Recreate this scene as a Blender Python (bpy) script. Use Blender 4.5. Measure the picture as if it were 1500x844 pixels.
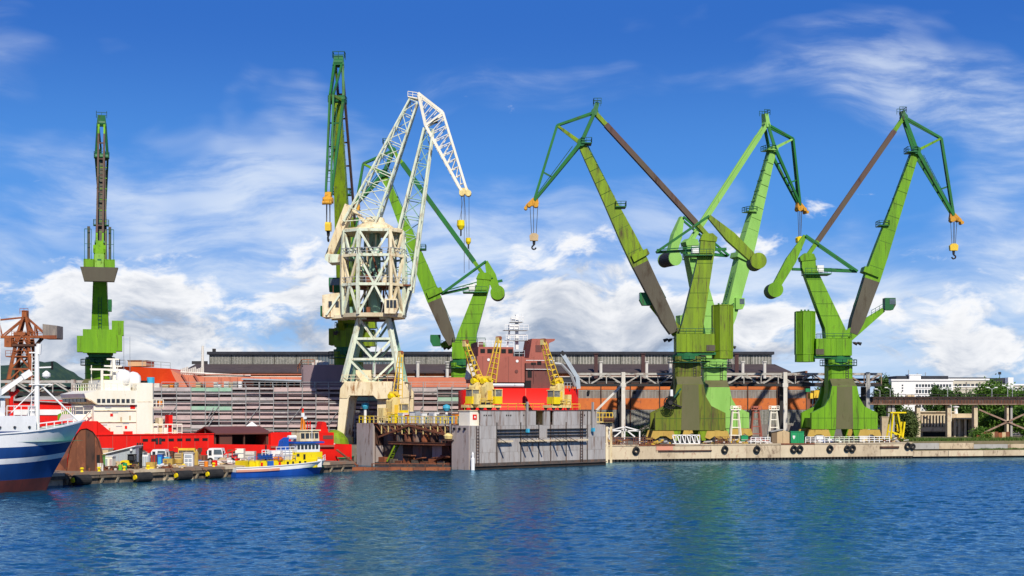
import bpy, math, random
import numpy as np
from mathutils import Vector, Matrix, noise as mnoise
R = math.radians
scene = bpy.context.scene
for o in list(bpy.data.objects): bpy.data.objects.remove(o)
# ------------------------------------------------------------------ camera
F, CXP, HYP, EYE = 2083.33, 750.0, 602.0, 9.0      # focal length / centre / horizon of the photo in pixels, eye height in metres
cam_d = bpy.data.cameras.new('camera'); cam = bpy.data.objects.new('camera', cam_d)
scene.collection.objects.link(cam); scene.camera = cam
cam.location = (0, 0, EYE); cam.rotation_euler = (R(90), 0, 0)
cam_d.lens = 50; cam_d.sensor_width = 36; cam_d.shift_y = 0.12; cam_d.clip_start = 1; cam_d.clip_end = 20000
# ------------------------------------------------------------------ world, sun, exposure
SUN_AZ, SUN_EL = R(15), R(41)          # azimuth to the right of straight behind the camera
sdir = Vector((math.sin(SUN_AZ)*math.cos(SUN_EL), -math.cos(SUN_AZ)*math.cos(SUN_EL), math.sin(SUN_EL)))
world = bpy.data.worlds.new('World'); scene.world = world; world.use_nodes = True
def build_world():
    nt = world.node_tree; nt.nodes.clear(); N = nt.nodes.new; L = nt.links.new
    def math_(op, a, b=None, clamp=False):
        n = N('ShaderNodeMath'); n.operation = op; n.use_clamp = clamp
        for i, v in enumerate((a, b)):
            if v is None: continue
            if isinstance(v, (int, float)): n.inputs[i].default_value = v
            else: L(v, n.inputs[i])
        return n.outputs[0]
    def smooth(v, lo, hi):
        n = N('ShaderNodeMapRange'); n.interpolation_type = 'SMOOTHSTEP'; L(v, n.inputs[0])
        for i, x in ((1, lo), (2, hi)):
            if isinstance(x, (int, float)): n.inputs[i].default_value = x
            else: L(x, n.inputs[i])
        return n.outputs[0]
    tc = N('ShaderNodeTexCoord'); D = tc.outputs['Generated']
    sep = N('ShaderNodeSeparateXYZ'); L(D, sep.inputs[0]); Zc = sep.outputs[2]
    sky = N('ShaderNodeTexSky'); sky.sky_type = 'NISHITA'; sky.sun_disc = False
    sky.sun_elevation = SUN_EL; sky.sun_rotation = math.pi - SUN_AZ
    sky.altitude = 0; sky.air_density = 1.0; sky.dust_density = 0.3; sky.ozone_density = 3.0
    hsv = N('ShaderNodeHueSaturation'); hsv.inputs['Saturation'].default_value = 1.08; L(sky.outputs[0], hsv.inputs['Color'])
    tint = N('ShaderNodeMix'); tint.data_type = 'RGBA'; tint.blend_type = 'MULTIPLY'; tint.inputs[0].default_value = 1
    L(hsv.outputs[0], tint.inputs[6]); tint.inputs[7].default_value = SKY_TINT
    # a clear polarised blue that pales towards the horizon, blended over the physical sky
    cr = N('ShaderNodeValToRGB'); L(Zc, cr.inputs[0]); cr.color_ramp.interpolation = 'EASE'; els = cr.color_ramp.elements
    els[0].position = 0.0; els[0].color = (.26, .50, .84, 1); els[1].position = 1.0; els[1].color = (.008, .055, .28, 1)
    for p_, c_ in ((.13, (.072, .285, .76, 1)), (.27, (.020, .132, .53, 1))): e = els.new(p_); e.color = c_
    up = N('ShaderNodeVectorMath'); up.operation = 'SCALE'; L(cr.outputs[0], up.inputs[0]); up.inputs['Scale'].default_value = 10.0
    bl = N('ShaderNodeMix'); bl.data_type = 'RGBA'; bl.inputs[0].default_value = .80; L(tint.outputs[2], bl.inputs[6]); L(up.outputs[0], bl.inputs[7])
    blue = bl.outputs[2]
    def nz(scale, loc, rot, sc, detail, rough, dist, vec=None):
        mp = N('ShaderNodeMapping'); L(vec or D, mp.inputs[0]); mp.inputs[1].default_value = loc; mp.inputs[2].default_value = rot; mp.inputs[3].default_value = sc
        n = N('ShaderNodeTexNoise'); n.inputs['Scale'].default_value = scale; n.inputs['Detail'].default_value = detail
        n.inputs['Roughness'].default_value = rough; n.inputs['Distortion'].default_value = dist
        L(mp.outputs[0], n.inputs[0]); return n.outputs[0]
    # wispy high cloud: streaks drawn out along slanted directions, patchy on a larger scale
    def warp(scale, amt):
        n = N('ShaderNodeTexNoise'); n.inputs['Scale'].default_value = scale; n.inputs['Detail'].default_value = 2; L(D, n.inputs[0])
        s1 = N('ShaderNodeVectorMath'); s1.operation = 'SUBTRACT'; L(n.outputs['Color'], s1.inputs[0]); s1.inputs[1].default_value = (.5, .5, .5)
        s2 = N('ShaderNodeVectorMath'); s2.operation = 'SCALE'; L(s1.outputs[0], s2.inputs[0]); s2.inputs['Scale'].default_value = amt
        s3 = N('ShaderNodeVectorMath'); s3.operation = 'ADD'; L(D, s3.inputs[0]); L(s2.outputs[0], s3.inputs[1]); return s3.outputs[0]
    Dw = warp(7, .055)
    fib = nz(20, (3.1, 0, 1.7), (0, R(24), 0), (0.42, 0.42, 1.9), 9, 0.62, 0.25, Dw)
    fib2 = nz(48, (1.1, 0, .7), (0, R(40), 0), (0.30, 0.30, 1.5), 6, 0.6, 0.2, Dw)
    pat = nz(5.0, (PATX, 0.4, PATZ), (0, R(14), 0), (0.8, 0.8, 1.9), 4, 0.55, 0.2, Dw)
    el_c = smooth(Zc, 0.33, 0.07)                              # thins out with height
    thr = math_('ADD', math_('MULTIPLY', el_c, -0.25), 0.575)
    pm = smooth(pat, thr, math_('ADD', thr, 0.26))
    f_ = math_('ADD', math_('MULTIPLY', fib, .68), math_('MULTIPLY', fib2, .32))
    cir = math_('MULTIPLY', math_('MULTIPLY', smooth(f_, 0.39, 0.63), math_('POWER', pm, .8)), 1.0, True)
    veil = math_('MULTIPLY', pm, math_('MULTIPLY', el_c, 0.34))
    cir = math_('MULTIPLY', math_('ADD', cir, math_('MULTIPLY', veil, math_('SUBTRACT', 1.0, cir))), .88)
    mixc = N('ShaderNodeMix'); mixc.data_type = 'RGBA'; L(cir, mixc.inputs[0]); L(blue, mixc.inputs[6]); mixc.inputs[7].default_value = CLOUD_VEIL
    # cumulus in a belt above the horizon: bright heads, grey undersides
    Dc = warp(16, .035)
    def cum(dz): return nz(8.5, (CUMX, 1.9, 0.35+dz), (0, 0, 0), (1.0, 1.0, 2.3), 12, 0.60, 0.1, Dc)
    c0 = cum(0.0); c1 = cum(0.05)
    belt = smooth(Zc, 0.20, 0.02)
    cthr = math_('ADD', math_('MULTIPLY', belt, -0.225), 0.66)
    cm = smooth(c0, cthr, math_('ADD', cthr, 0.085))
    lit = smooth(math_('SUBTRACT', c0, c1), -0.15, 0.06)
    thick = smooth(c0, math_('ADD', cthr, .06), math_('ADD', cthr, .24))
    lit = math_('MULTIPLY', lit, math_('SUBTRACT', 1.0, math_('MULTIPLY', thick, .72)))
    ramp = N('ShaderNodeMix'); ramp.data_type = 'RGBA'; L(lit, ramp.inputs[0]); ramp.inputs[6].default_value = CLOUD_GREY; ramp.inputs[7].default_value = CLOUD_WHITE
    mixk = N('ShaderNodeMix'); mixk.data_type = 'RGBA'; L(math_('MULTIPLY', cm, 0.95), mixk.inputs[0]); L(mixc.outputs[2], mixk.inputs[6]); L(ramp.outputs[2], mixk.inputs[7])
    bg = N('ShaderNodeBackground'); bg.inputs[1].default_value = SKY_STRENGTH; L(mixk.outputs[2], bg.inputs[0])
    out = N('ShaderNodeOutputWorld'); L(bg.outputs[0], out.inputs[0])
SKY_STRENGTH = 0.10
SKY_TINT = (0.55, 0.72, 1.02, 1)
PATX, PATZ, CUMX = 2.1, 5.2, 9.1
CLOUD_WHITE = (9.4, 9.4, 9.5, 1); CLOUD_GREY = (2.9, 3.6, 4.9, 1); CLOUD_VEIL = (7.2, 8.0, 9.2, 1)
build_world()
sun_d = bpy.data.lights.new('sun', 'SUN'); sun_o = bpy.data.objects.new('sun', sun_d); scene.collection.objects.link(sun_o)
sun_d.energy = 4.9; sun_d.angle = R(0.5); sun_d.color = (1.0, 0.93, 0.80)
sun_o.rotation_euler = (-sdir).to_track_quat('-Z', 'Y').to_euler(); sun_o.location = (60, -100, 120)
vs = scene.view_settings; vs.view_transform = 'Standard'; vs.look = 'None'; vs.exposure = 0.08; vs.gamma = 1.0; vs.use_curve_mapping = False
scene.cycles.max_bounces = 6; scene.cycles.caustics_reflective = False; scene.cycles.caustics_refractive = False
# ------------------------------------------------------------------ helpers
COL = scene.collection
rng = random.Random(7)
ZUP = Vector((0, 0, 1))
def X(px, D): return (px-CXP)*D/F
def Z(py, D): return EYE-(py-HYP)*D/F
def W(px, py, D): return Vector((X(px, D), D, Z(py, D)))     # a photo pixel read off at a known distance
def V(*a): return Vector(a)
GZ = 3.0
ORG = {}                                                      # world origin of a thing (parts are stored relative to it)
MATS = {}
def srgb(r, g, b): return tuple(((c/255)/12.92 if c/255 <= 0.04045 else ((c/255+0.055)/1.055)**2.4) for c in (r, g, b))
class MB:
    def __init__(s, T=None): s.v = []; s.f = []; s.m = []; s.T = T
    def add(s, vs, fs, mi=0):
        b = len(s.v)
        for p in vs:
            p = Vector(p); s.v.append(s.T(p) if s.T else p)
        for f in fs: s.f.append([b+i for i in f]); s.m.append(mi)
        return s
    def hexa(s, q, mi=0):      # q: 8 points, 0-3 ring, 4-7 ring
        return s.add(q, [(3, 2, 1, 0), (4, 5, 6, 7), (0, 1, 5, 4), (1, 2, 6, 5), (2, 3, 7, 6), (3, 0, 4, 7)], mi)
    def box(s, x0, x1, y0, y1, z0, z1, mi=0):
        return s.hexa([(x0, y0, z0), (x1, y0, z0), (x1, y1, z0), (x0, y1, z0), (x0, y0, z1), (x1, y0, z1), (x1, y1, z1), (x0, y1, z1)], mi)
    def bar(s, p, q, w, h=None, w1=None, h1=None, up=ZUP, mi=0):   # beam with rectangular section from p to q
        p, q = Vector(p), Vector(q); h = w if h is None else h; w1 = w if w1 is None else w1; h1 = h if h1 is None else h1
        d = (q-p).normalized(); a = d.cross(Vector(up))
        if a.length < 1e-4: a = d.cross(Vector((0, 1, 0)))
        a.normalize(); b = a.cross(d)
        r = lambda c, ww, hh: [c-a*ww/2-b*hh/2, c+a*ww/2-b*hh/2, c+a*ww/2+b*hh/2, c-a*ww/2+b*hh/2]
        return s.hexa(r(p, w, h)+r(q, w1, h1), mi)
    def tube(s, p, q, r, r1=None, n=8, mi=0):
        p, q = Vector(p), Vector(q); r1 = r if r1 is None else r1; d = (q-p).normalized()
        a = d.cross(ZUP)
        if a.length < 1e-4: a = Vector((1, 0, 0))
        a.normalize(); b = a.cross(d)
        vs = []
        for c, rr in ((p, r), (q, r1)):
            for i in range(n):
                t = 2*math.pi*i/n; vs.append(c+a*rr*math.cos(t)+b*rr*math.sin(t))
        fs = [(i, (i+1) % n, n+(i+1) % n, n+i) for i in range(n)]+[tuple(range(n))[::-1], tuple(range(n, 2*n))]
        return s.add(vs, fs, mi)
    def path(s, pts, r, n=6):
        for a, b in zip(pts, pts[1:]): s.tube(a, b, r, n=n)
        return s
    def poly(s, pts, y0, y1, mi=0):            # outline in x,z pushed along y
        n = len(pts); vs = [(x, y0, z) for x, z in pts]+[(x, y1, z) for x, z in pts]
        return s.add(vs, [tuple(range(n)), tuple(range(n, 2*n))[::-1]]+[((i+1) % n, i, n+i, n+(i+1) % n) for i in range(n)], mi)
    def polyx(s, pts, x0, x1, mi=0):           # outline in y,z pushed along x
        n = len(pts); vs = [(x0, y, z) for y, z in pts]+[(x1, y, z) for y, z in pts]
        return s.add(vs, [tuple(range(n)), tuple(range(n, 2*n))[::-1]]+[((i+1) % n, i, n+i, n+(i+1) % n) for i in range(n)], mi)
    def polyz(s, pts, z0, z1, mi=0):           # outline in x,y raised from z0 to z1
        n = len(pts); vs = [(x, y, z0) for x, y in pts]+[(x, y, z1) for x, y in pts]
        return s.add(vs, [tuple(range(n)), tuple(range(n, 2*n))[::-1]]+[((i+1) % n, i, n+i, n+(i+1) % n) for i in range(n)], mi)
    def ring(s, rings, cap=True, mi=0, closed=True):            # loft through rings of equal length
        n = len(rings[0]); vs = [p for r in rings for p in r]; fs = []
        for k in range(len(rings)-1):
            for i in range(n if closed else n-1):
                j = (i+1) % n; fs.append((k*n+i, k*n+j, (k+1)*n+j, (k+1)*n+i))
        if cap: fs += [tuple(range(n))[::-1], tuple((len(rings)-1)*n+i for i in range(n))]
        return s.add(vs, fs, mi)
    def lathe(s, prof, c, n=16, ax='z', mi=0):
        c = Vector(c); rings = []
        for r, h in prof:
            rg = []
            for i in range(n):
                t = 2*math.pi*i/n; a, b = max(r, 1e-3)*math.cos(t), max(r, 1e-3)*math.sin(t)
                rg.append(c+(Vector((a, b, h)) if ax == 'z' else Vector((h, a, b)) if ax == 'x' else Vector((a, h, b))))
            rings.append(rg)
        return s.ring(rings, True, mi)
    def rail(s, pts, h=1.05, step=2.0, r=0.05, mid=True):        # handrail with posts along a polyline
        for a, b in zip(pts, pts[1:]):
            a, b = Vector(a), Vector(b); n = max(1, round((b-a).length/step))
            s.bar(a+ZUP*h, b+ZUP*h, 2*r, 2*r)
            if mid: s.bar(a+ZUP*h*.5, b+ZUP*h*.5, 1.4*r, 1.4*r)
            for i in range(n+1):
                p = a.lerp(b, i/n); s.bar(p, p+ZUP*h, 1.6*r, 1.6*r)
        return s
    def ladder(s, p, q, w=.5, side=V(0, 1, 0), step=.5, r=.04):
        p, q, side = Vector(p), Vector(q), Vector(side).normalized()
        for k in (-1, 1): s.bar(p+side*w/2*k, q+side*w/2*k, 2*r, 2*r)
        n = max(2, int((q-p).length/step))
        for i in range(1, n):
            c = p.lerp(q, i/n); s.bar(c-side*w/2, c+side*w/2, r*1.5, r*1.5)
        return s
    def build(s, name, mat, parent=None, smooth=False):
        me = bpy.data.meshes.new(name); o0 = Vector((0, 0, 0))
        if parent is not None: o0 = ORG[parent.name]
        me.from_pydata([tuple(p-o0) for p in s.v], [], s.f)
        for m in (mat if isinstance(mat, (list, tuple)) else [mat]): me.materials.append(M(m))
        if any(s.m): me.polygons.foreach_set('material_index', s.m)
        if smooth: me.polygons.foreach_set('use_smooth', [True]*len(me.polygons))
        me.update()
        ob = bpy.data.objects.new(name, me); COL.objects.link(ob); ORG[ob.name] = o0
        if parent is not None: ob.parent = parent
        return ob
def tag(o, label=None, cat=None, group=None, kind=None):
    for k, v in (('label', label), ('category', cat), ('group', group), ('kind', kind)):
        if v: o[k] = v
    return o
def thing(name, label, cat, loc=(0, 0, 0), rz=0.0, group=None, local=False):
    o = bpy.data.objects.new(name, None); COL.objects.link(o); o.empty_display_size = .5
    o.location = loc; o.rotation_euler = (0, 0, rz); tag(o, label, cat, group)
    ORG[o.name] = Vector((0, 0, 0)) if local else Vector(loc)
    return o
def P(parent, name, mat, *ops, T=None, smooth=False, kind=None, label=None):   # one part from a list of shape calls
    mb = MB(T)
    for op in ops:
        if op[-1].__class__ is dict: getattr(mb, op[0])(*op[1:-1], **op[-1])
        else: getattr(mb, op[0])(*op[1:])
    return tag(mb.build(name, mat, parent, smooth), label=label, kind=kind)
def one(name, mat, label, cat, loc, *ops, group=None, T=None, smooth=False, kind=None, rz=0.0):     # a thing that is one mesh, shaped about its own base
    mb = MB(T)
    for op in ops:
        if op[-1].__class__ is dict: getattr(mb, op[0])(*op[1:-1], **op[-1])
        else: getattr(mb, op[0])(*op[1:])
    o = mb.build(name, mat, None, smooth); o.location = loc; o.rotation_euler = (0, 0, rz); tag(o, label, cat, group, kind); return o
def struct(name, mb, mat, smooth=False):
    return tag(mb.build(name, mat, None, smooth), kind='structure')
def dup(src, parent=None):
    c = src.copy(); COL.objects.link(c); ORG[c.name] = ORG[src.name]
    if parent is not None: c.parent = parent
    for ch in list(src.children): dup(ch, c)
    return c
# ------------------------------------------------------------------ materials
SPEC = {}
def mat(name, c1, c2=None, rust=0.0, rc=(0.10, 0.035, 0.015), rough=0.55, sc=0.35, stretch=0.25, metal=0.0, bump=0.15, fine=1.0, lo=.35, hi=.7):
    SPEC[name] = (c1, c2, rust, rc, rough, sc, stretch, metal, bump, fine, lo, hi)
def M(name):
    if name in MATS: return MATS[name]
    c1, c2, rust, rc, rough, sc, stretch, metal, bump, fine, lo, hi = SPEC[name]
    m = bpy.data.materials.new(name); MATS[name] = m; m.use_nodes = True; nt = m.node_tree; N = nt.nodes.new; L = nt.links.new
    b = nt.nodes['Principled BSDF']; b.inputs['Roughness'].default_value = rough; b.inputs['Metallic'].default_value = metal; b.inputs['Specular IOR Level'].default_value = .5 if 'glass' in name else .22
    c2 = tuple(x*0.62 for x in c1) if c2 is None else c2
    tc = N('ShaderNodeTexCoord'); oi = N('ShaderNodeObjectInfo')
    mp = N('ShaderNodeMapping'); L(tc.outputs['Object'], mp.inputs[0]); mp.inputs[3].default_value = (sc, sc, sc*stretch)
    sh = N('ShaderNodeVectorMath'); sh.operation = 'ADD'; L(mp.outputs[0], sh.inputs[0])
    rm = N('ShaderNodeMath'); rm.operation = 'MULTIPLY'; rm.inputs[1].default_value = 37.0; L(oi.outputs['Random'], rm.inputs[0]); L(rm.outputs[0], sh.inputs[1])
    n1 = N('ShaderNodeTexNoise'); n1.inputs['Scale'].default_value = 1.0; n1.inputs['Detail'].default_value = 7; n1.inputs['Roughness'].default_value = .65; L(sh.outputs[0], n1.inputs[0])
    mr = N('ShaderNodeMapRange'); mr.inputs[1].default_value = lo; mr.inputs[2].default_value = hi; L(n1.outputs[0], mr.inputs[0])
    mx = N('ShaderNodeMix'); mx.data_type = 'RGBA'; L(mr.outputs[0], mx.inputs[0]); mx.inputs[6].default_value = (*c1, 1); mx.inputs[7].default_value = (*c2, 1)
    col = mx.outputs[2]
    n2 = N('ShaderNodeTexNoise'); n2.inputs['Scale'].default_value = 2.7*fine; n2.inputs['Detail'].default_value = 8; n2.inputs['Roughness'].default_value = .7; L(sh.outputs[0], n2.inputs[0])
    if rust > 0:
        m2 = N('ShaderNodeMapRange'); m2.inputs[1].default_value = .70-rust*.4; m2.inputs[2].default_value = .80-rust*.3; L(n2.outputs[0], m2.inputs[0])
        x2 = N('ShaderNodeMix'); x2.data_type = 'RGBA'; L(m2.outputs[0], x2.inputs[0]); L(col, x2.inputs[6]); x2.inputs[7].default_value = (*rc, 1); col = x2.outputs[2]
        rr = N('ShaderNodeMapRange'); L(m2.outputs[0], rr.inputs[0]); rr.inputs[3].default_value = rough; rr.inputs[4].default_value = .85; L(rr.outputs[0], b.inputs['Roughness'])
    L(col, b.inputs['Base Color'])
    if bump > 0:
        bp = N('ShaderNodeBump'); bp.inputs['Strength'].default_value = bump; bp.inputs['Distance'].default_value = .08; L(n2.outputs[0], bp.inputs['Height']); L(bp.outputs[0], b.inputs['Normal'])
    return m
BR = (0.09, 0.04, 0.02)
mat('green', (0.165, 0.37, 0.010), (0.10, 0.24, 0.012), .38, (0.075, 0.10, 0.02), .5, .75, .09)
mat('green_olive', (0.21, 0.33, 0.010), (0.12, 0.18, 0.015), .42, (0.085, 0.07, 0.03), .55, .75, .09)
mat('green_light', (0.27, 0.52, 0.12), (0.21, 0.43, 0.09), .24, (0.15, 0.22, 0.06), .45, .4)
mat('green_dark', (0.02, 0.155, 0.05), (0.02, 0.10, 0.035), .35, (0.06, 0.05, 0.03), .5, .3)
mat('green_lattice', (0.02, 0.165, 0.035), (0.018, 0.10, 0.025), .35, (0.07, 0.06, 0.03), .5, .3)
mat('green_teal', (0.012, 0.10, 0.065), (0.012, 0.06, 0.04), .35, (0.04, 0.04, 0.03), .5, .3)
mat('boom_grey', (0.105, 0.095, 0.065), (0.075, 0.06, 0.045), .4, (0.06, 0.045, 0.03), .65, .25)
mat('tie_brown', (0.105, 0.055, 0.05), (0.10, 0.085, 0.05), .4, (0.06, 0.03, 0.02), .6, .2)
mat('base_grey', (0.135, 0.125, 0.065), (0.10, 0.11, 0.04), .35, (0.07, 0.05, 0.03), .7, .3)
mat('dark_steel', (0.035, 0.034, 0.036), None, .3, BR, .6, .8)
mat('black', (0.012, 0.012, 0.013), None, 0, BR, .7)
mat('rubber', (0.018, 0.018, 0.019), (0.035, 0.034, 0.033), 0, BR, .85, 1.5, 1)
mat('orange', (0.66, 0.34, 0.03), (0.48, 0.22, 0.03), .42, BR, .5, .8)
mat('yellow', (0.80, 0.56, 0.06), (0.68, 0.42, 0.04), .35, (0.22, 0.10, 0.03), .5, .7)
mat('yellow_pure', (0.82, 0.66, 0.01), (0.74, 0.52, 0.01), .15, (0.3, 0.15, 0.02), .45, .7)
mat('yellow_pale', (0.78, 0.66, 0.30), (0.66, 0.48, 0.16), .4, (0.26, 0.12, 0.04), .5, .8)
mat('cream', (0.80, 0.71, 0.50), (0.62, 0.50, 0.29), .42, (0.30, 0.14, 0.05), .5, .5)
mat('mint', (0.72, 0.76, 0.62), (0.55, 0.62, 0.47), .44, (0.28, 0.17, 0.08), .5, .6)
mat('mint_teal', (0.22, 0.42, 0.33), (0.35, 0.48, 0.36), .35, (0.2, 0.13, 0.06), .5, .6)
mat('ship_white', (0.84, 0.80, 0.69), (0.76, 0.70, 0.56), .12, (0.38, 0.20, 0.09), .4, .5)
mat('white', (0.80, 0.80, 0.79), (0.70, 0.70, 0.68), .1, (0.3, 0.2, 0.12), .4, .6)
mat('hull_white', (0.76, 0.77, 0.80), (0.62, 0.64, 0.67), .16, (0.35, 0.22, 0.12), .4, .5)
mat('hull_blue', (0.012, 0.055, 0.22), (0.01, 0.04, 0.15), .08, (0.12, 0.09, 0.08), .35, .5)
mat('hull_boot', (0.15, 0.04, 0.035), (0.08, 0.03, 0.03), .35, (0.05, 0.04, 0.035), .6, .6)
mat('tug_blue', (0.015, 0.09, 0.42), (0.012, 0.06, 0.30), .1, (0.05, 0.05, 0.06), .35, .6)
mat('deck_green', (0.02, 0.24, 0.10), (0.02, 0.16, 0.07), .2, BR, .6, .8)
mat('red', (0.74, 0.011, 0.005), (0.58, 0.010, 0.006), .22, (0.34, 0.018, 0.012), .55, .5)
mat('red_orange', (0.76, 0.07, 0.012), (0.64, 0.04, 0.01), .12, (0.35, 0.05, 0.02), .45, .3)
mat('salmon', (0.62, 0.20, 0.11), (0.50, 0.16, 0.095), .25, (0.28, 0.09, 0.05), .6, .3)
mat('primer', (0.37, 0.115, 0.085), (0.30, 0.09, 0.065), .3, (0.17, 0.055, 0.04), .65, .3)
mat('primer_dark', (0.17, 0.06, 0.05), (0.12, 0.05, 0.045), .3, (0.06, 0.03, 0.025), .65, .4)
mat('mauve', (0.25, 0.18, 0.20), (0.21, 0.155, 0.17), .2, (0.10, 0.07, 0.07), .7, .3)
mat('hull_plum', (0.11, 0.075, 0.085), (0.19, 0.135, 0.145), .35, (0.15, 0.08, 0.07), .7, .25, 2.5)
mat('plank_pink', (0.58, 0.44, 0.42), (0.44, 0.33, 0.32), .3, (0.15, 0.10, 0.09), .7, .5, 2)
mat('plank_grey', (0.52, 0.47, 0.46), (0.38, 0.33, 0.33), .3, (0.12, 0.09, 0.08), .7, .5, 2)
mat('plank_green', (0.24, 0.46, 0.31), (0.40, 0.50, 0.42), .2, (0.12, 0.14, 0.10), .6, .5, 2)
mat('galv', (0.42, 0.43, 0.43), (0.30, 0.31, 0.31), .3, (0.22, 0.14, 0.09), .5, .8, .25, .3)
mat('truss_grey', (0.47, 0.46, 0.43), (0.34, 0.32, 0.30), .45, (0.18, 0.10, 0.07), .65, .3, 1)
mat('truss_rust', (0.34, 0.24, 0.18), (0.25, 0.16, 0.12), .5, (0.12, 0.055, 0.035), .75, .4, 1)
mat('rust', (0.20, 0.075, 0.04), (0.13, 0.05, 0.03), .5, (0.27, 0.10, 0.05), .85, .5, .4)
mat('rust_dark', (0.075, 0.04, 0.03), (0.12, 0.055, 0.035), .5, (0.03, 0.022, 0.02), .85, .5, .4)
mat('rust_orange', (0.34, 0.115, 0.045), (0.22, 0.07, 0.035), .4, (0.12, 0.05, 0.03), .8, .6, .5)
mat('crane_rust', (0.36, 0.11, 0.035), (0.20, 0.06, 0.03), .4, (0.07, 0.03, 0.02), .7, .6, .5)
mat('dock_grey', (0.43, 0.41, 0.40), (0.29, 0.27, 0.26), .46, (0.19, 0.13, 0.105), .6, .7, .08)
mat('dock_warm', (0.42, 0.365, 0.345), (0.32, 0.27, 0.25), .42, (0.17, 0.11, 0.085), .7, .5, .25)
mat('dock_stain', (0.10, 0.085, 0.08), (0.055, 0.05, 0.045), .5, (0.16, 0.09, 0.06), .8, .6, .3)
mat('dock_inner', (0.24, 0.19, 0.165), (0.13, 0.10, 0.085), .55, (0.26, 0.11, 0.055), .8, .5, .3)
mat('concrete', (0.56, 0.46, 0.32), (0.42, 0.33, 0.22), .42, (0.19, 0.13, 0.09), .85, .45, .5)
mat('concrete_pale', (0.64, 0.54, 0.38), (0.50, 0.41, 0.28), .40, (0.34, 0.17, 0.12), .85, .4, .6)
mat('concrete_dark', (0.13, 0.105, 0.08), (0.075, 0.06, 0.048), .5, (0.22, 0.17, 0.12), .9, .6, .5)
mat('concrete_grey', (0.40, 0.39, 0.37), (0.30, 0.29, 0.27), .3, (0.2, 0.18, 0.16), .85, .5, .4)
mat('wet_dark', (0.022, 0.02, 0.018), (0.045, 0.036, 0.028), 0, BR, .6, .8)
mat('yard', (0.20, 0.175, 0.14), (0.13, 0.11, 0.09), .4, (0.26, 0.22, 0.17), .95, .25, 1)
mat('jetty_top', (0.23, 0.175, 0.13), (0.16, 0.115, 0.085), .5, (0.30, 0.13, 0.07), .9, .35, 1)
mat('brick', (0.60, 0.17, 0.045), (0.50, 0.135, 0.04), .35, (0.26, 0.09, 0.05), .85, .5, .7)
mat('brick_dull', (0.27, 0.115, 0.07), (0.20, 0.085, 0.055), .35, (0.12, 0.06, 0.045), .85, .5, .7)
mat('sheet_grey', (0.24, 0.21, 0.19), (0.16, 0.14, 0.13), .5, (0.30, 0.26, 0.22), .7, .6, .15)
mat('roof_felt', (0.042, 0.040, 0.043), (0.06, 0.056, 0.057), .3, (0.03, 0.028, 0.028), .9, .3, 1)
mat('roof_purple', (0.062, 0.048, 0.053), (0.085, 0.065, 0.065), .35, (0.04, 0.033, 0.035), .9, .3, 1)
mat('roof_dark', (0.04, 0.043, 0.055), None, 0, BR, .8, .4)
mat('glass', (0.10, 0.135, 0.16), (0.065, 0.085, 0.10), .3, (0.20, 0.22, 0.22), .25, .9, 1)
mat('glass_dirty', (0.20, 0.195, 0.165), (0.12, 0.12, 0.105), .5, (0.33, 0.32, 0.27), .4, 1.1, 1)
mat('glass_dark', (0.02, 0.025, 0.032), (0.035, 0.04, 0.05), 0, BR, .12, .9, 1)
mat('pipe_white', (0.68, 0.66, 0.61), (0.54, 0.50, 0.45), .3, (0.30, 0.17, 0.1), .6, .5)
mat('stack_brown', (0.095, 0.05, 0.05), None, .3, BR, .8, .6)
mat('brown_wall', (0.115, 0.048, 0.035), (0.095, 0.04, 0.03), .15, BR, .7, .5)
mat('brown_roof', (0.145, 0.05, 0.04), (0.12, 0.042, 0.034), .15, BR, .6, .5)
mat('tan', (0.56, 0.42, 0.24), (0.48, 0.35, 0.20), .2, (0.3, 0.2, 0.12), .8, .5)
mat('tan_dark', (0.22, 0.155, 0.095), None, .15, BR, .8, .5)
mat('ochre', (0.50, 0.34, 0.08), (0.40, 0.26, 0.06), .3, BR, .7, .6)
mat('container_green', (0.02, 0.30, 0.11), (0.015, 0.23, 0.09), .2, BR, .5, .6)
mat('lime', (0.16, 0.50, 0.05), (0.13, 0.42, 0.05), .15, BR, .5, .6)
mat('teal_panel', (0.01, 0.10, 0.13), None, 0, BR, .5)
mat('blue', (0.02, 0.13, 0.50), (0.02, 0.10, 0.40), .15, BR, .5, .7)
mat('sky_blue', (0.06, 0.42, 0.62), (0.05, 0.32, 0.50), .2, BR, .5, .7)
mat('zinc', (0.44, 0.49, 0.53), (0.36, 0.40, 0.44), .25, (0.3, 0.28, 0.26), .45, .5, .3, .2)
mat('bright_orange', (0.80, 0.24, 0.02), None, .1, BR, .5)
mat('coral', (0.66, 0.27, 0.17), (0.58, 0.3, 0.22), .2, (0.6, 0.55, 0.5), .6, .6)
mat('tyre', (0.016, 0.016, 0.017), (0.03, 0.029, 0.028), 0, BR, .8, 2, 1)
mat('rope', (0.10, 0.095, 0.085), None, 0, BR, .9)
mat('sacks', (0.66, 0.63, 0.58), (0.50, 0.46, 0.42), .3, (0.35, 0.25, 0.18), .9, 1.2, 1)
mat('building_white', (0.80, 0.80, 0.79), (0.74, 0.74, 0.73), .08, (0.5, 0.5, 0.5), .8, .2)
mat('building_cream', (0.58, 0.54, 0.45), (0.50, 0.46, 0.38), .25, (0.40, 0.35, 0.28), .85, .25)
mat('bridge_rust', (0.085, 0.05, 0.038), (0.06, 0.038, 0.032), .4, (0.17, 0.12, 0.10), .8, .5, .6)
mat('seam_green', (0.05, 0.13, 0.015), (0.04, 0.09, 0.015), .3, (0.06, 0.05, 0.03), .7, .6)
mat('green_base', (0.15, 0.19, 0.014), (0.105, 0.12, 0.02), .5, (0.085, 0.065, 0.03), .6, .7, .12)
mat('bark', (0.10, 0.075, 0.05), None, 0, BR, .95, 1.5)
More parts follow.
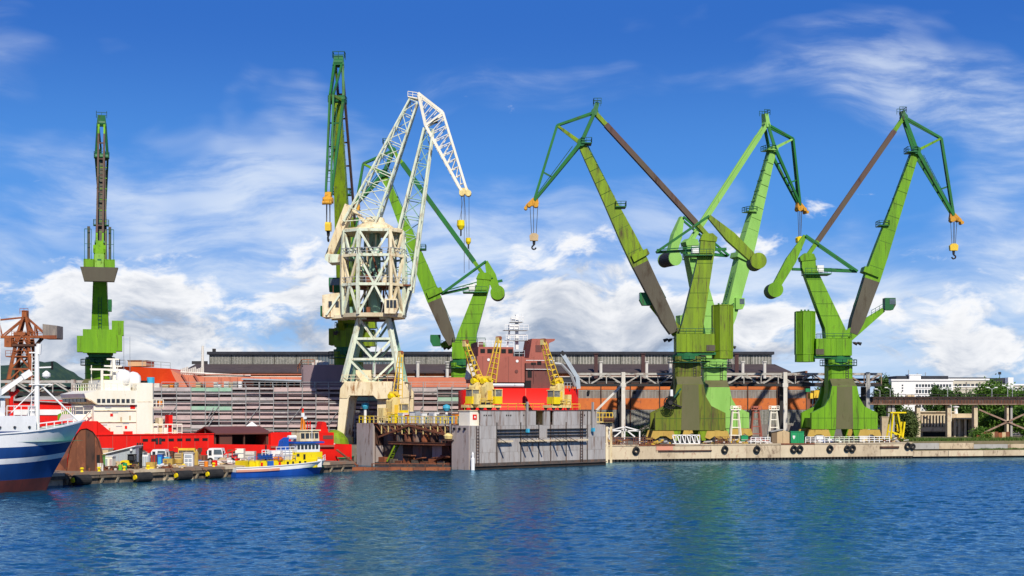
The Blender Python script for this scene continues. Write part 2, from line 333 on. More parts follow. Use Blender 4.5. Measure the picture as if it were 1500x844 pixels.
mat('soil', (0.20, 0.16, 0.10), (0.13, 0.12, 0.06), .4, (0.09, 0.12, 0.03), .95, .4, 1)
def leafmat(name, a, b, c):
    m = bpy.data.materials.new(name); MATS[name] = m; m.use_nodes = True; nt = m.node_tree; N = nt.nodes.new; L = nt.links.new
    bs = nt.nodes['Principled BSDF']; bs.inputs['Roughness'].default_value = .6; bs.inputs['Specular IOR Level'].default_value = .25
    g = N('ShaderNodeNewGeometry'); r = N('ShaderNodeValToRGB'); L(g.outputs['Random Per Island'], r.inputs[0])
    r.color_ramp.elements[0].color = (*a, 1); r.color_ramp.elements[1].color = (*c, 1); e = r.color_ramp.elements.new(.5); e.color = (*b, 1)
    L(r.outputs[0], bs.inputs['Base Color'])
    tr = N('ShaderNodeBsdfTranslucent'); L(r.outputs[0], tr.inputs[0]); ms = N('ShaderNodeMixShader'); ms.inputs[0].default_value = .3
    L(bs.outputs[0], ms.inputs[1]); L(tr.outputs[0], ms.inputs[2]); L(ms.outputs[0], nt.nodes['Material Output'].inputs[0])
leafmat('leaf_mid', (0.06, 0.14, 0.018), (0.095, 0.20, 0.024), (0.15, 0.26, 0.035))
leafmat('leaf_dark', (0.04, 0.10, 0.02), (0.065, 0.14, 0.026), (0.10, 0.18, 0.035))
leafmat('leaf_willow', (0.07, 0.11, 0.03), (0.10, 0.14, 0.04), (0.13, 0.17, 0.05))
leafmat('grass', (0.05, 0.12, 0.015), (0.09, 0.17, 0.025), (0.17, 0.20, 0.05))
# ------------------------------------------------------------------ water
def water_material():
    m = bpy.data.materials.new('water'); MATS['water'] = m; m.use_nodes = True; nt = m.node_tree; N = nt.nodes.new; L = nt.links.new
    b = nt.nodes['Principled BSDF']; b.inputs['Base Color'].default_value = (0.002, 0.052, 0.110, 1); b.inputs['Specular Tint'].default_value = (0.55, 0.84, 1.0, 1); b.inputs['Roughness'].default_value = 0.07; b.inputs['IOR'].default_value = 1.33
    tc = N('ShaderNodeTexCoord'); mp = N('ShaderNodeMapping'); L(tc.outputs['Object'], mp.inputs[0]); mp.inputs[3].default_value = (2.2, 3.4, 1)
    n = N('ShaderNodeTexNoise'); n.inputs['Scale'].default_value = 1.0; n.inputs['Detail'].default_value = 4; L(mp.outputs[0], n.inputs[0])
    out = nt.nodes['Material Output']; gl = N('ShaderNodeBsdfGlossy'); gl.inputs['Color'].default_value = (0.50, 0.80, 1.0, 1); gl.inputs['Roughness'].default_value = .09
    df = N('ShaderNodeBsdfDiffuse'); df.inputs['Color'].default_value = (0.007, 0.062, 0.122, 1); fr = N('ShaderNodeFresnel'); fr.inputs['IOR'].default_value = 1.33; mx = N('ShaderNodeMixShader')
    L(fr.outputs[0], mx.inputs[0]); L(df.outputs[0], mx.inputs[1]); L(gl.outputs[0], mx.inputs[2]); L(mx.outputs[0], out.inputs[0])
    bp = N('ShaderNodeBump'); bp.inputs['Strength'].default_value = .7; bp.inputs['Distance'].default_value = .09; L(n.outputs[0], bp.inputs['Height']); [L(bp.outputs[0], k.inputs['Normal']) for k in (gl, df, fr)]
water_material()
def build_water():
    N = 512; TILE = 128.0; g = np.random.default_rng(11)          # periodic wind-wave field from a directional spectrum
    k = np.fft.fftfreq(N, TILE/N)*2*np.pi; kx, ky = np.meshgrid(k, k); kk = np.hypot(kx, ky); kk[0, 0] = 1
    th = np.arctan2(ky, kx); wind = R(62)
    Lp = 0.34; spec = np.exp(-1/(kk*Lp)**2)/kk**3.6*(0.18+np.cos(th-wind)**2)*np.exp(-(kk*0.10)**2); spec[0, 0] = 0
    h = np.fft.ifft2((g.normal(size=(N, N))+1j*g.normal(size=(N, N)))*np.sqrt(spec)).real; h /= h.std()
    x0, x1, y0, y1, st = -112.0, 126.0, 56.0, 290.0, 0.31
    nx, ny = int((x1-x0)/st)+1, int((y1-y0)/st)+1
    xs = np.linspace(x0, x1, nx); ys = np.linspace(y0, y1, ny); XX, YY = np.meshgrid(xs, ys)
    def samp(xx, yy):
        u = (xx/TILE*N) % N; v = (yy/TILE*N) % N; i = u.astype(int); j = v.astype(int); a = u-i; b = v-j; i1 = (i+1) % N; j1 = (j+1) % N
        return (h[j, i]*(1-a)+h[j, i1]*a)*(1-b)+(h[j1, i]*(1-a)+h[j1, i1]*a)*b
    amp = np.full(XX.shape, WAVE)
    # gust patches: rougher and calmer stretches; the lee close to the right-hand quay is almost still
    gust = np.sin(XX*.045+1.3*np.sin(YY*.031))*np.sin(YY*.052+XX*.017+.7*np.sin(XX*.06)); amp *= 1+.28*gust
    lee = (YY-(251+(XX-15.7)*.346)); calm = np.clip((lee+26)/20, 0, 1)*np.clip((XX+6)/20, 0, 1); amp *= 1-.93*calm
    calm2 = np.clip((YY-(165+(XX+55)*1.25)+16)/14, 0, 1)*(XX < -22); amp *= 1-.75*np.clip(calm2, 0, 1)
    ZZ = samp(XX, YY)*amp + 0.25*samp(XX*2.3+31, YY*2.3+17)*amp
    edge = np.minimum.reduce([(XX-x0)/8, (x1-XX)/8, (YY-y0)/8, (y1-YY)/8]); ZZ *= np.clip(edge, 0, 1)
    me = bpy.data.meshes.new('water'); nv = nx*ny
    co = np.stack([XX, YY, ZZ], -1).reshape(-1, 3).astype(np.float32)
    idx = np.arange(nv).reshape(ny, nx); q = np.stack([idx[:-1, :-1], idx[:-1, 1:], idx[1:, 1:], idx[1:, :-1]], -1).reshape(-1)
    # outer sheet to the far distance
    S = 6000.0; ex = np.array([(-S, -S, 0), (S, -S, 0), (S, S, 0), (-S, S, 0), (x0, y0, 0), (x1, y0, 0), (x1, y1, 0), (x0, y1, 0)], np.float32)
    co = np.vstack([co, ex]); e = nv+np.array([0, 1, 5, 4, 1, 2, 6, 5, 2, 3, 7, 6, 3, 0, 4, 7]); q = np.concatenate([q, e])
    nf = len(q)//4
    me.vertices.add(len(co)); me.vertices.foreach_set('co', co.ravel()); me.loops.add(len(q)); me.loops.foreach_set('vertex_index', q.astype(np.int32))
    me.polygons.add(nf); me.polygons.foreach_set('loop_start', np.arange(0, nf*4, 4, dtype=np.int32)); me.polygons.foreach_set('loop_total', np.full(nf, 4, np.int32))
    me.polygons.foreach_set('use_smooth', np.ones(nf, bool)); me.update(calc_edges=True); me.materials.append(M('water'))
    o = bpy.data.objects.new('water', me); COL.objects.link(o); o['kind'] = 'structure'
WAVE = 0.034
build_water()
# ------------------------------------------------------------------ land
EDGE = [(-900, 241), (-33, 241), (-33, 244), (-20, 244), (-9, 262), (15.7, 264), (15.7, 251.2), (76.4, 272.2), (76.4, 276.5), (150, 297), (900, 430)]
land = MB(); land.polyz(EDGE+[(900, 9000), (-900, 9000)], -3, 3.0)
land.add([(-9000, 9000, 2.9), (-900, 241, 2.9), (-900, 9000, 2.9)], [(0, 1, 2)]).add([(900, 431, 2.9), (9000, 9000, 2.9), (900, 9000, 2.9)], [(0, 1, 2)])
struct('ground', land, 'yard')
# ------------------------------------------------------------------ quay walls
def along(p, q, t): return (p[0]+(q[0]-p[0])*t, p[1]+(q[1]-p[1])*t)
def wall_block(par, name, m, a, b, z0, z1, th, back=0.0):       # a slab of wall between two plan points, thickness away from the camera side
    a, b = Vector((*a, 0)), Vector((*b, 0)); d = (b-a).normalized(); n = V(-d.y, d.x, 0)
    a0, b0, a1, b1 = a+n*back, b+n*back, a+n*(back+th), b+n*(back+th)
    return P(par, name, m, ('hexa', [V(a0.x, a0.y, z0), V(b0.x, b0.y, z0), V(b1.x, b1.y, z0), V(a1.x, a1.y, z0), V(a0.x, a0.y, z1), V(b0.x, b0.y, z1), V(b1.x, b1.y, z1), V(a1.x, a1.y, z1)]))
def quay_right():
    Q0, Q1 = (15.7, 250.0), (76.4, 271.0); Q2 = (150, 291)
    mb = MB(); d = Vector((Q1[0]-Q0[0], Q1[1]-Q0[1], 0)).normalized(); n = V(-d.y, d.x, 0)
    a, b = V(*Q0, 0), V(*Q1, 0)
    mb.hexa([p+V(0, 0, z) for z in (-1, .4) for p in (a+n*1.0, b+n*1.0, b+n*2.4, a+n*2.4)])
    root = struct('quay_wall', mb, 'wet_dark'); ORG[root.name] = V(0, 0, 0)
    N_ = 9
    for i in range(N_):
        jit = rng.uniform(-.03, .03)
        wall_block(root, 'wall_block', ('concrete_pale', 'concrete', 'concrete_pale')[i % 3], along(Q0, Q1, (i+.002)/N_), along(Q0, Q1, (i+.998)/N_), .42, 2.78, 1.6, jit)
        wall_block(root, 'coping', 'rust' if i % 4 == 1 else 'concrete', along(Q0, Q1, i/N_), along(Q0, Q1, (i+1)/N_), 2.78, 3.0, 2.2, -.12)
    pile = MB()
    for i in range(92):
        c = V(*along(Q0, Q1, (i+.5)/92), 0)+n*.35; pile.hexa([c+d*dx+n*dy+V(0, 0, z) for z in (-1, .415) for dx, dy in ((-.2, -.3), (.2, -.3), (.2, .3), (-.2, .3))])
    tag(pile.build('piles', 'wet_dark', root), kind='stuff')
    wall_block(root, 'rubbing_strake', 'rust_dark', along(Q0, Q1, .17), along(Q0, Q1, .335), 1.72, 1.95, .4, -.22)
    wall_block(root, 'rubbing_strake', 'rust_dark', along(Q0, Q1, .885), along(Q0, Q1, .95), 1.9, 2.3, .4, -.22)
    wall_block(root, 'paint_patch', 'coral', along(Q0, Q1, .165), along(Q0, Q1, .215), 1.98, 2.7, .3, -.06)
    # lower old quay beyond
    mb = MB(); d2 = Vector((Q2[0]-Q1[0], Q2[1]-Q1[1], 0)).normalized(); n2 = V(-d2.y, d2.x, 0); a, b = V(*Q1, 0), V(*Q2, 0)
    mb.hexa([p+V(0, 0, z) for z in (-1, .5) for p in (a+n2*.5, b+n2*.5, b+n2*3, a+n2*3)])
    r2 = struct('old_quay_wall', mb, 'wet_dark'); ORG[r2.name] = V(0, 0, 0)
    for i in range(10):
        wall_block(r2, 'wall_block', ('concrete', 'concrete_pale')[i % 2], along(Q1, Q2, (i+.003)/10), along(Q1, Q2, (i+.997)/10), .3, 1.35, 1.4, rng.uniform(-.1, .1))
        wall_block(r2, 'upper_block', ('concrete_grey', 'concrete')[i % 2], along(Q1, Q2, (i+.003)/10), along(Q1, Q2, (i+.997)/10), 1.6, 2.75 if i < 2 else 2.45, .8, 3.2)
    mb = MB(); mb.hexa([p+V(0, 0, z) for z in (.2, 1.42) for p in (a+n2*.9, b+n2*.9, b+n2*4.5, a+n2*4.5)]); struct('old_quay_path', mb, 'soil')
    mb = MB(); mb.hexa([p+V(0, 0, z) for z in (2.0, 3.1) for p in (a+n2*4.1, b+n2*4.1, b+n2*46, a+n2*46)]); struct('grass_bank', mb, 'soil')
    return Q0, Q1, d, n, Q2, d2, n2
Q0, Q1, QD, QN, Q2, QD2, QN2 = quay_right()
def qat(px, off=0.0, z=3.0):      # point on the right quay line seen at photo column px, off metres behind its face
    k = (px-CXP)/F; o = V(Q0[0], Q0[1], 0)+QN*off; t = (k*o.y-o.x)/(QD.x-k*QD.y); p = o+QD*t; return V(p.x, p.y, z)
# tyres hung as fenders
def torus(mb, c, Rr, r, nx, n=14, m=7):
    nx = Vector(nx).normalized(); u = ZUP; v = nx.cross(u).normalized(); rings = []
    for i in range(n+1):
        t = 2*math.pi*i/n; dr = u*math.cos(t)+v*math.sin(t); rings.append([Vector(c)+dr*(Rr+r*math.cos(a))+nx*r*1.1*math.sin(a) for a in [2*math.pi*j/m for j in range(m)]])
    mb.ring(rings, False); return mb
tl_ = {932: 'tyre fender on the quay wall nearest the grey floating dock', 1062: 'tyre fender hanging on the quay below the right foot of the olive crane', 1109: 'single tyre fender between the olive crane and the tan hut', 1163: 'left tyre of the touching pair below the green container',
       1172: 'right tyre of the touching pair below the green container', 1216: 'tyre fender left of centre below the right crane', 1241: 'dark squashed tyre fender below the right crane, left of a ring tyre', 1249: 'ring shaped tyre fender right of the squashed one below the right crane',
       1330: 'upper tyre at the end of the quay beyond the right crane', 1337: 'last tyre at the corner where the quay steps down'}
for px, lab in tl_.items():
    c = qat(px, -.30, {932: 1.95, 1062: 2.0, 1330: 2.3, 1337: 2.2}.get(px, 1.95)); r = .50 if px not in (1241, 1337) else .42
    mb = MB(); torus(mb, V(0, 0, 0), r, .22, -QN+V(0, 0, .12)); o = mb.build('tyre_fender', 'tyre', None, True); o.location = c; tag(o, lab, 'tyre', 'tyres hung along the right quay')
    P(o, 'chain', 'rope', ('tube', V(0, .05, r), V(QN.x*.2, QN.y*.2, 3.0-c.z+.02), .035, None, 5))
# ------------------------------------------------------------------ left jetty
JU = V(.61, .79, 0).normalized(); JN = V(-JU.y, JU.x, 0)
J0 = V(-56.4, 168.7, 0); JZ = 1.5
def jat(px, off=0.0, z=JZ):        # point on the jetty at photo column px, off metres behind its front edge
    k = (px-CXP)/F; o = J0+JN*off; t = (k*o.y-o.x)/(JU.x-k*JU.y); p = o+JU*t; return V(p.x, p.y, z)
def jetty():
    L_ = 54.0; Wd = 14.0
    mb = MB(); a, b = J0-JU*6, J0+JU*L_
    mb.hexa([p+V(0, 0, z) for z in (-1, .75) for p in (a+JN*1.1, b+JN*1.1, b+JN*Wd, a+JN*Wd)])
    r = struct('jetty', mb, 'wet_dark'); ORG[r.name] = V(0, 0, 0)
    n = 12
    for i in range(n):
        p, q = a.lerp(b, (i+.01)/n), a.lerp(b, (i+.99)/n)
        P(r, 'deck_slab', ('jetty_top', 'concrete', 'jetty_top')[i % 3], ('hexa', [w+V(0, 0, z) for z in (1.12, JZ) for w in (p, q, q+JN*Wd, p+JN*Wd)]))
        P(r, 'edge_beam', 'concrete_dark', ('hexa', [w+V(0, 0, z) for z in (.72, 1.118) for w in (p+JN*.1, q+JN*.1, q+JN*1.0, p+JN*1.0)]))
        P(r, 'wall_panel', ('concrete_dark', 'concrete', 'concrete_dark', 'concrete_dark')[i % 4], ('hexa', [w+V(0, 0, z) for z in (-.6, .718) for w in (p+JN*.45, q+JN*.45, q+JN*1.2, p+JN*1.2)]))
        for k in (.08, .55):
            c = p.lerp(q, k); P(r, 'bracket', 'concrete', ('hexa', [c+JU*dx+JN*dy+V(0, 0, z) for z, dd in ((.05, .38), (.70, -.02)) for dx, dy in ((-.13, dd), (.13, dd), (.13, .46), (-.13, .46))]))
    return r
jetty()
FEND = [(108, 'cylinder fender with yellow end on the jetty beside the striped ship bow'), (199, 'cylinder fender with yellow end on the jetty below the forklift'), (259, 'cylinder fender with yellow end on the jetty below the ochre crates'), (305, 'cylinder fender with yellow end on the jetty nearest the blue and yellow tug')]
for px, lab in FEND:
    c = jat(px, -.75, .62); o = thing('cylinder_fender', lab, 'fender', c, group='cylinder fenders along the jetty')
    P(o, 'fender_body', 'rubber', ('tube', c+JU*.05, c+JU*2.2, .62, .62, 16))
    P(o, 'end_cap', 'yellow_pure', ('tube', c-JU*.22, c+JU*.04, .30, .34, 12)); P(o, 'end_cap', 'rubber', ('tube', c-JU*.03, c+JU*.049, .55, .6, 14))
    P(o, 'chain', 'rust', ('tube', c+JU*.0+V(0, 0, .3), c+JN*.7-JU*.5+V(0, 0, .85), .05, None, 5))
# ------------------------------------------------------------------ hills and far wood
def hills(name, x0, x1, D, prof, depth, seed, m):
    n = 260; k = 12; mb = MB(); rows = []
    for j in range(k):
        t = j/(k-1); row = []
        for i in range(n):
            s = i/(n-1); x = x0+(x1-x0)*s; y = D+depth*t
            h = prof(s)*math.sin(math.pi*(.08+.42*t)) if t < 1 else prof(s)
            h += (mnoise.fractal(V(x*.012, y*.012, seed), 1.0, 2.0, 5)*.12+abs(mnoise.noise(V(x*.08, y*.05, seed)))*.10)*prof(s)
            row.append(V(x, y, 2+max(h, 0)))
        rows.append(row)
    mb.ring(rows, False, closed=False)
    return struct(name, mb, m, True)
mat('forest', (0.028, 0.062, 0.042), (0.018, 0.045, 0.036), .5, (0.05, 0.085, 0.04), .95, .03, 1, bump=.6)
mat('far_hill', (0.07, 0.12, 0.16), (0.055, 0.10, 0.13), .3, (0.08, 0.13, 0.14), .95, .01, 1)  # bluish distance haze is put into the hill colour itself
hills('hills', -1150, -490, 1500, lambda s: 56*(1+.10*math.sin(s*9)+.08*math.sin(s*23))*min(1, (1-s)*6+.25), 300, 3.1, 'forest')
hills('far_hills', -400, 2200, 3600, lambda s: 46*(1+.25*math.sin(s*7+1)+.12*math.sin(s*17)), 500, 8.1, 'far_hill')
# ------------------------------------------------------------------ long shipyard hall
def hall():
    y0, y1, ym = 340.0, 392.0, 364.0; x0, x1 = -84.0, 70.4; o = thing('shipyard_hall', 'long brick shipyard hall with glazed clerestory roof behind the cranes', 'building', (0, y0, GZ))
    zt = lambda py, D: Z(py, D)
    ze = Z(547, ym)                                              # eaves of the upper volume
    # front aisle: bays of banded brick between steel posts
    bays = 22; bw = (x1-x0)/bays
    zs = [GZ, Z(622, y0), Z(600, y0), Z(583.5, y0), Z(571, y0), Z(562.5, y0)]
    P(o, 'core', 'sheet_grey', ('box', x0+.2, x1-.2, y0+.6, ym, GZ, zs[5]-.4))
    for i in range(bays):
        a, b = x0+i*bw+.12, x0+(i+1)*bw-.12
        P(o, 'plinth_panel', 'sheet_grey', ('box', a, b, y0+.05, y0+.6, zs[0], zs[1]))
        w = P(o, 'window_band', 'glass_dirty', ('box', a, b, y0+.22, y0+.6, zs[1], zs[2]))
        P(o, 'brick_panel', 'brick', ('box', a, b, y0, y0+.6, zs[2], zs[3]))
        w2 = P(o, 'window_band', 'sheet_grey', ('box', a, b, y0+.18, y0+.6, zs[3], zs[4]))
        P(o, 'brick_panel', 'brick', ('box', a, b, y0, y0+.6, zs[4], zs[5]))
        for ww, za, zb in ((w, zs[1], zs[2]), (w2, zs[3], zs[4])):
            P(ww, 'glazing_bars', 'concrete_grey', *[('box', a+(b-a)*k/8-.05, a+(b-a)*k/8+.05, y0+.12, y0+.22, za+.02, zb-.02) for k in range(1, 8)], ('box', a, b, y0+.10, y0+.2, zb-.25, zb-.02), kind='stuff')
    for i in range(bays+1):
        x = x0+i*bw; P(o, 'steel_post', 'rust_dark', ('box', x-.12, x+.12, y0-.15, y0+.7, GZ, zs[5]))
    P(o, 'corner_pier', 'brick_dull', ('box', x1+.01, x1+.9, y0-.2, y0+1.2, GZ, zs[5]))
    P(o, 'end_wall', 'brick_dull', ('box', x1+.01, x1+.5, y0+1.21, y1, GZ, ze))
    P(o, 'gutter', 'dark_steel', ('box', x0, x1+.9, y0-.5, y0+.7, zs[5]+.005, zs[5]+.45))
    P(o, 'aisle_roof', 'roof_purple', ('poly', [(0, 0), (0, 0), (0, 0)], 0, 0)) if 0 else None
    P(o, 'aisle_roof', 'roof_felt', ('hexa', [V(x0, y0-.2, zs[5]+.45), V(x1+.6, y0-.2, zs[5]+.45), V(x1+.6, ym, zs[5]+1.2), V(x0, ym, zs[5]+1.2), V(x0, y0-.2, zs[5]+.7), V(x1+.6, y0-.2, zs[5]+.7), V(x1+.6, ym, zs[5]+1.6), V(x0, ym, zs[5]+1.6)]))
    # upper wall: strip windows and brick
    bays2 = 20; b2 = (x1-x0)/bays2
    for i in range(bays2):
        a, b = x0+i*b2+.15, x0+(i+1)*b2-.15
        P(o, 'upper_brick', 'brick_dull', ('box', a, b, ym, ym+.5, zs[5]+1, ze-2.1)); w = P(o, 'upper_window', 'glass_dark', ('box', a, b, ym+.15, ym+.5, ze-2.1, ze-.9)); P(o, 'upper_brick', 'brick', ('box', a, b, ym, ym+.5, ze-.9, ze))
        P(o, 'pilaster', 'brick_dull', ('box', b, b+.3, ym-.12, ym+.55, zs[5]+1, ze))
    P(o, 'lintel_strip', 'pipe_white', ('box', x0, x1, ym-.2, ym+.01, ze-.95, ze-.75))
    # lower roof slope, clerestory, top roof
    yc = 373.0; zc0, zc1 = Z(533.5, yc), Z(519.5, yc); xc1 = x1-2.2; xc0 = x0+4.7
    P(o, 'roof_slope', 'roof_purple', ('hexa', [V(x0-.5, ym-.8, ze+.002), V(x1+.9, ym-.8, ze+.002), V(x1-1.5, yc, zc0-.3), V(x0+1, yc, zc0-.3), V(x0-.5, ym-.8, ze+.4), V(x1+.9, ym-.8, ze+.4), V(x1-1.5, yc, zc0), V(x0+1, yc, zc0)]))
    P(o, 'back_block', 'roof_purple', ('box', x0+1, x1-1.5, yc+.6, y1, ze, zc0))
    nb = 26; cw = (xc1-xc0)/nb
    for i in range(nb):
        a, b = xc0+i*cw, xc0+(i+1)*cw
        g = P(o, 'clerestory_window', 'glass' if 5 <= i < 9 else 'glass_dirty', ('box', a+.08, b-.08, yc+.1, yc+.5, zc0, zc1))
        P(g, 'glazing_bars', 'pipe_white' if i > 10 else 'concrete_grey', *[('box', a+cw*k/7-.05, a+cw*k/7+.05, yc+.02, yc+.1, zc0+.01, zc1-.01) for k in range(1, 7)], kind='stuff')
        P(o, 'clerestory_post', 'dark_steel', ('box', a-.08, a+.08, yc-.02, yc+.5, zc0, zc1))
    P(o, 'clerestory_block', 'roof_felt', ('box', xc0, xc1, yc+.5, yc+12, zc0, zc1))
    P(o, 'top_roof', 'roof_dark', ('box', xc0-.6, xc1+.5, yc-.6, yc+12.5, zc1+.002, zc1+.75))
    P(o, 'parapet', 'roof_felt', ('box', x0, xc0-.61, yc, yc+.5, zc0, zc0+.8))
    for px in (473, 548, 612, 655, 700, 880, 947, 982, 1088, 1120): 
        x = X(px, ym-2); P(o, 'vent_pipe', 'pipe_white', ('tube', V(x, ym-2, zs[5]+1), V(x, ym-2, Z(531, ym-2)), .42, .42, 10), ('tube', V(x, ym-2, Z(531, ym-2)), V(x, ym-2, Z(529.5, ym-2)), .6, .6, 10))
    for px in (873, 942, 1079): 
        x = X(px, ym-2); P(o, 'smoke_stack', 'stack_brown', ('box', x-.45, x+.45, ym-2.4, ym-1.6, zs[5]+1, Z(519, ym-2)), ('box', x-.65, x+.65, ym-2.6, ym-1.4, Z(519, ym-2), Z(518, ym-2)))
    for px in (312, 700, 1045): P(o, 'roof_vent', 'dark_steel', ('box', X(px, yc)-.4, X(px, yc)+.4, yc+1, yc+1.8, zc1+.75, zc1+1.6))
    for px in (862, 929, 1047): P(o, 'wall_lamp', 'black', ('box', X(px, y0)-.3, X(px, y0)+.3, y0-.5, y0-.16, Z(577, y0), Z(572, y0)))
    for px in (908, 1144): P(o, 'service_riser', 'dark_steel', ('box', X(px, y0)-.5, X(px, y0)+.5, y0-1.0, y0-.2, GZ, zs[5]))
hall()
# ------------------------------------------------------------------ crane-way trusses
def truss(label, xa, xb, y, zb, zt, wid, m, bay, group=None, cols=(), colm='truss_grey', split=None):
    o = thing('truss_gantry', label, 'gantry', (xa, y, GZ))
    n = max(2, round((xb-xa)/bay)); st = (xb-xa)/n
    for s in (0, 1):
        yy = y+s*wid
        P(o, 'top_chord', m, ('bar', V(xa, yy, zt), V(xb, yy, zt), .45, .5)); P(o, 'bottom_chord', m if s else 'dark_steel', ('bar', V(xa, yy, zb), V(xb, yy, zb), .5, .6))
        for i in range(n):
            a, b = xa+i*st, xa+(i+1)*st; mm = m if not split or a < split else 'truss_rust'
            if s == 0: P(o, 'diagonal', mm, ('bar', V(a, yy, zb if i % 2 else zt), V(b, yy, zt if i % 2 else zb), .28, .28)); P(o, 'vertical', mm, ('bar', V(b, yy, zb), V(b, yy, zt), .2, .2))
    far = MB()
    for i in range(n):
        a, b = xa+i*st, xa+(i+1)*st; far.bar(V(a, y+wid, zb if i % 2 else zt), V(b, y+wid, zt if i % 2 else zb), .3, .3)
        far.bar(V(b, y, zt), V(b, y+wid, zt), .22, .22); far.bar(V(b, y, zb), V(b, y+wid, zb), .22, .22)
    tag(far.build('cross_bracing', m, o), kind='stuff')
    P(o, 'cable_tray', 'rust_dark', ('box', xa, xb, y+.6, y+wid-.6, zb+.3, zb+.5)); P(o, 'pipe', 'dark_steel', ('tube', V(xa, y+wid*.5, zb+1.2), V(xb, y+wid*.5, zb+1.2), .3))
    for px, cm in cols:
        x = X(px, y-.4); P(o, 'column', cm, ('box', x-.42, x+.42, y-.85, y-.3, GZ, zt+.4), ('box', x-.6, x+.6, y-.9, y-.29, zb-.5, zb+.4)); P(o, 'column', 'dark_steel', ('box', x-.5, x+.5, y+wid+.3, y+wid+.9, GZ, zb-.35))
    return o
D = 318.0
truss('long grey and rusty truss gantry running in front of the brick hall', X(838, D), X(1291, D), D, Z(564, D), Z(548, D), 3.0, 'truss_grey', 3.75, cols=((913, 'pipe_white'), (1150, 'pipe_white'), (1271, 'concrete_grey')), split=X(1140, D))
D = 300.0
truss('grey truss gantry behind the white ship and rusty crane', X(-40, D), X(136, D), D, Z(577, D), Z(559, D), 3.0, 'truss_grey', 4.1, cols=((20, 'truss_grey'), (108, 'truss_grey')))
o = one('leaning_pole', 'pipe_white', 'long white strut slanting up from the dock end to a tall white pole', 'strut', W(868, 607, 305), ('bar', V(0, 0, 0), W(912, 563, 305)-W(868, 607, 305), .35, .45))
# grey roofed sheds behind the ships at the left
D = 292.0
o = thing('storage_shed', 'low shed with red front and pale grey roof behind the striped ship', 'building', (X(75, D), D, GZ))
P(o, 'wall', 'red', ('box', X(20, D), X(128, D), D, D+14, GZ, Z(586, D))); P(o, 'roof', 'concrete_grey', ('hexa', [V(X(18, D), D-.6, Z(587, D)), V(X(130, D), D-.6, Z(592, D)), V(X(130, D), D+15, Z(577, D)), V(X(18, D), D+15, Z(577, D)), V(X(18, D), D-.6, Z(586, D)), V(X(130, D), D-.6, Z(591, D)), V(X(130, D), D+15, Z(575, D)), V(X(18, D), D+15, Z(575, D))]))
P(o, 'white_band', 'white', ('box', X(20, D), X(129, D), D-.2, D-.01, Z(608, D), Z(600, D)))
for k in range(6): P(o, 'roof_vent', 'concrete_grey', ('box', X(52+k*13, D), X(57+k*13, D), D+9, D+11, Z(583, D), Z(575, D)))
# ------------------------------------------------------------------ level-luffing jib cranes

def bogie(par, x, y, c='yellow'):
    P(par, 'bogie', c, ('poly', [(x-2.3, 1.05), (x-1.9, 2.3), (x+1.9, 2.3), (x+2.3, 1.05), (x+1.4, .75), (x+.5, 1.35), (x-.5, 1.35), (x-1.4, .75)], y-.55, y+.55))
    for k in (-1.5, -.5, .5, 1.5):
        P(par, 'wheel', 'dark_steel', ('lathe', [(.05, -.25), (.45, -.25), (.5, 0), (.45, .25), (.05, .25)], (x+k, y-.0, .5), 12, 'y'))
J4 = dict(foot=(3.0, 22.1), pivot=(15.5, 58.0), tail=(13.1, 64.8), ttop=(12.7, 66.0), strut=(20.6, 60.6), nose=(23.0, 45.1), tbase=(-6.1, 37.2),
          ltop=(-6.7, 41.1), lpiv=(-7.6, 36.4), drum=(-13.0, 30.1), link=(5.5, 33.3), rack=(-9.3, 34.4), cab=(9.85, 27.4), hook=38.6)
def joints(px, cx, D, c=1.0, flip=1):
    s = D/F; gy = HYP+6*F/D; out = {}
    for k, v in px.items():
        out[k] = (flip*(v[0]-cx)*s/c, (gy-v[1])*s) if isinstance(v, tuple) else (gy-v)*s
    return out
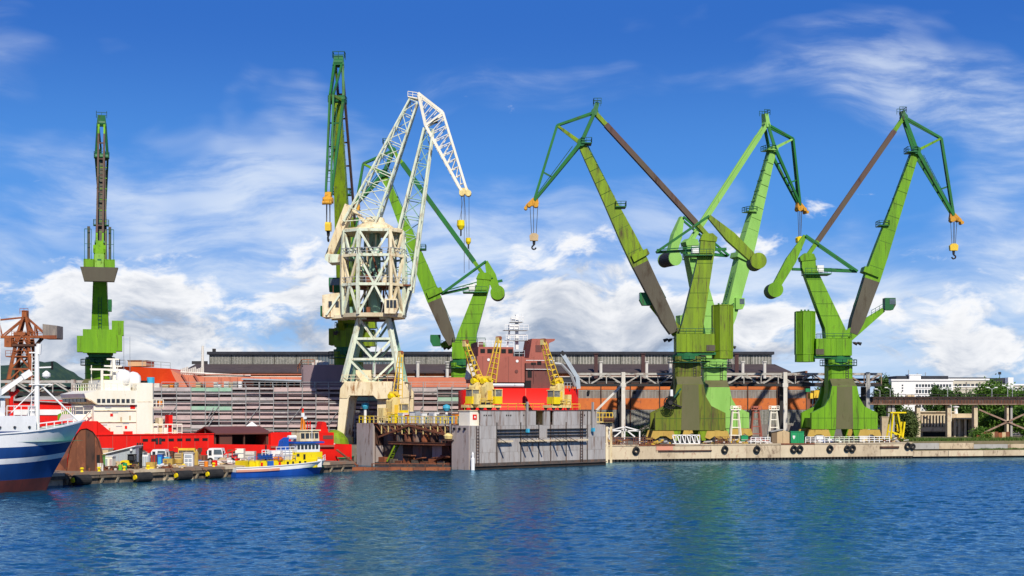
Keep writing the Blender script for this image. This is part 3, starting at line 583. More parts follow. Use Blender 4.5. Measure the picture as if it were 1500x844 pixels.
def jib_crane(label, cx, D, slew, J, g='green', dark='green_dark', lat='green_lattice', house='octagon', base_grey=True, hookc='yellow', sc=1.0, base=True, low='boom_grey', cab_c=None, ends=0, plate=True, boomc=None, tie='tie_brown', basec=None):
    loc = V(X(cx, D), D, GZ)
    o = thing('dockside_crane', label, 'crane', loc, local=True)
    cs, sn = math.cos(slew), math.sin(slew)
    def T(p): return V(p[0]*cs-p[1]*sn, p[0]*sn+p[1]*cs, p[2])*sc     # x = along the boom, y = across
    S = lambda p: p*sc
    A = lambda k, v=0.0: V(J[k][0], v, J[k][1])
    # --- portal: two flared side frames, sloping shoulders, shaft
    if base:
        prof = [(-6.5, 2.4), (-6.5, 5.6), (-3.9, 6.9), (-2.9, 8.6), (-2.45, 10.9), (2.45, 10.9), (2.9, 8.6), (3.9, 6.9), (6.5, 5.6), (6.5, 2.4)]
        for y0, y1 in ((-5.4, -4.1), (4.1, 5.4)):
            P(o, 'side_frame', basec or g, ('poly', prof, y0, y1), T=S)
        for s in (-1, 1):
            P(o, 'shoulder', 'base_grey' if base_grey else g, ('hexa', [(-2.4, s*4.1, 10.85), (2.4, s*4.1, 10.85), (2.4, s*5.38, 10.85), (-2.4, s*5.38, 10.85), (-2.3, s*2.2, 12.3), (2.3, s*2.2, 12.3), (2.3, s*2.6, 12.4), (-2.3, s*2.6, 12.4)]), T=S)
            P(o, 'frame_plate', 'base_grey' if plate else g, ('poly', [(-1.7, 2.45), (-1.5, 10.85), (1.5, 10.85), (1.7, 2.45)], s*5.4+.001*s, s*5.4+.05*s), T=S)
            P(o, 'cross_beam', basec or g, ('poly', [(s*5.3-.7, 2.7), (s*5.3+.7, 2.7), (s*5.3+.6, 4.6), (s*5.3-.6, 4.6)], -4.1, 4.1), T=S)
            for sy in (-1, 1): P(o, 'frame_foot', g, ('hexa', [(s*2.5-.35, sy*4.75-.4, .5), (s*2.5+.35, sy*4.75-.4, .5), (s*2.5+.35, sy*4.75+.4, .5), (s*2.5-.35, sy*4.75+.4, .5), (s*2.5-.8, sy*4.75-.5, 2.4), (s*2.5+.8, sy*4.75-.5, 2.4), (s*2.5+.8, sy*4.75+.5, 2.4), (s*2.5-.8, sy*4.75+.5, 2.4)]), T=S)
        for sx in (-1, 1):
            for sy in (-1, 1): bogie(o, sx*5.0, sy*4.75, 'ochre')
        ch = .55
        oc = lambda hw: [(-hw, -hw+ch), (-hw+ch, -hw), (hw-ch, -hw), (hw, -hw+ch), (hw, hw-ch), (hw-ch, hw), (-hw+ch, hw), (-hw, hw-ch)]
        P(o, 'shaft', basec or g, ('ring', [[V(x, y, z) for x, y in oc(hw)] for z, hw in ((4.0, 3.4), (7.0, 2.9), (9.5, 2.45), (11, 2.4), (16.3, 2.4))]), T=S)
        P(o, 'ladder', 'rope', ('ladder', (1.2, -2.5, 11), (1.2, -2.5, 16), .5, (1, 0, 0), .5, .04), T=S)
        if not base_grey: pass
    if base:
        for s in (-1, 1):
            for x in (-5.2, -3.9, -2.6, 2.6, 3.9, 5.2):
                zt_ = 5.5 if abs(x) > 5 else 6.2 if abs(x) > 4.4 else 6.8 if abs(x) > 3 else 9.0
                P(o, 'plate_seam', 'seam_green', ('box', x-.035, x+.035, s*5.4-.03, s*5.4+.03, 2.45, zt_), T=S)
            P(o, 'plate_seam', 'seam_green', ('box', -6.4, 6.4, s*5.4-.028, s*5.4+.028, 4.55, 4.62), T=S); P(o, 'plate_seam', 'seam_green', ('box', -2.35, 2.35, s*2.4-.03, s*2.4+.03, 13.4, 13.47), T=S)
    # --- slewing ring with walkway
    P(o, 'slewing_ring', dark, ('lathe', [(2.45, 15.3), (2.5, 15.6), (2.75, 15.7), (2.75, 16.6), (2.2, 16.7), (2.2, 17.1)], (0, 0, 0), 20), T=S)
    P(o, 'walkway', 'green_teal', ('lathe', [(2.4, 15.0), (3.7, 15.0), (3.7, 15.12), (2.4, 15.12)], (0, 0, 0), 16), T=S)
    pts = [V(3.65*math.cos(t), 3.65*math.sin(t), 15.1) for t in [i*math.pi/8 for i in range(17)]]
    P(o, 'handrail', 'green_teal', ('rail', pts, 1.1, 2, .045), T=S)
    # --- machinery house and counterweight cabinet
    P(o, 'machinery_house', g, ('box', -4.9, 2.2, -2.3, 2.3, 17.0, 20.4), T=T)
    P(o, 'house_plinth', dark, ('box', -5.2, 2.0, -2.0, 2.0, 16.5, 16.998), T=T)
    for i in range(6):
        x = -4.3+i*1.15
        for s in (-1, 1): P(o, 'panel_rib', g, ('box', x-.05, x+.05, s*2.3-.06, s*2.3+.06, 17.05, 20.35), T=T)
    for s in (-1, 1): P(o, 'patch_plate', 'boom_grey', ('box', -5.0, -3.4, s*2.36-.05, s*2.36+.05, 17.2, 18.3), T=T)
    if house == 'octagon':
        r = 2.0
        ring = lambda z, rr: [V(-6.7+rr*math.cos(t), rr*1.18*math.sin(t), z) for t in [math.pi/8+i*math.pi/4 for i in range(8)]]
        P(o, 'counterweight_tower', g, ('ring', [ring(15.8, r), ring(17.2, r), ring(25.9, r)]), T=T)
        for z in (17.25, 25.75): P(o, 'tower_band', g, ('ring', [ring(z, r+.06), ring(z+.16, r+.06)]), T=T)
        for i in range(8):
            a, b = ring(17.3, r+.03)[i], ring(25.8, r+.03)[i]
            P(o, 'tower_seam', g, ('bar', a, b, .12), T=T)
        for k in range(3): P(o, 'roof_vent', dark, ('tube', (-7.4+k*.7, 0, 25.9), (-7.4+k*.7, 0, 26.3), .18), T=T)
    elif house == 'box':
        P(o, 'engine_cabin', g, ('box', -7.6, -4.9, -3.0, 3.0, 17.2, 21.6), T=T)
        P(o, 'engine_cabin', g, ('box', -6.8, -3.2, -4.1, -2.31, 17.6, 20.6), T=T)
        P(o, 'engine_cabin', g, ('box', -6.6, -3.4, 2.31, 4.1, 17.4, 20.4), T=T)
        P(o, 'switch_cabin', g, ('box', -5.6, -2.6, 2.2 if ends > 0 else -4.4, 4.4 if ends > 0 else -2.2, 20.62, 23.4), T=T)
        P(o, 'cabin_rib', g, *[('box', -7.68, -7.55, y-.04, y+.04, 17.25, 21.5) for y in (-2, -1, 0, 1, 2)], T=T)
    P(o, 'handrail', 'green_teal', ('rail', [V(-4.8, 2.2, 20.4), V(2.1, 2.2, 20.4), V(2.1, -2.2, 20.4), V(-4.8, -2.2, 20.4)], 1.0, 1.8, .04), T=T)
    # --- leaning tower
    tb = J['tbase']; tz = tb[1]-.4; tu = tb[0]+.1
    P(o, 'leaning_tower', g, ('ring', [[V(u0, -v, z), V(u1, -v, z), V(u1, v, z), V(u0, v, z)] for u0, u1, v, z in ((-2.8, 1.7, 1.7, 20.3), (-3.0+.2*(tu+6)*0, 1.0, 1.6, 22.5), (tu-1.45, tu+1.35, 1.05, tz-2.2), (tu-1.5, tu+1.2, 1.0, tz))]), T=T)
    for k_ in (.2, .4, .6, .8):
        z_ = 22.5+(tz-2.2-22.5)*k_; ua, ub, v_ = -3.0+(tu-1.45+3.0)*k_, 1.0+(tu+1.35-1.0)*k_, 1.6-.55*k_
        for s in (-1, 1): P(o, 'plate_seam', 'seam_green', ('box', ua, ub, s*v_-.03, s*v_+.03, z_, z_+.07), T=T)
    P(o, 'tower_head', g, ('poly', [(tu-1.7, tz-.9), (tu-1.9, tz-.1), (tu-1.0, tz+.7), (tu+.9, tz+.6), (tu+1.4, tz-.6)], -1.15, 1.15), T=T)
    P(o, 'ladder', 'green_teal', ('ladder', V(-2.6, 0, 21), V(tu-1.6, 0, tz-1), .6, (0, 1, 0), .7, .05), T=T)
    # --- boom
    f, pv, lk = A('foot'), A('pivot'), A('link')
    d = (pv-f).normalized(); tl = (lk-f).dot(d)/(pv-f).length
    at = lambda t: f.lerp(pv, t)
    def sec(t, w, v):
        n = V(d.z, 0, -d.x); c = at(t); return [c-n*w/2-V(0, v, 0), c+n*w/2-V(0, v, 0), c+n*w/2+V(0, v, 0), c-n*w/2+V(0, v, 0)]
    P(o, 'lower_boom', low, ('ring', [sec(-.02, 1.6, 1.5), sec(.05, 2.5, 1.45), sec(tl-.02, 3.1, 1.2)]), T=T)
    P(o, 'upper_boom', boomc or g, ('ring', [sec(tl-.02, 3.16, 1.2), sec(tl+.12, 3.0, 1.15), sec(.7, 2.2, .95), sec(.97, 1.45, .75), sec(1.0, 1.0, .7)]), T=T)
    n = V(d.z, 0, -d.x)
    for i in range(10):
        t = tl+.04+i*(.95-tl)/10; w = 3.2-1.75*max(0, (t-tl))/(1-tl)
        P(o, 'boom_flange', g, ('bar', at(t)-n*w/2-V(0, 1.0, 0), at(t)-n*w/2+V(0, 1.0, 0), .16, .16), T=T)
    for i in range(9):
        t = tl+.05+i*(.93-tl)/9; k_ = max(0, (t-tl))/(1-tl); w = 3.05-1.55*k_; vv = 1.19-.42*k_
        for s in (-1, 1): P(o, 'plate_seam', 'seam_green', ('bar', at(t)-n*w*.48+V(0, s*vv, 0), at(t)+n*w*.48+V(0, s*vv, 0), .05, .09), T=T)
    lad = MB(T); q0, q1 = at(tl*.4)-n*1.55, at(.985)-n*.95; lad.ladder(q0, q1, .7, (0, 1, 0), .9, .05); lad.build('boom_ladder', 'green_teal', o)
    for t, w in ((tl+.27, 1.35), (.985, .8)):
        c = at(t)-n*w
        P(o, 'boom_platform', dark, ('box', c.x-1.0, c.x+1.0, -1.5, 1.5, c.z-.08, c.z+.08), T=T)
        P(o, 'handrail', 'green_teal', ('rail', [V(c.x-1, -1.45, c.z), V(c.x+1, -1.45, c.z), V(c.x+1, 1.45, c.z), V(c.x-1, 1.45, c.z), V(c.x-1, -1.45, c.z)], 1.0, 1, .05), T=T)
    for t in (tl+.02,): P(o, 'boom_bracket', g, ('bar', at(t)-n*2.3, at(t)+n*1.0, 3.2, 1.1, 3.2, 1.4), T=T)
    # --- tie bar
    tb3, ta = A('tbase'), A('tail'); m0, m1 = tb3.lerp(ta, .10), tb3.lerp(ta, .90)
    for s in (-.55, .55):
        off = V(0, s, 0)
        P(o, 'tie_end', g, ('bar', tb3+off, m0+off, .35, .75), T=T); P(o, 'tie_bar', tie if not cab_c else g, ('bar', m0+off, m1+off, .35, .95), T=T); P(o, 'tie_end', g, ('bar', m1+off, ta+off, .35, .75), T=T)
    for k in range(6): c = m0.lerp(m1, (k+.5)/6); P(o, 'tie_spacer', tie if not cab_c else g, ('bar', c-V(0, .5, 0), c+V(0, .5, 0), .25, .25), T=T)
    # --- fly jib
    nz_, st_, tt = A('nose'), A('strut'), A('ttop')
    for s in (-1, 1):
        P(o, 'jib_chord', lat, ('bar', ta+V(0, s*.7, 0), pv+V(0, s*1.15, 0), .4, .62), T=T)
        P(o, 'jib_chord', lat, ('bar', pv+V(0, s*1.15, 0), nz_+V(0, s*.45, 0), .42, .72, .32, .48), T=T)
        P(o, 'jib_strut', g, ('bar', pv+V(0, s*.8, 0), st_+V(0, s*.25, 0), .3, .55, .3, .4), T=T)
        P(o, 'jib_stay', lat, ('bar', ta+V(0, s*.6, 0), st_+V(0, s*.3, 0), .3, .44), T=T)
        P(o, 'jib_stay', lat, ('bar', st_+V(0, s*.3, 0), nz_+V(0, s*.4, .3), .3, .46), T=T)
    for k in (.25, .5, .75):
        a = pv.lerp(nz_, k); P(o, 'jib_tie', lat, ('bar', a-V(0, 1.15-.7*k, 0), a+V(0, 1.15-.7*k, 0), .22, .22), T=T)
    a, b = pv.lerp(nz_, .6), st_.lerp(nz_, .62); P(o, 'jib_tie', lat, ('bar', a, b, .25, .3), T=T)
    P(o, 'jib_ladder', 'green_teal', ('ladder', pv.lerp(nz_, .08)+V(.9, 0, .3), pv.lerp(nz_, .92)+V(.35, 0, .2), .6, (0, 1, 0), .8, .045), T=T)
    P(o, 'jib_head', dark, ('bar', ta-(tt-ta).normalized()*.6, tt, 1.9, 1.0, 1.5, .8), ('lathe', [(.1, -.7), (.7, -.7), (.7, .7), (.1, .7)], ta, 12, 'y'), T=T)
    P(o, 'handrail', 'green_teal', ('rail', [tt+V(-.7, -1, -.4), tt+V(.7, -1, -.4), tt+V(.7, 1, -.4), tt+V(-.7, 1, -.4)], 1.1, .8, .05), T=T)
    P(o, 'pivot_block', dark, ('lathe', [(.1, -1.3), (.75, -1.3), (.75, 1.3), (.1, 1.3)], pv, 12, 'y'), T=T)
    # --- sheave head, ropes, hook block
    P(o, 'sheave_head', 'orange', ('poly', [(nz_.x-.6, nz_.z+.7), (nz_.x+.35, nz_.z+.45), (nz_.x+1.7, nz_.z-.9), (nz_.x+1.6, nz_.z-1.4), (nz_.x+.5, nz_.z-1.0), (nz_.x-.5, nz_.z-1.2), (nz_.x-.8, nz_.z-.5)], -.5, .5), T=T)
    for dx, dz, r in ((-.25, -.85, .5), (1.0, -.85, .42), (1.65, -1.45, .34)):
        P(o, 'sheave', 'orange', ('lathe', [(.1, -.75), (r, -.75), (r*.85, 0), (r, .75), (.1, .75)], nz_+V(dx, 0, dz), 14, 'y'), T=T)
    hz = J['hook']; hx = nz_.x+.1
    for dx, dy in ((-.7, -.3), (.1, -.3), (.1, .3), (.75, .3)):
        P(o, 'hoist_rope', 'rope', ('tube', (hx+dx, dy, nz_.z-1.2), (hx+dx*.6, dy, hz+.6), .055, None, 5), T=T)
    P(o, 'hook_block', hookc, ('poly', [(hx-.75, hz-.5), (hx-.85, hz+.5), (hx-.4, hz+.9), (hx+.4, hz+.9), (hx+.85, hz+.5), (hx+.75, hz-.5)], -.45, .45), T=T)
    P(o, 'hook', 'dark_steel', ('tube', (hx, 0, hz-.5), (hx, 0, hz-1.3), .3, .22), ('path', [V(hx, 0, hz-1.3), V(hx+.4, 0, hz-1.6), V(hx+.35, 0, hz-2.0), V(hx-.1, 0, hz-2.15), V(hx-.4, 0, hz-1.8)], .16), T=T)
    # --- counterweight lever
    lt, lp, dr = A('ltop'), A('lpiv'), A('drum'); ld = (dr-lt).normalized(); ln = V(-ld.z, 0, ld.x)
    def lsec(c, w, v): return [c-ln*w/2-V(0, v, 0), c+ln*w/2-V(0, v, 0), c+ln*w/2+V(0, v, 0), c-ln*w/2+V(0, v, 0)]
    P(o, 'lever_arm', g, ('ring', [lsec(lt, .7, .55), lsec(lt.lerp(dr, .45), 2.0, .8), lsec(lt.lerp(dr, .8), 1.7, .8), lsec(dr, 1.5, .8)]), T=T)
    if house != 'box':
        P(o, 'counterweight', 'dark_steel', ('lathe', [(.1, -2.2), (1.45, -2.2), (1.5, -2.0), (1.5, 2.0), (1.45, 2.2), (.1, 2.2)], dr, 24, 'y'), T=T)
        for s in (-1, 1): P(o, 'counterweight_cap', g, ('lathe', [(.1, -.02), (1.52, -.02), (1.52, .3), (.1, .35)], dr+V(0, 2.2*s-(.0 if s > 0 else .3), 0), 24, 'y'), T=T)
    else:
        P(o, 'counterweight', 'boom_grey', ('hexa', [dr+V(-.8, -2.7, -1.2), dr+V(1.2, -2.7, -1.2), dr+V(1.2, 2.7, -1.2), dr+V(-.8, 2.7, -1.2), dr+V(-.9, -3.4, 1.4), dr+V(1.6, -3.4, 1.4), dr+V(1.6, 3.4, 1.4), dr+V(-.9, 3.4, 1.4)]), T=T)
        for s in (-1, 1):
            P(o, 'counterweight_end', g, ('box', dr.x-.8, dr.x+1.4, 1.9*s-.9, 1.9*s+.9, dr.z+1.42, dr.z+2.9), T=T)
            P(o, 'mast_post', 'boom_grey', ('box', dr.x-.3, dr.x+.3, 1.9*s-.25, 1.9*s+.25, dr.z+2.9, dr.z+9.0), T=T)
            P(o, 'handrail', 'green_teal', ('rail', [V(dr.x-1, 2.6*s, dr.z+2.9), V(dr.x-1, 1.4*s, dr.z+2.9)], 5.5, .6, .06), T=T)
    for s in (-.8, .8):
        P(o, 'link_rod', lat, ('bar', lt+V(0, s, 0), lk-n*1.9+V(0, s, 0), .26, .42), T=T)
    P(o, 'rack_beam', lat, ('bar', A('rack'), lk-n*1.9, .7, .5), T=T)
    P(o, 'rack_rail', lat, ('bar', A('rack', .9)+V(2, 0, .5), lk-n*1.9+V(0, .9, .4), .16, .2), T=T)
    P(o, 'rack_drive', 'white', ('box', tu+1.6, tu+2.9, -.9, .9, tz-3.0, tz-1.7), T=T)
    P(o, 'rack_platform', dark, ('box', tu-1.0, tu+4.2, -2.0, 2.0, tz-3.6, tz-3.4), T=T)
    P(o, 'handrail', 'green_teal', ('rail', [V(tu-1, -1.9, tz-3.4), V(tu+4.2, -1.9, tz-3.4)], 1.0, 1.3, .045), T=T)
    P(o, 'handrail', 'green_teal', ('rail', [V(tu-1, 1.9, tz-3.4), V(tu+4.2, 1.9, tz-3.4)], 1.0, 1.3, .045), T=T)
    # --- driver's cab on its arm
    cb = V(J['cab'][0], -1.0, J['cab'][1])
    P(o, 'cab_arm', g, ('bar', V(1.6, -1.0, 20.9), cb+V(-1.1, 0, -1.2), .9, 2.4, .7, .9), T=T)
    cabp = P(o, 'driver_cab', dark if not cab_c else cab_c, ('poly', [(cb.x-1.0, cb.z-1.3), (cb.x-1.0, cb.z+1.1), (cb.x+1.1, cb.z+1.1), (cb.x+1.15, cb.z-.3), (cb.x+.6, cb.z-1.3)], -2.0, 0.0), T=T)
    P(cabp, 'cab_window', 'glass', ('box', cb.x-.1, cb.x+1.0, -2.04, -1.98, cb.z-.2, cb.z+.9), ('box', cb.x+1.1, cb.x+1.16, -1.8, -.2, cb.z-.2, cb.z+.9), T=T)
    P(o, 'handrail', 'green_teal', ('rail', [V(cb.x-3.6, -1.5, cb.z-2.4), V(cb.x-1.2, -1.5, cb.z-1.0)], 1.0, 1, .045), T=T)
    for k in range(2):
        P(o, 'floodlight', 'dark_steel', ('tube', (2.6+k*.8, -1.6, 19.6), (3.3+k*.8, -1.9, 19.3), .2, .35), T=T)
    P(o, 'lamp_arm', 'green_teal', ('bar', (2.2, -1.6, 19.7), (4.3, -1.8, 19.5), .12, .12), T=T)
    return o
# front right crane, boom to the right
jib_crane('bright green jib crane at the right, boom leaning right above a clean flared base', 1228, 285, 0.0, J4)
# its neighbour in front: boom to the left
J3a = joints(dict(foot=(984, 482), pivot=(851, 210), tail=(871, 165), ttop=(875, 151), strut=(816, 184), nose=(783, 294), tbase=(1036, 345), ltop=(1038, 317), lpiv=(1050, 350), drum=(1108, 384),
                 link=(948, 376), rack=(1064, 365), cab=(946, 437), hook=349), 1006, 268, 1.0, -1)
jib_crane('weathered olive green jib crane with boom leaning left and cable reel on its base', 1006, 268, math.pi, J3a, g='green_olive', hookc='tan', basec='green_base')
# pale green crane behind it
c30 = math.cos(R(22))
J3b = joints(dict(foot=(1063, 478), pivot=(1138, 212), tail=(1128, 176), ttop=(1126, 160), strut=(1171, 194), nose=(1182, 293), tbase=(1010, 354), ltop=(996, 321), lpiv=(1003, 352), drum=(978, 383),
                  link=(1078, 378), rack=(996, 372), cab=(1079, 444), hook=346), 1046, 300, c30)
jib_crane('pale fresh green jib crane half hidden behind the olive crane', 1046, 300, R(22), J3b, g='green_light', dark='green_light', base_grey=True, hookc='yellow_pure', low='green_light', cab_c='green_light', plate=False)
# far crane in the middle, its jib hidden by the white lattice crane
J5 = joints(dict(foot=(661, 500), pivot=(562, 255), tail=(576, 221), ttop=(566, 209), strut=(532, 240), nose=(522, 300), tbase=(708, 402), ltop=(712, 383), lpiv=(716, 395), drum=(729, 430),
                 link=(634, 436), rack=(736, 411), cab=(638, 498), hook=346), 678, 302, 1.0, -1)
jib_crane('green jib crane with V shaped boom and tower behind the ship in the floating dock', 678, 302, math.pi, J5, g='green', lat='green_lattice', hookc='yellow_pure', low='boom_grey', house='none', tie='green_lattice')
# tall crane seen end-on, boom towards us
J2 = dict(J4); J2['nose'] = (25.0, 40.5); J2['hook'] = 35.2; J2['strut'] = (21.5, 57.5)
jib_crane('tall dark and lime green crane seen end-on left of the white lattice crane', 511, 273, R(-91), J2, g='green_olive', house='box', ends=1, sc=1.07, hookc='yellow', low='green_olive')
# crane at the left, boom away from us, box counterweight towards us
J1 = dict(J4); J1['drum'] = (-9.6, 31.6); J1['ltop'] = (-6.4, 38.2); J1['pivot'] = (13.5, 57.6); J1['tail'] = (11.6, 64.0); J1['ttop'] = (11.4, 65.6)
jib_crane('green crane at the far left seen from behind its grey box counterweight', 147, 262, R(105), J1, g='green', house='box', ends=-1, low='boom_grey', lat='green_dark', boomc='boom_grey', sc=.955)
# ------------------------------------------------------------------ white lattice crane
def lattice(par, name, m, p0, p1, w0, v0, w1, v1, n, r0=.22, r1=.1, chord_m=None):
    p0, p1 = Vector(p0), Vector(p1); d = (p1-p0).normalized(); nn = V(d.z, 0, -d.x)
    cor = lambda t, a, b: p0.lerp(p1, t)+nn*a*(w0+(w1-w0)*t)+V(0, b*(v0+(v1-v0)*t), 0)
    CS = ((-1, -1), (1, -1), (1, 1), (-1, 1))
    for a, b in CS: P(par, name+'_chord', chord_m or m, ('tube', cor(0, a, b), cor(1, a, b), r0, r0*.75, 6))
    mb = MB()
    for i in range(n):
        t0, t1 = i/n, (i+1)/n
        for k in range(4):
            A_, B_ = CS[k], CS[(k+1) % 4]
            if i % 2: A_, B_ = B_, A_
            mb.tube(cor(t0, *A_), cor(t1, *B_), r1, n=5); mb.tube(cor(t1, *CS[k]), cor(t1, *CS[(k+1) % 4]), r1, n=5)
    tag(mb.build(name+'_lacing', m, par), kind='stuff')
def white_crane():
    D = 250.0; s = D/F; cx = 547
    o = thing('lattice_crane', 'tall cream white lattice crane on a four legged portal by the floating dock', 'crane', (X(cx, D), D, GZ))
    def q(px, py, v=0.0): return V(X(px, D), D+v, Z(py, D))
    # portal
    for sy in (-1, 1):
        y = sy*5.5
        P(o, 'portal_leg', 'cream', ('ring', [[q(499, 652, y-.7), q(508, 652, y-.7), q(508, 652, y+.7), q(499, 652, y+.7)], [q(504, 584, y-.9), q(517, 584, y-.9), q(517, 584, y+.9), q(504, 584, y+.9)], [q(506, 570, y-.9), q(526, 570, y-.9), q(526, 570, y+.9), q(506, 570, y+.9)]]))
        P(o, 'portal_leg', 'cream', ('ring', [[q(588, 652, y-.7), q(602, 652, y-.7), q(602, 652, y+.7), q(588, 652, y+.7)], [q(580, 584, y-.9), q(603, 584, y-.9), q(603, 584, y+.9), q(580, 584, y+.9)], [q(572, 570, y-.9), q(600, 570, y-.9), q(600, 570, y+.9), q(572, 570, y+.9)]]))
        P(o, 'portal_beam', 'cream', ('poly', [(q(505, 570).x, q(0, 570).z), (q(511, 561).x, q(0, 561).z), (q(596, 561).x, q(0, 561).z), (q(603, 575).x, q(0, 575).z), (q(603, 583).x, q(0, 583).z), (q(557, 585).x, q(0, 585).z), (q(552, 580).x, q(0, 580).z), (q(518, 580).x, q(0, 580).z), (q(515, 584).x, q(0, 584).z), (q(504, 584).x, q(0, 584).z)], D+y-1.0, D+y+1.0))
    for px in (511, 594): P(o, 'portal_beam', 'cream', ('box', X(px-6, D), X(px+6, D), D-4.5, D+4.5, Z(580, D), Z(563, D)))
    P(o, 'portal_column', 'cream', ('box', X(557, D), X(572, D), D-5.4, D-3.6, GZ, Z(584, D)))
    P(o, 'portal_deck', 'cream', ('box', X(507, D), X(598, D), D-6.3, D+6.3, Z(561, D), Z(560, D)))
    P(o, 'handrail', 'cream', ('rail', [V(X(507, D), D-6.2, Z(560, D)), V(X(598, D), D-6.2, Z(560, D))], 1.1, 1.5, .05))
    P(o, 'winch_house', 'cream', ('box', X(524, D), X(546, D), D-3, D+1, Z(560, D), Z(543, D)))
    for px in (503, 597):
        for sy in (-5.5, 5.5): P(o, 'travel_bogie', 'yellow_pale', ('box', X(px-9, D), X(px+9, D), D+sy-.8, D+sy+.8, GZ, GZ+1.3))
    # tapering lattice tower
    bot = [(508, -5.2), (590, -5.2), (590, 5.2), (508, 5.2)]; top = [(529, -3.0), (571, -3.0), (571, 3.0), (529, 3.0)]
    zb, zt = 561, 468
    def tc(k, t): return q(bot[k][0]+(top[k][0]-bot[k][0])*t, zb+(zt-zb)*t, bot[k][1]+(top[k][1]-bot[k][1])*t)
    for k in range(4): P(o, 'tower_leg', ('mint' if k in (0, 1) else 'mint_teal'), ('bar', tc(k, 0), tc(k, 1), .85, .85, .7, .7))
    lv = [0, .36, .68, 1.0]
    for a, b in zip(lv, lv[1:]):
        for k in range(4):
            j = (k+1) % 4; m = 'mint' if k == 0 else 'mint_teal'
            mid = tc(k, a).lerp(tc(j, a), .5)
            P(o, 'tower_brace', m, ('bar', tc(k, b), mid, .34, .34)); P(o, 'tower_brace', m, ('bar', tc(j, b), mid, .34, .34))
            P(o, 'tower_ring', m, ('bar', tc(k, b), tc(j, b), .4, .4))
    P(o, 'tower_stair', 'mint_teal', ('ladder', q(545, 560), q(552, 500), .8), ('ladder', q(560, 500, 1), q(547, 468, 1), .8))
    # slewing deck and cage
    P(o, 'slewing_ring', 'rust_dark', ('lathe', [(.1, 0), (3.4, 0), (3.4, .8), (.1, .8)], q(549, 470), 20))
    oc = [(506, -3.4), (530, -5.4), (575, -5.2), (592, -2.5), (592, 2.5), (575, 5.2), (530, 5.4), (506, 3.4)]
    def ringz(py, g=1.0): return [q(549+(x-549)*g, py, v*g) for x, v in oc]
    P(o, 'slewing_deck', 'cream', ('ring', [ringz(466.5, 1.0), ringz(461, 1.03)]))
    for v in (-1, 1): P(o, 'deck_tie', 'cream', ('bar', q(484, 466, 2*v), q(506, 465, 3*v), .5, .6))
    lev = [(463, 1.0), (420, 1.04), (378, 1.02), (342, .98)]
    for (ya, ga), (yb, gb) in zip(lev, lev[1:]):
        ra, rb = ringz(ya, ga), ringz(yb, gb)
        for k in range(8):
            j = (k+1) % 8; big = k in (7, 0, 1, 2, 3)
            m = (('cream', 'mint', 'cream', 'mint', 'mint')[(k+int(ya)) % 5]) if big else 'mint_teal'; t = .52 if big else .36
            P(o, 'cage_post', m, ('bar', ra[k], rb[k], t, t))
            P(o, 'cage_ring', m, ('bar', rb[k], rb[j], t*.9, t*.9))
            if big:
                mid = rb[k].lerp(rb[j], .5) if int(ya) % 2 else ra[k].lerp(ra[j], .5); src = (ra[k], ra[j]) if int(ya) % 2 else (rb[k], rb[j])
                P(o, 'cage_brace', m, ('bar', src[0], mid, .38, .38)); P(o, 'cage_brace', m, ('bar', src[1], mid, .38, .38))
    P(o, 'upper_deck', 'cream', ('ring', [ringz(343, .96), ringz(338, .96)]))
    P(o, 'mid_deck', 'rust', ('ring', [ringz(421, .9), ringz(419, .9)]))
    P(o, 'dome_cap', 'cream', ('lathe', [(3.4, 0), (3.2, .7), (1.8, 1.5), (1.6, 2.2), (.2, 2.5)], q(549, 338), 16))
    P(o, 'centre_column', 'mint_teal', ('tube', q(549, 466), q(549, 338), 1.1, 1.0, 12))
    for i in range(5):
        P(o, 'machinery', ('rust', 'galv', 'mint_teal', 'rust_dark', 'cream')[i], ('box', X(522+i*11, D), X(531+i*11, D), D-1.5+i*.5, D+1+i*.5, Z(461-(i % 3)*41, D), Z(446-(i % 3)*41-i % 2*4, D)))
    P(o, 'cage_ladder', 'galv', ('ladder', q(560, 462, -2), q(568, 421, -2), .7), ('ladder', q(540, 420, -2), q(534, 380, -2), .7))
    for py in (419, 377): P(o, 'handrail', 'galv', ('rail', [p for p in ringz(py, 1.06)[:5]], 1.1, 1.5, .05))
    rb = random.Random(17)
    for i in range(26):
        a_ = q(rb.uniform(514, 586), rb.choice((463, 441, 420, 400, 378)), rb.uniform(-3.5, 3.0)); b_ = q(rb.uniform(514, 586), rb.choice((441, 420, 400, 378, 346)), rb.uniform(-3.5, 3.0))
        if (a_-b_).length > 1.5: P(o, 'inner_strut', rb.choice(('cream', 'mint_teal', 'rust', 'mint')), ('bar', a_, b_, .2, .24))
    for i in range(9): P(o, 'small_machine', rb.choice(('rust', 'cream', 'dark_steel', 'mint_teal')), ('box', X(516+i*8, D), X(521+i*8, D), D-3.8+(i % 3), D-2.6+(i % 3), Z((463, 420, 377)[i % 3], D), Z((452, 411, 366)[i % 3], D)))
    # rear cabin and driver's cab
    mh = P(o, 'machinery_cabin', 'cream', ('poly', [(X(475, D), Z(466, D)), (X(475, D), Z(434, D)), (X(490, D), Z(431.5, D)), (X(508, D), Z(430, D)), (X(508, D), Z(466, D))], D-2.6, D+2.6))
    for px in (484, 494): P(mh, 'cabin_window', 'glass_dark', ('box', X(px, D), X(px+5, D), D-2.66, D-2.58, Z(452, D), Z(443, D)))
    P(mh, 'cabin_box', 'green_dark', ('box', X(471, D), X(475, D)-.01, D-1.6, D+1.6, Z(464, D), Z(449, D)))
    P(mh, 'roof_mast', 'rust', ('tube', q(488, 432), q(488, 418), .08))
    P(o, 'cabin_strut', 'mint', ('bar', q(481, 463, -2.8), q(503, 430, -2.8), .3))
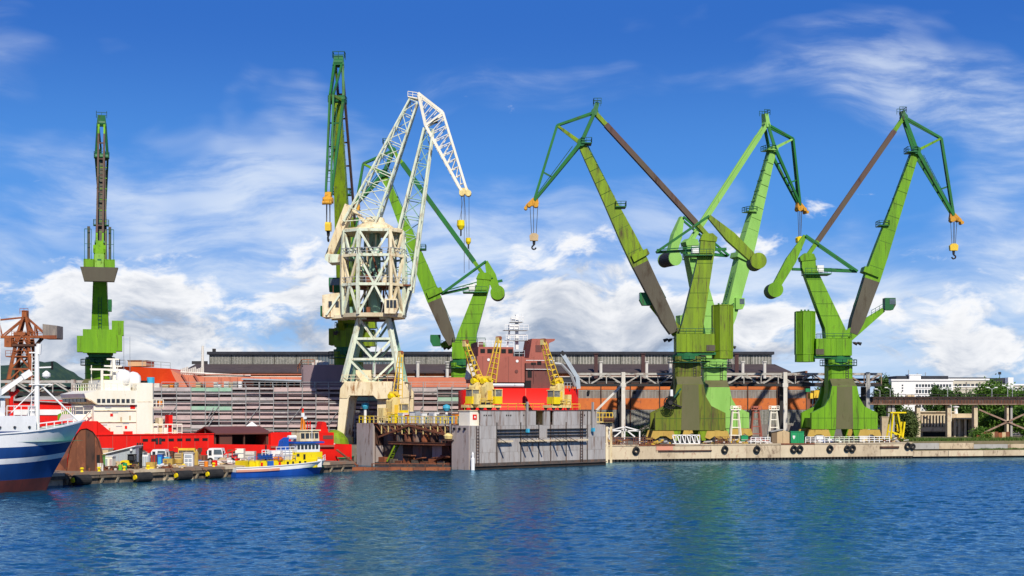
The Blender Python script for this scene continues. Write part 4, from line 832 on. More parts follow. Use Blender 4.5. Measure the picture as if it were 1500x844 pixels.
    cb = P(o, 'driver_cab', 'cream', ('poly', [(X(568, D), Z(463, D)), (X(568, D), Z(442, D)), (X(586, D), Z(442, D)), (X(588, D), Z(455, D)), (X(584, D), Z(463, D))], D-6.6, D-4.4))
    for k in range(3): P(cb, 'cab_window', 'glass_dark', ('box', X(571+k*5, D), X(575+k*5, D), D-6.66, D-6.58, Z(455, D), Z(444, D)))
    # counterweight arm
    for v in (-1.5, 1.5): P(o, 'counterweight_arm', 'cream', ('bar', q(513, 303, v), q(482, 380, v), 1.0, 1.5, .9, 1.2))
    P(o, 'counterweight', 'mint', ('poly', [(X(478, D), Z(382, D)), (X(480, D), Z(374, D)), (X(502, D), Z(375, D)), (X(503, D), Z(386, D)), (X(484, D), Z(387, D))], D-2.4, D+2.4))
    for v in (-1.5, 1.5): P(o, 'arm_brace', 'cream', ('bar', q(513, 304, v), q(545, 334, v), .5))
    # boom, luffing frame, fly jib
    lattice(o, 'stay', 'mint', q(526, 336), q(606, 149), 2.7, 2.6, .75, .9, 9, .24, .085, 'mint')
    lattice(o, 'boom', 'mint_teal', q(584, 424), q(628, 190), 2.3, 2.8, .8, 1.0, 9, .30, .085, 'mint')
    P(o, 'boom_platform', 'rust', ('box', X(574, D), X(604, D), D-3.2, D+3.2, Z(421, D), Z(419, D))); P(o, 'handrail', 'mint', ('rail', [q(574, 419, -3.2), q(604, 419, -3.2)], 1.1, 1.2, .06))
    for v in (-2.6, 2.6): P(o, 'platform_strut', 'mint', ('bar', q(590, 464, v), q(602, 421, v), .5)); P(o, 'platform_strut', 'mint', ('bar', q(590, 464, v), q(578, 421, v), .4))
    for i in range(4): P(o, 'machinery', ('galv', 'rust', 'mint_teal', 'cream')[i], ('box', X(526+i*12, D), X(534+i*12, D), D-3.4, D-1.8, Z(419 if i % 2 else 377, D)+.05, Z(405 if i % 2 else 366, D)))
    for i in range(5): P(o, 'inner_brace', ('rust', 'mint_teal', 'cream')[i % 3], ('bar', q(518+i*14, 462 if i % 2 else 420, 1.5), q(530+i*11, 421 if i % 2 else 345, -1.5), .3))
    for i in range(3): P(o, 'upper_brace', 'mint', ('bar', q(560+i*12, 419, -2.2), q(575+i*9, 345, -2.2), .3)); P(o, 'upper_brace', 'mint', ('bar', q(600-i*6, 380, -2.4), q(566+i*5, 345, -2.4), .22))
    kn, nz_, tl = q(649, 166), q(681, 281), q(613, 138); pv = q(624, 186)
    for v in (-1, 1):
        o1 = V(0, 1.2*v, 0); o2 = V(0, .45*v, 0)
        P(o, 'jib_chord', 'ship_white', ('bar', tl+o1*.8, kn+o1*.7, .32, .42)); P(o, 'jib_chord', 'ship_white', ('bar', kn+o1*.7, nz_+V(.35, 0, .2)+o2, .30, .40))
        P(o, 'jib_chord', 'ship_white', ('bar', tl+V(.1, 0, -.3)+o1*.8, pv+o1, .34, .46)); P(o, 'jib_chord', 'ship_white', ('bar', pv+o1, nz_+V(-.5, 0, -.1)+o2, .36, .48))
        P(o, 'jib_strut', 'ship_white', ('bar', pv+o1, kn+o1*.7, .3))
    lac = MB()
    for i in range(9):
        a0 = pv.lerp(nz_, i/9); b0 = kn.lerp(nz_, (i+.6)/9.6); b1 = kn.lerp(nz_, max(0, i-.4)/9.6)
        for v in (-.8, .8): lac.tube(a0+V(0, v*(1-i/16), 0), b0+V(0, v*(1-i/16), 0), .08, n=5); lac.tube(a0+V(0, v*(1-i/16), 0), b1+V(0, v*(1-i/16), 0), .07, n=5)
        lac.tube(a0-V(0, 1-i/14, 0), a0+V(0, 1-i/14, 0), .08, n=5); lac.tube(b0-V(0, .8-i/14, 0), b0+V(0, .8-i/14, 0), .08, n=5)
    for i in range(5):
        a0 = tl.lerp(kn, i/5); a1 = tl.lerp(pv, i/5+.1)
        for v in (-.9, .9): lac.tube(a0+V(0, v, 0), a1+V(0, v, 0), .08, n=5)
    tag(lac.build('jib_lacing', 'ship_white', o), kind='stuff')
    P(o, 'tail_platform', 'ship_white', ('bar', q(598, 143), q(614, 146), 1.8, .2), ('rail', [q(598, 143, -.9), q(612, 145, -.9)], .9, 1, .05))
    P(o, 'jib_machinery', 'dark_steel', ('box', X(632, D), X(641, D), D-.6, D+.6, Z(180, D), Z(176, D)))
    P(o, 'sheave_head', 'yellow_pale', ('poly', [(nz_.x-1.0, nz_.z+.6), (nz_.x+.5, nz_.z+.6), (nz_.x+.9, nz_.z-.4), (nz_.x+.2, nz_.z-.6), (nz_.x-1.0, nz_.z-.1)], D-.6, D+.6))
    for dx, r in ((-.5, .5), (.6, .55)): P(o, 'sheave', 'yellow_pale', ('lathe', [(.1, -.7), (r, -.7), (r, .7), (.1, .7)], nz_+V(dx, 0, -.3), 12, 'y'))
    for px, py in ((676, 345), (680, 400), (687, 395)): P(o, 'hoist_rope', 'rope', ('tube', q(px, 283), q(px, py), .045, None, 5))
white_crane()
# two yellow hooks hanging in front of the far crane
for (px, py, pb, lab) in ((675, 332, 430, 'larger yellow hook ball hanging on ropes left of the far green tower'), (686, 355, 425, 'smaller yellow hook ball hanging lower and nearer the far green tower')):
    D = 243; p = W(px, py, D); k = 1.25 if px == 675 else .85
    h = thing('crane_hook', lab, 'hook', p, group='hooks of the white crane')
    P(h, 'hook_weight', 'yellow_pure', ('lathe', [(.1, .9*k), (.5*k, .85*k), (.55*k, .1*k), (.3*k, -.4*k), (.1, -.5*k)], p, 12))
    P(h, 'hook', 'dark_steel', ('tube', p+V(0, 0, -.4*k), p+V(0, 0, -1.3*k), .12))
    P(h, 'hoist_rope', 'rope', ('tube', p+V(-.2, 0, .8*k), W(680, 284, D)+V(0, 0, 0), .035, None, 5))
# ------------------------------------------------------------------ rusty crane far left
def rust_crane():
    D = 330.0
    o = thing('tower_crane', 'rusty orange hammerhead crane with a square counterweight at the left edge', 'crane', (X(36, D), D, GZ))
    q = lambda px, py, v=0.0: V(X(px, D), D+v, Z(py, D))
    for sx in (-1, 1):
        for v in (-1, 1):
            P(o, 'tower_leg', 'crane_rust', ('bar', q(34+sx*17, 560, v*2.6), q(36+sx*8, 496, v*1.4), .7))
            P(o, 'tower_leg', 'crane_rust', ('bar', V(X(34+sx*17, D), D+v*2.6, GZ), q(34+sx*17, 560, v*2.6), .8))
    for i, (py, hw) in enumerate(((558, 16.7), (541, 14.3), (523, 11.8), (507, 9.5))):
        for v in (-1, 1):
            P(o, 'tower_ring', 'crane_rust', ('bar', q(35-hw, py, v*hw*.155), q(35+hw, py, v*hw*.155), .4))
            P(o, 'tower_brace', 'crane_rust', ('bar', q(35-hw, py, v*hw*.155), q(35, py-16, v*hw*.14), .32)); P(o, 'tower_brace', 'crane_rust', ('bar', q(35+hw, py, v*hw*.155), q(35, py-16, v*hw*.14), .32))
        for sx in (-1, 1): P(o, 'tower_ring', 'crane_rust', ('bar', q(35+sx*hw, py, -hw*.155), q(35+sx*hw, py, hw*.155), .4))
    P(o, 'walkway', 'crane_rust', ('box', X(13, D), X(52, D), D-2.2, D+2.2, Z(523.5, D), Z(522, D))); P(o, 'handrail', 'crane_rust', ('rail', [q(13, 522, -2.2), q(52, 522, -2.2)], 1.2, 1.2, .06))
    P(o, 'foot_platform', 'rust_dark', ('box', X(12, D), X(56, D), D-3, D+3, Z(562, D), Z(556, D)))
    P(o, 'slewing_platform', 'rust_dark', ('box', X(23, D), X(55, D), D-2.4, D+2.4, Z(508, D), Z(505, D))); P(o, 'handrail', 'crane_rust', ('rail', [q(23, 505, -2.3), q(55, 505, -2.3)], 1.1, 1.2, .06))
    P(o, 'jib_girder', 'crane_rust', ('box', X(-60, D), X(66, D), D-1.3, D+1.3, Z(495.5, D), Z(492, D)))
    P(o, 'handrail', 'crane_rust', ('rail', [q(20, 492, -1.3), q(66, 492, -1.3)], 1.0, 1.2, .06))
    P(o, 'girder_brace', 'rust_dark', ('bar', q(52, 508), q(64, 495), .4), ('bar', q(60, 495), q(52, 505), .3))
    P(o, 'jib_box', 'rust_orange', ('box', X(23, D), X(40, D), D-1.5, D+1.5, Z(492, D), Z(487, D)))
    cw = P(o, 'counterweight', 'sheet_grey', ('poly', [(X(67, D), Z(495, D)), (X(67, D), Z(475.5, D)), (X(88, D), Z(478, D)), (X(88, D), Z(496, D))], D-2.2, D+2.2))
    P(cw, 'counterweight_tray', 'crane_rust', ('box', X(67.5, D), X(87.5, D), D-2.25, D+2.25, Z(497, D), Z(492, D)))
    P(o, 'driver_cab', 'crane_rust', ('box', X(12, D), X(22, D), D-2.6, D-.4, Z(509, D), Z(496, D)))
    for sx in (-1, 1):
        for v in (-1, 1): P(o, 'apex_leg', 'crane_rust', ('bar', q(36+sx*9, 492, v*1.2), q(37+sx*2, 464, v*.5), .5))
    P(o, 'apex_cap', 'crane_rust', ('box', X(33.5, D), X(40.5, D), D-.8, D+.8, Z(465, D), Z(455, D))); P(o, 'handrail', 'crane_rust', ('rail', [q(31, 460, -.9), q(43, 460, -.9)], 1.2, 1, .05))
    for a, b in (((36, 465), (-60, 475)), ((38, 464), (68, 491)), ((36, 466), (5, 492)), ((36, 466), (24, 492)), ((38, 466), (50, 492)), ((-2, 473), (2, 494)), ((52, 476), (53, 492))):
        for v in (-.8, .8): P(o, 'tie_rod', 'crane_rust', ('bar', q(*a, v*.6), q(*b, v), .28))
    P(o, 'mast_ladder', 'rust_dark', ('ladder', q(36, 555), q(36, 500), .8, (1, 0, 0), .6, .06))
rust_crane()
# ------------------------------------------------------------------ ships
def hull(par, name, L, rows, hb, rake, mats, bands, s0=.6, flare=None, stern=.85, n=26, deck=None, xs=0.0, sheer=2):
    # rows: (z aft, z bow); hull skin lofted from stern (xs) to stem (xs+L), one material per band between rows
    mb = MB(); pts = {}
    R_ = len(rows)
    for i in range(n+1):
        s = 1-(1-i/n)**1.35
        for r, (za, zb) in enumerate(rows):
            f = r/(R_-1); z = za+(zb-za)*s**sheer
            full = (flare or (1.6, 3.4)); p = full[0]+(full[1]-full[0])*f
            h = hb*(1-max(0, (s-s0)/(1-s0))**p)*(stern+(1-stern)*min(1, s/.25))
            if r == 0: h *= .86
            x = xs+L*s+rake*max(0., z)/max(rows[-1][1], .1)*s**3
            pts[i, r, 1] = V(x, h, z); pts[i, r, -1] = V(x, -h, z)
    for side in (1, -1):
        idx = {}; vs = []
        for i in range(n+1):
            for r in range(R_): idx[i, r] = len(vs); vs.append(pts[i, r, side])
        for r in range(R_-1):
            fs = [(idx[i, r], idx[i+1, r], idx[i+1, r+1], idx[i, r+1])[::1 if side < 0 else -1] for i in range(n)]
            b = len(mb.v); mb.add(vs if r == 0 else [], [])
            base = b if r == 0 else base
            for f in fs: mb.f.append([base+k for k in f]); mb.m.append(bands[r])
    for r in range(R_-1): mb.add([pts[0, r, -1], pts[0, r+1, -1], pts[0, r+1, 1], pts[0, r, 1]], [(0, 1, 2, 3)], bands[r])
    o = mb.build(name, mats, par, True)
    if deck:
        zr, m = deck; dv = [pts[i, R_-1, 1] for i in range(n+1)]+[pts[i, R_-1, -1] for i in range(n, -1, -1)]
        d = MB(); k = len(dv); d.add([V(p.x, p.y*.985, zr if zr is not None else p.z) for p in dv], [(i, i+1, k-2-i, k-1-i) for i in range(n)]); d.build('deck', m, par)
    return o, pts
# ---- striped ship at the left edge
def striped_ship():
    rz = math.atan2(.44, .90); o = thing('moored_ship', 'white ship with blue stripes and green foredeck cut by the left edge', 'ship', (-53.2, 161.6, 0), rz, local=True)
    rows = [(-.8, -.8), (1.35, 1.5), (3.05, 3.7), (3.65, 4.3), (4.9, 5.5), (6.3, 7.9)]
    h, pts = hull(o, 'hull', 36, rows, 5.6, 4.4, ['hull_boot', 'hull_blue', 'hull_white'], [0, 1, 2, 1, 2], s0=.74, flare=(1.5, 4.2), xs=-36, deck=(5.6, 'deck_green'), sheer=9)
    # bulwark inside lining
    lin = MB(); k = [i for i in range(12, 27)]
    for sd in (1, -1):
        a = [V(pts[i, 5, sd].x-.25, pts[i, 5, sd].y*.93, pts[i, 5, sd].z-.03) for i in k if i < 26]; b = [V(pts[i, 4, sd].x-.9, pts[i, 4, sd].y*.86, 5.5) for i in k if i < 26]
        lin.ring([a, b], False, closed=False)
    lin.build('bulwark_lining', 'deck_green', o)
    P(o, 'gunwale', 'hull_white', *[('bar', pts[i, 5, sd], pts[i+1, 5, sd], .3, .14) for sd in (1, -1) for i in range(10, 26)])
    sup = P(o, 'superstructure', 'hull_white', ('polyz', [(-1.2, -2.9), (-1.2, 2.9), (-9, 5.0), (-30, 5.0), (-30, -5.0), (-9, -5.0)], 5.9, 8.45))
    for i in range(5): P(sup, 'porthole', 'glass_dark', ('tube', V(-2.0-i*1.6, -3.25-i*.435, 7.2), V(-1.9-i*1.6, -3.05-i*.435, 7.2), .14, .14, 10))
    P(sup, 'stripe', 'hull_blue', ('hexa', [V(-2.5, -3.33, 6.15), V(-9, -5.06, 6.15), V(-9, -4.9, 6.15), V(-2.5, -3.1, 6.15), V(-1.9, -3.17, 6.75), V(-9, -5.06, 6.75), V(-9, -4.9, 6.75), V(-1.9, -3.0, 6.75)]))
    for i in range(6): 
        x = -.3-i*2.1; P(o, 'porthole', 'glass_dark', ('lathe', [(.05, -.1), (.13, -.1), (.13, .25), (.05, .25)], V(x, -3.65-1.25*(1-math.exp(x*.25))-.06*i, 5.35), 10, 'y'))
    wh = P(o, 'wheelhouse', 'hull_white', ('polyx', [(-3.6, 8.45), (-3.8, 9.5), (-3.9, 10.4), (3.9, 10.4), (3.8, 9.5), (3.6, 8.45)], -14, -4.6)); 
    P(o, 'wheelhouse_roof', 'zinc', ('box', -14.3, -4.1, -4.2, 4.2, 10.4, 10.65))
    for i in range(4): P(wh, 'bridge_window', 'glass_dark', ('box', -4.62, -4.5, -3.3+i*1.75, -2.0+i*1.75, 9.45, 10.2)); P(wh, 'bridge_window', 'glass_dark', ('box', -6.4-i*1.7, -5.1-i*1.7, -3.93, -3.83, 9.5, 10.25))
    P(o, 'handrail', 'white', ('rail', [V(-4.4, -3.7, 8.45), V(-1.3, -2.8, 8.45), V(-1.3, 2.8, 8.45)], 1.1, .8, .05)); P(o, 'handrail', 'white', ('rail', [V(-1.0, -3.3, 6.5), V(1.6, -2.6, 6.8), V(3.0, -1.7, 7.1)], 1.1, .8, .06))
    P(o, 'tarpaulin', 'blue', ('polyx', [(-1.2, 10.65), (-1.1, 12.0), (0, 12.5), (1.1, 12.0), (1.2, 10.65)], -9, -5.2))
    ar = P(o, 'crane_arm', 'white', ('bar', V(-5.2, 0, 10.6), V(-1.9, 0, 13.1), .45, .55, .4, .45)); P(ar, 'arm_head', 'white', ('bar', V(-2.3, 0, 12.8), V(-1.4, 0, 13.4), .6, .7))
    m = P(o, 'mast', 'white', ('tube', V(-.75, 0, 6), V(-.75, 0, 16.3), .33, .24, 10))
    P(m, 'crosstree', 'white', ('bar', V(-1.6, 0, 12.0), V(.9, 0, 12.0), .7, .15)); P(m, 'lamp_bracket', 'white', ('bar', V(-.75, 0, 13.9), V(.9, 0, 14.0), .15, .15)); P(m, 'lamp_bracket', 'white', ('bar', V(-1.6, 0, 15.6), V(-.5, 0, 15.6), .15, .15))
    P(m, 'mast_head', 'white', ('tube', V(-.6, 0, 15.4), V(-.5, 0, 16.6), .3)); P(m, 'mast_lamp', 'black', ('tube', V(.9, 0, 13.7), V(.9, 0, 14.6), .14)); P(m, 'radar_dome', 'white', ('lathe', [(.1, -.4), (.45, -.2), (.45, .15), (.1, .45)], V(.25, -.2, 13.1), 12)); P(m, 'mast_ladder', 'white', ('ladder', V(-1.2, 0, 6.5), V(-1.1, 0, 15.5), .35, (1, 0, 0), .4, .03))
    P(o, 'stay', 'white', ('tube', V(-.4, 0, 12.0), V(4.0, -.3, 7.6), .11)); P(o, 'stay', 'white', ('tube', V(-.9, 0, 11.5), V(-4.0, -1.5, 8.5), .06)); P(o, 'stay', 'white', ('tube', V(-.6, 0, 11.9), V(-1.6, 1.8, 8.5), .08))
    P(o, 'whip_aerial', 'white', ('tube', V(-4.8, -1.0, 10.6), V(-4.8, -1.0, 19.5), .05, .03, 5))
    P(o, 'anchor_winch', 'deck_green', ('box', .0, 1.4, -1.2, 1.2, 6.0, 7.0), ('tube', V(.7, -1.5, 6.7), V(.7, 1.5, 6.7), .5)); P(o, 'fire_monitor', 'red', ('tube', V(-3.4, 1, 8.4), V(-3.4, 1, 11.2), .25), ('tube', V(-3.4, 1, 10.6), V(-2.6, 1, 11.4), .2))
striped_ship()
# ---- red supply vessel with white superstructure
def red_ship():
    u = V(-.813, -.584, 0); rz = math.atan2(u.y, u.x); org = V(-28.5, 228, 0); hb = 6.0
    o = thing('supply_vessel', 'red hulled supply vessel with tall white superstructure behind the jetty', 'ship', org, rz, local=True)
    def lx(px, off=hb):          # local x of a photo column on the side facing us
        k = (px-CXP)/F; b = org+V(-u.y, u.x, 0)*off; return (b.x-k*b.y)/(k*u.y-u.x)
    def lz(py, px, off=hb):
        t = lx(px, off); y = org.y+u.x*off+u.y*t; return EYE-(py-HYP)*y/F
    hull(o, 'hull', 46.5, [(-1, -1), (.6, .8), (2.4, 3.2), (3.75, 5.2)], hb, 2.8, ['hull_boot', 'red'], [0, 1, 1], s0=.72, flare=(1.6, 3), stern=.95, deck=(3.6, 'red'))
    zt = lz(636.8, 260)
    x1, x0 = lx(131), lx(313); 
    bw = P(o, 'bulwark', 'red', ('box', x0, x1, hb-.35, hb+.02, 3.5, zt)); P(bw, 'cap_rail', 'red', ('box', x0, x1, hb-.5, hb+.14, zt, zt+.15))
    for i in range(9): P(bw, 'plate_seam', 'primer', ('box', x0+.9+i*2.05, x0+.95+i*2.05, hb+.02, hb+.045, 3.5, zt))
    for i in range(8): P(bw, 'freeing_port', 'black', ('box', x0+1+i*1.3, x0+1.8+i*1.3, hb+.021, hb+.06, zt-.95, zt-.55))
    for px in (231, 236): P(bw, 'fairlead', 'dark_steel', ('box', lx(px), lx(px-3.5), hb+.022, hb+.12, zt-1.3, zt-.45))
    xa, xb = lx(489), lx(396); za = lz(634, 440)
    bs = P(o, 'bulwark', 'red', ('box', xa, xb, hb-.35, hb+.02, 3.5, za)); P(bs, 'rubbing_bar', 'primer', ('box', xa, xb, hb+.02, hb+.2, 3.4, 3.7)); P(bs, 'name_panel', 'primer_dark', ('box', lx(488), lx(473), hb+.021, hb+.04, 4.6, 5.2))
    P(o, 'stern_ramp_horn', 'red', ('poly', [(lx(483), za), (lx(479), za+1.6), (lx(474), za+1.7), (lx(470), za)], hb-2, hb-.4))
    P(o, 'bulwark', 'red', ('box', .5, x1, -hb-.02, -hb+.35, 3.5, zt))
    # forecastle
    f0, f1 = lx(146), 47.0; zf = lz(617, 125)
    P(o, 'forecastle', 'red', ('polyz', [(f0+.2, -5.4), (f0+.2, 5.7), (f1-5, 5.0), (f1-1.5, 2.8), (f1+1.5, 0), (f1-1.5, -2.8), (f1-5, -5.0)], 3.4, zf))
    P(o, 'forecastle_sweep', 'red', ('poly', [(f0+.3, zt), (f0+.3, zf), (f0-2.2, zt)], hb-.9, hb-.1))
    # superstructure
    h0, h1, tw = lx(199, 4.8), lx(137, 4.8), lx(223, 4.8); zb = lz(572, 165, 4.8); z0 = 3.6; zt = max(zt, z0+.6)
    s = P(o, 'superstructure', 'ship_white', ('box', h0, h1, -4.8, 4.8, z0, lz(593, 165, 4.8)))
    br = P(o, 'bridge', 'ship_white', ('poly', [(h0, lz(593, 165, 4.8)+.002), (h1-.3, lz(593, 165, 4.8)+.002), (h1+1.3, lz(583, 165, 4.8)), (h1+1.5, lz(577, 165, 4.8)), (h1-.4, zb), (h0, zb)], -5.2, 5.2))
    P(br, 'bridge_band', 'cream', ('poly', [(h1-.2, lz(592.5, 165)), (h1+1.35, lz(583.5, 165)), (h1+1.1, lz(582.5, 165)), (h1-.4, lz(592, 165))], -5.25, 5.25)) 
    wpx = (144.2, 151.2, 158.5, 165.5, 172.5, 180, 187, 194.3)
    for i, px in enumerate(wpx): 
        a = lx(px, 5.2); P(br, 'bridge_window', 'glass_dark' if i != 7 else 'glass_dirty', ('box', a-.24, a+.24, 5.19, 5.27, lz(590, 165, 5.2), lz(584.5, 165, 5.2)))
    for i in range(6): P(br, 'bridge_window', 'glass_dark', ('box', h1+1.0, h1+1.36, -4.6+i*1.6, -3.3+i*1.6, lz(589, 165), lz(584, 165)))
    for py in (601, 618): P(s, 'deck_line', 'cream', ('box', h0+.05, h1-.05, 4.8, 4.95, lz(py+.9, 165), lz(py, 165)))
    for px, py in ((147, 622), (190, 609), (177, 611), (160, 627)): P(s, 'rust_stain', 'tan', ('box', lx(px, 4.8)-.12, lx(px, 4.8)+.12, 4.8, 4.815, lz(py+7, px), lz(py, px)))
    t = P(o, 'funnel_block', 'ship_white', ('box', tw, h0-.02, -4.6, 4.9, z0, lz(561, 210, 4.8))); P(t, 'panel_seam', 'cream', ('box', tw, h0-.1, 4.9, 4.93, lz(589, 210), lz(588.3, 210))); P(t, 'door', 'cream', ('box', tw+.4, tw+1.2, 4.9, 4.95, z0+.1, z0+2.2))
    for dx, w in ((.8, 1.1), (3.6, 1.3)): P(o, 'red_locker', 'red', ('box', h0+dx, h0+dx+w, 4.85, 5.6, z0, lz(632, 180)))
    P(s, 'flag_plate', 'red', ('box', lx(194, 4.8)-.35, lx(194, 4.8)+.35, 4.8, 4.86, lz(599, 190), lz(593.6, 190))); P(s, 'hatch', 'red', ('box', lx(163, 4.8)-.2, lx(163, 4.8)+.2, 4.8, 4.86, lz(610, 165), lz(606, 165)))
    for px, py in ((142, 602), (175, 602), (168, 604), (182, 602), (152, 622), (174, 624), (184, 620), (158, 597)): P(s, 'vent_grille', 'zinc', ('box', lx(px, 4.8)-.45, lx(px, 4.8)+.45, 4.8, 4.85, lz(py+1, px), lz(py, px)))
    P(s, 'fire_hose_box', 'red', ('box', lx(184, 4.8)-.15, lx(184, 4.8)+.15, 4.8, 4.9, lz(628, 184), lz(624, 184)))
    for a_, b_, z_ in ((h1+.05, h1+4.2, lz(607, 130)),):
        P(o, 'fore_deckhouse', 'ship_white', ('hexa', [V(a_, -4, z0), V(b_, -3, z0), V(b_, 3, z0), V(a_, 4, z0), V(a_, -4, z_), V(b_-2.2, -3, z_), V(b_-2.2, 3, z_), V(a_, 4, z_)]))
        P(o, 'handrail', 'ship_white', ('rail', [V(a_, 4, z_), V(b_-2.2, 3, z_), V(b_-2.2, -3, z_)], 1.1, .9, .06)); P(o, 'companion_ladder', 'ship_white', ('ladder', V(b_-.5, 3.4, z0+1.5), V(a_+.3, 4.3, z_+.3), .9, (0, 1, 0), .5, .07))
    P(o, 'handrail', 'ship_white', ('rail', [V(h0, 5.1, zb), V(h1-.5, 5.1, zb), V(h1-.5, -5.1, zb)], 1.0, 1.0, .05)); P(o, 'monkey_island', 'ship_white', ('box', h0+.3, h0+4.2, -3, 3.4, zb, zb+1.5)); 
    for px, py, r in ((181, 553, 1.15), (194.5, 556, 1.15)):
        x = lx(px, 2.5); z = lz(py, px, 2.5); P(o, 'satellite_dome', 'white', ('lathe', [(.1, -r*1.05), (r*.85, -r), (r, -.1), (r*.92, r*.45), (r*.55, r*.85), (.02, r)], V(x, 2.5, z), 16), smooth=True); P(o, 'dome_post', 'ship_white', ('tube', V(x, 2.5, zb), V(x, 2.5, z-r), .3))
    mx = lx(165, 0); mt = P(o, 'radar_mast', 'ship_white', ('bar', V(mx, -.8, zb), V(mx, -.2, zb+4.6), .4), ('bar', V(mx, .8, zb), V(mx, .2, zb+4.6), .4), ('bar', V(mx-1.2, 0, zb), V(mx, 0, zb+4.4), .3), ('bar', V(mx, -1, zb+1.6), V(mx, 1, zb+1.6), .2))
    for z, w in ((2.3, 1.6), (3.6, 1.3), (4.6, .9)): P(mt, 'yardarm', 'ship_white', ('bar', V(mx-w, 0, zb+z), V(mx+w, 0, zb+z), .22))
    P(mt, 'radar_scanner', 'white', ('bar', V(mx-1.4, 1.2, zb+3.0), V(mx+1.2, 1.2, zb+3.0), .2, .3))
    fx = lx(149, 3); P(o, 'light_mast', 'ship_white', ('tube', V(fx, 3, zb), V(fx, 3, zb+3.0), .2), ('bar', V(fx-1.7, 3, zb+3.0), V(fx+1.7, 3, zb+3.0), .25))
    for px in (133.5, 172): P(o, 'aerial', 'ship_white', ('tube', V(lx(px, 2), 2, zb), V(lx(px, 2), 2, zb+3.6), .06))
    for px, h in ((181, 9.8), (190, 7.8)): P(o, 'whip_aerial', 'galv', ('tube', V(lx(px, 3), 3, zb+1), V(lx(px, 3), 3, zb+h), .045, .03, 5))
    P(o, 'exhaust_uptake', 'sky_blue', ('tube', V(lx(220.5, 3), 3, lz(561, 220)), V(lx(220.5, 3), 3, lz(552, 220)), .55, .55, 12)); P(o, 'deck_box', 'black', ('box', lx(214, 3), lx(208, 3), 2.2, 3.4, lz(561, 210), lz(557, 210)))
    # aft winch gear and ladders at the deckhouse back
    for i in range(5):
        x = tw-.6-i*.75; P(o, 'deck_gear', ('ship_white', 'cream', 'ship_white', 'red', 'cream')[i], ('box', x-.3, x+.3, 3.2, 4.6, z0, z0+(3.6, 4.4, 3.0, 4.8, 2.6)[i]))
    P(o, 'handrail', 'ship_white', ('rail', [V(tw-4.4, 5.0, zt-.9), V(tw, 5.0, zt-.9)], 2.4, .7, .07)); P(o, 'side_balcony', 'cream', ('box', tw-1.6, tw-.01, 3.4, 4.9, lz(598, 228), lz(597, 228))); P(o, 'life_raft', 'bright_orange', ('tube', V(tw-1.2, 4.6, lz(593, 228)), V(tw-1.2, 4.6, lz(587, 228)), .35, .35, 10)); P(o, 'handrail', 'ship_white', ('rail', [V(tw-1.6, 4.9, lz(597, 228)), V(tw, 4.9, lz(597, 228))], 1.1, .6, .06))
    # brown workshop standing on the aft deck
    wx0, wx1 = lx(394, 4.6), lx(314, 4.6); za, zr = lz(636, 350), lz(627, 350); zf = 3.61
    w = thing('deck_workshop', 'dark brown gabled workshop shed with open doors on the red deck', 'shed', org+u*((wx0+wx1)/2), rz, local=True); c = (wx0+wx1)/2
    q0, q1 = wx0-c, wx1-c
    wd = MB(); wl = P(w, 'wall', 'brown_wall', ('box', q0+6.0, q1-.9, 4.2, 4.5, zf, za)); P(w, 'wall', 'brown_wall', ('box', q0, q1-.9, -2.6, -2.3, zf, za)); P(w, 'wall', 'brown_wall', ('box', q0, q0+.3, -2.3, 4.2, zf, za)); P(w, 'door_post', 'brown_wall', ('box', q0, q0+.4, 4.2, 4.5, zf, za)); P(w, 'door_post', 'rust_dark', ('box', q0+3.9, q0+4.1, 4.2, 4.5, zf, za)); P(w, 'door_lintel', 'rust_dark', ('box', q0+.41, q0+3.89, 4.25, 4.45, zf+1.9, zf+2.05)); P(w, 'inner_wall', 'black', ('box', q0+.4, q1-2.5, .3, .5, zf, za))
    P(w, 'roof_slope', 'brown_roof', ('hexa', [V(q0-.3, 4.9, za-.05), V(q1, 4.9, za-.05), V(q1, .9, zr), V(q0-.3, .9, zr), V(q0-.3, 4.9, za+.15), V(q1, 4.9, za+.15), V(q1, .9, zr+.2), V(q0-.3, .9, zr+.2)])); P(w, 'roof_slope', 'brown_roof', ('hexa', [V(q0-.3, .898, zr), V(q1, .898, zr), V(q1, -2.9, za-.05), V(q0-.3, -2.9, za-.05), V(q0-.3, .898, zr+.2), V(q1, .898, zr+.2), V(q1, -2.9, za+.15), V(q0-.3, -2.9, za+.15)]))
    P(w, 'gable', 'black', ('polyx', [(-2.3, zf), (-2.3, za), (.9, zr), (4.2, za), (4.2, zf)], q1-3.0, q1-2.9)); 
    for y in (-2.4, .9, 4.3): P(w, 'gable_post', 'brown_wall', ('box', q1-.35, q1-.1, y-.1, y+.1, zf, za if y != .9 else zr))
    return lx, org, u, rz
red_ship()
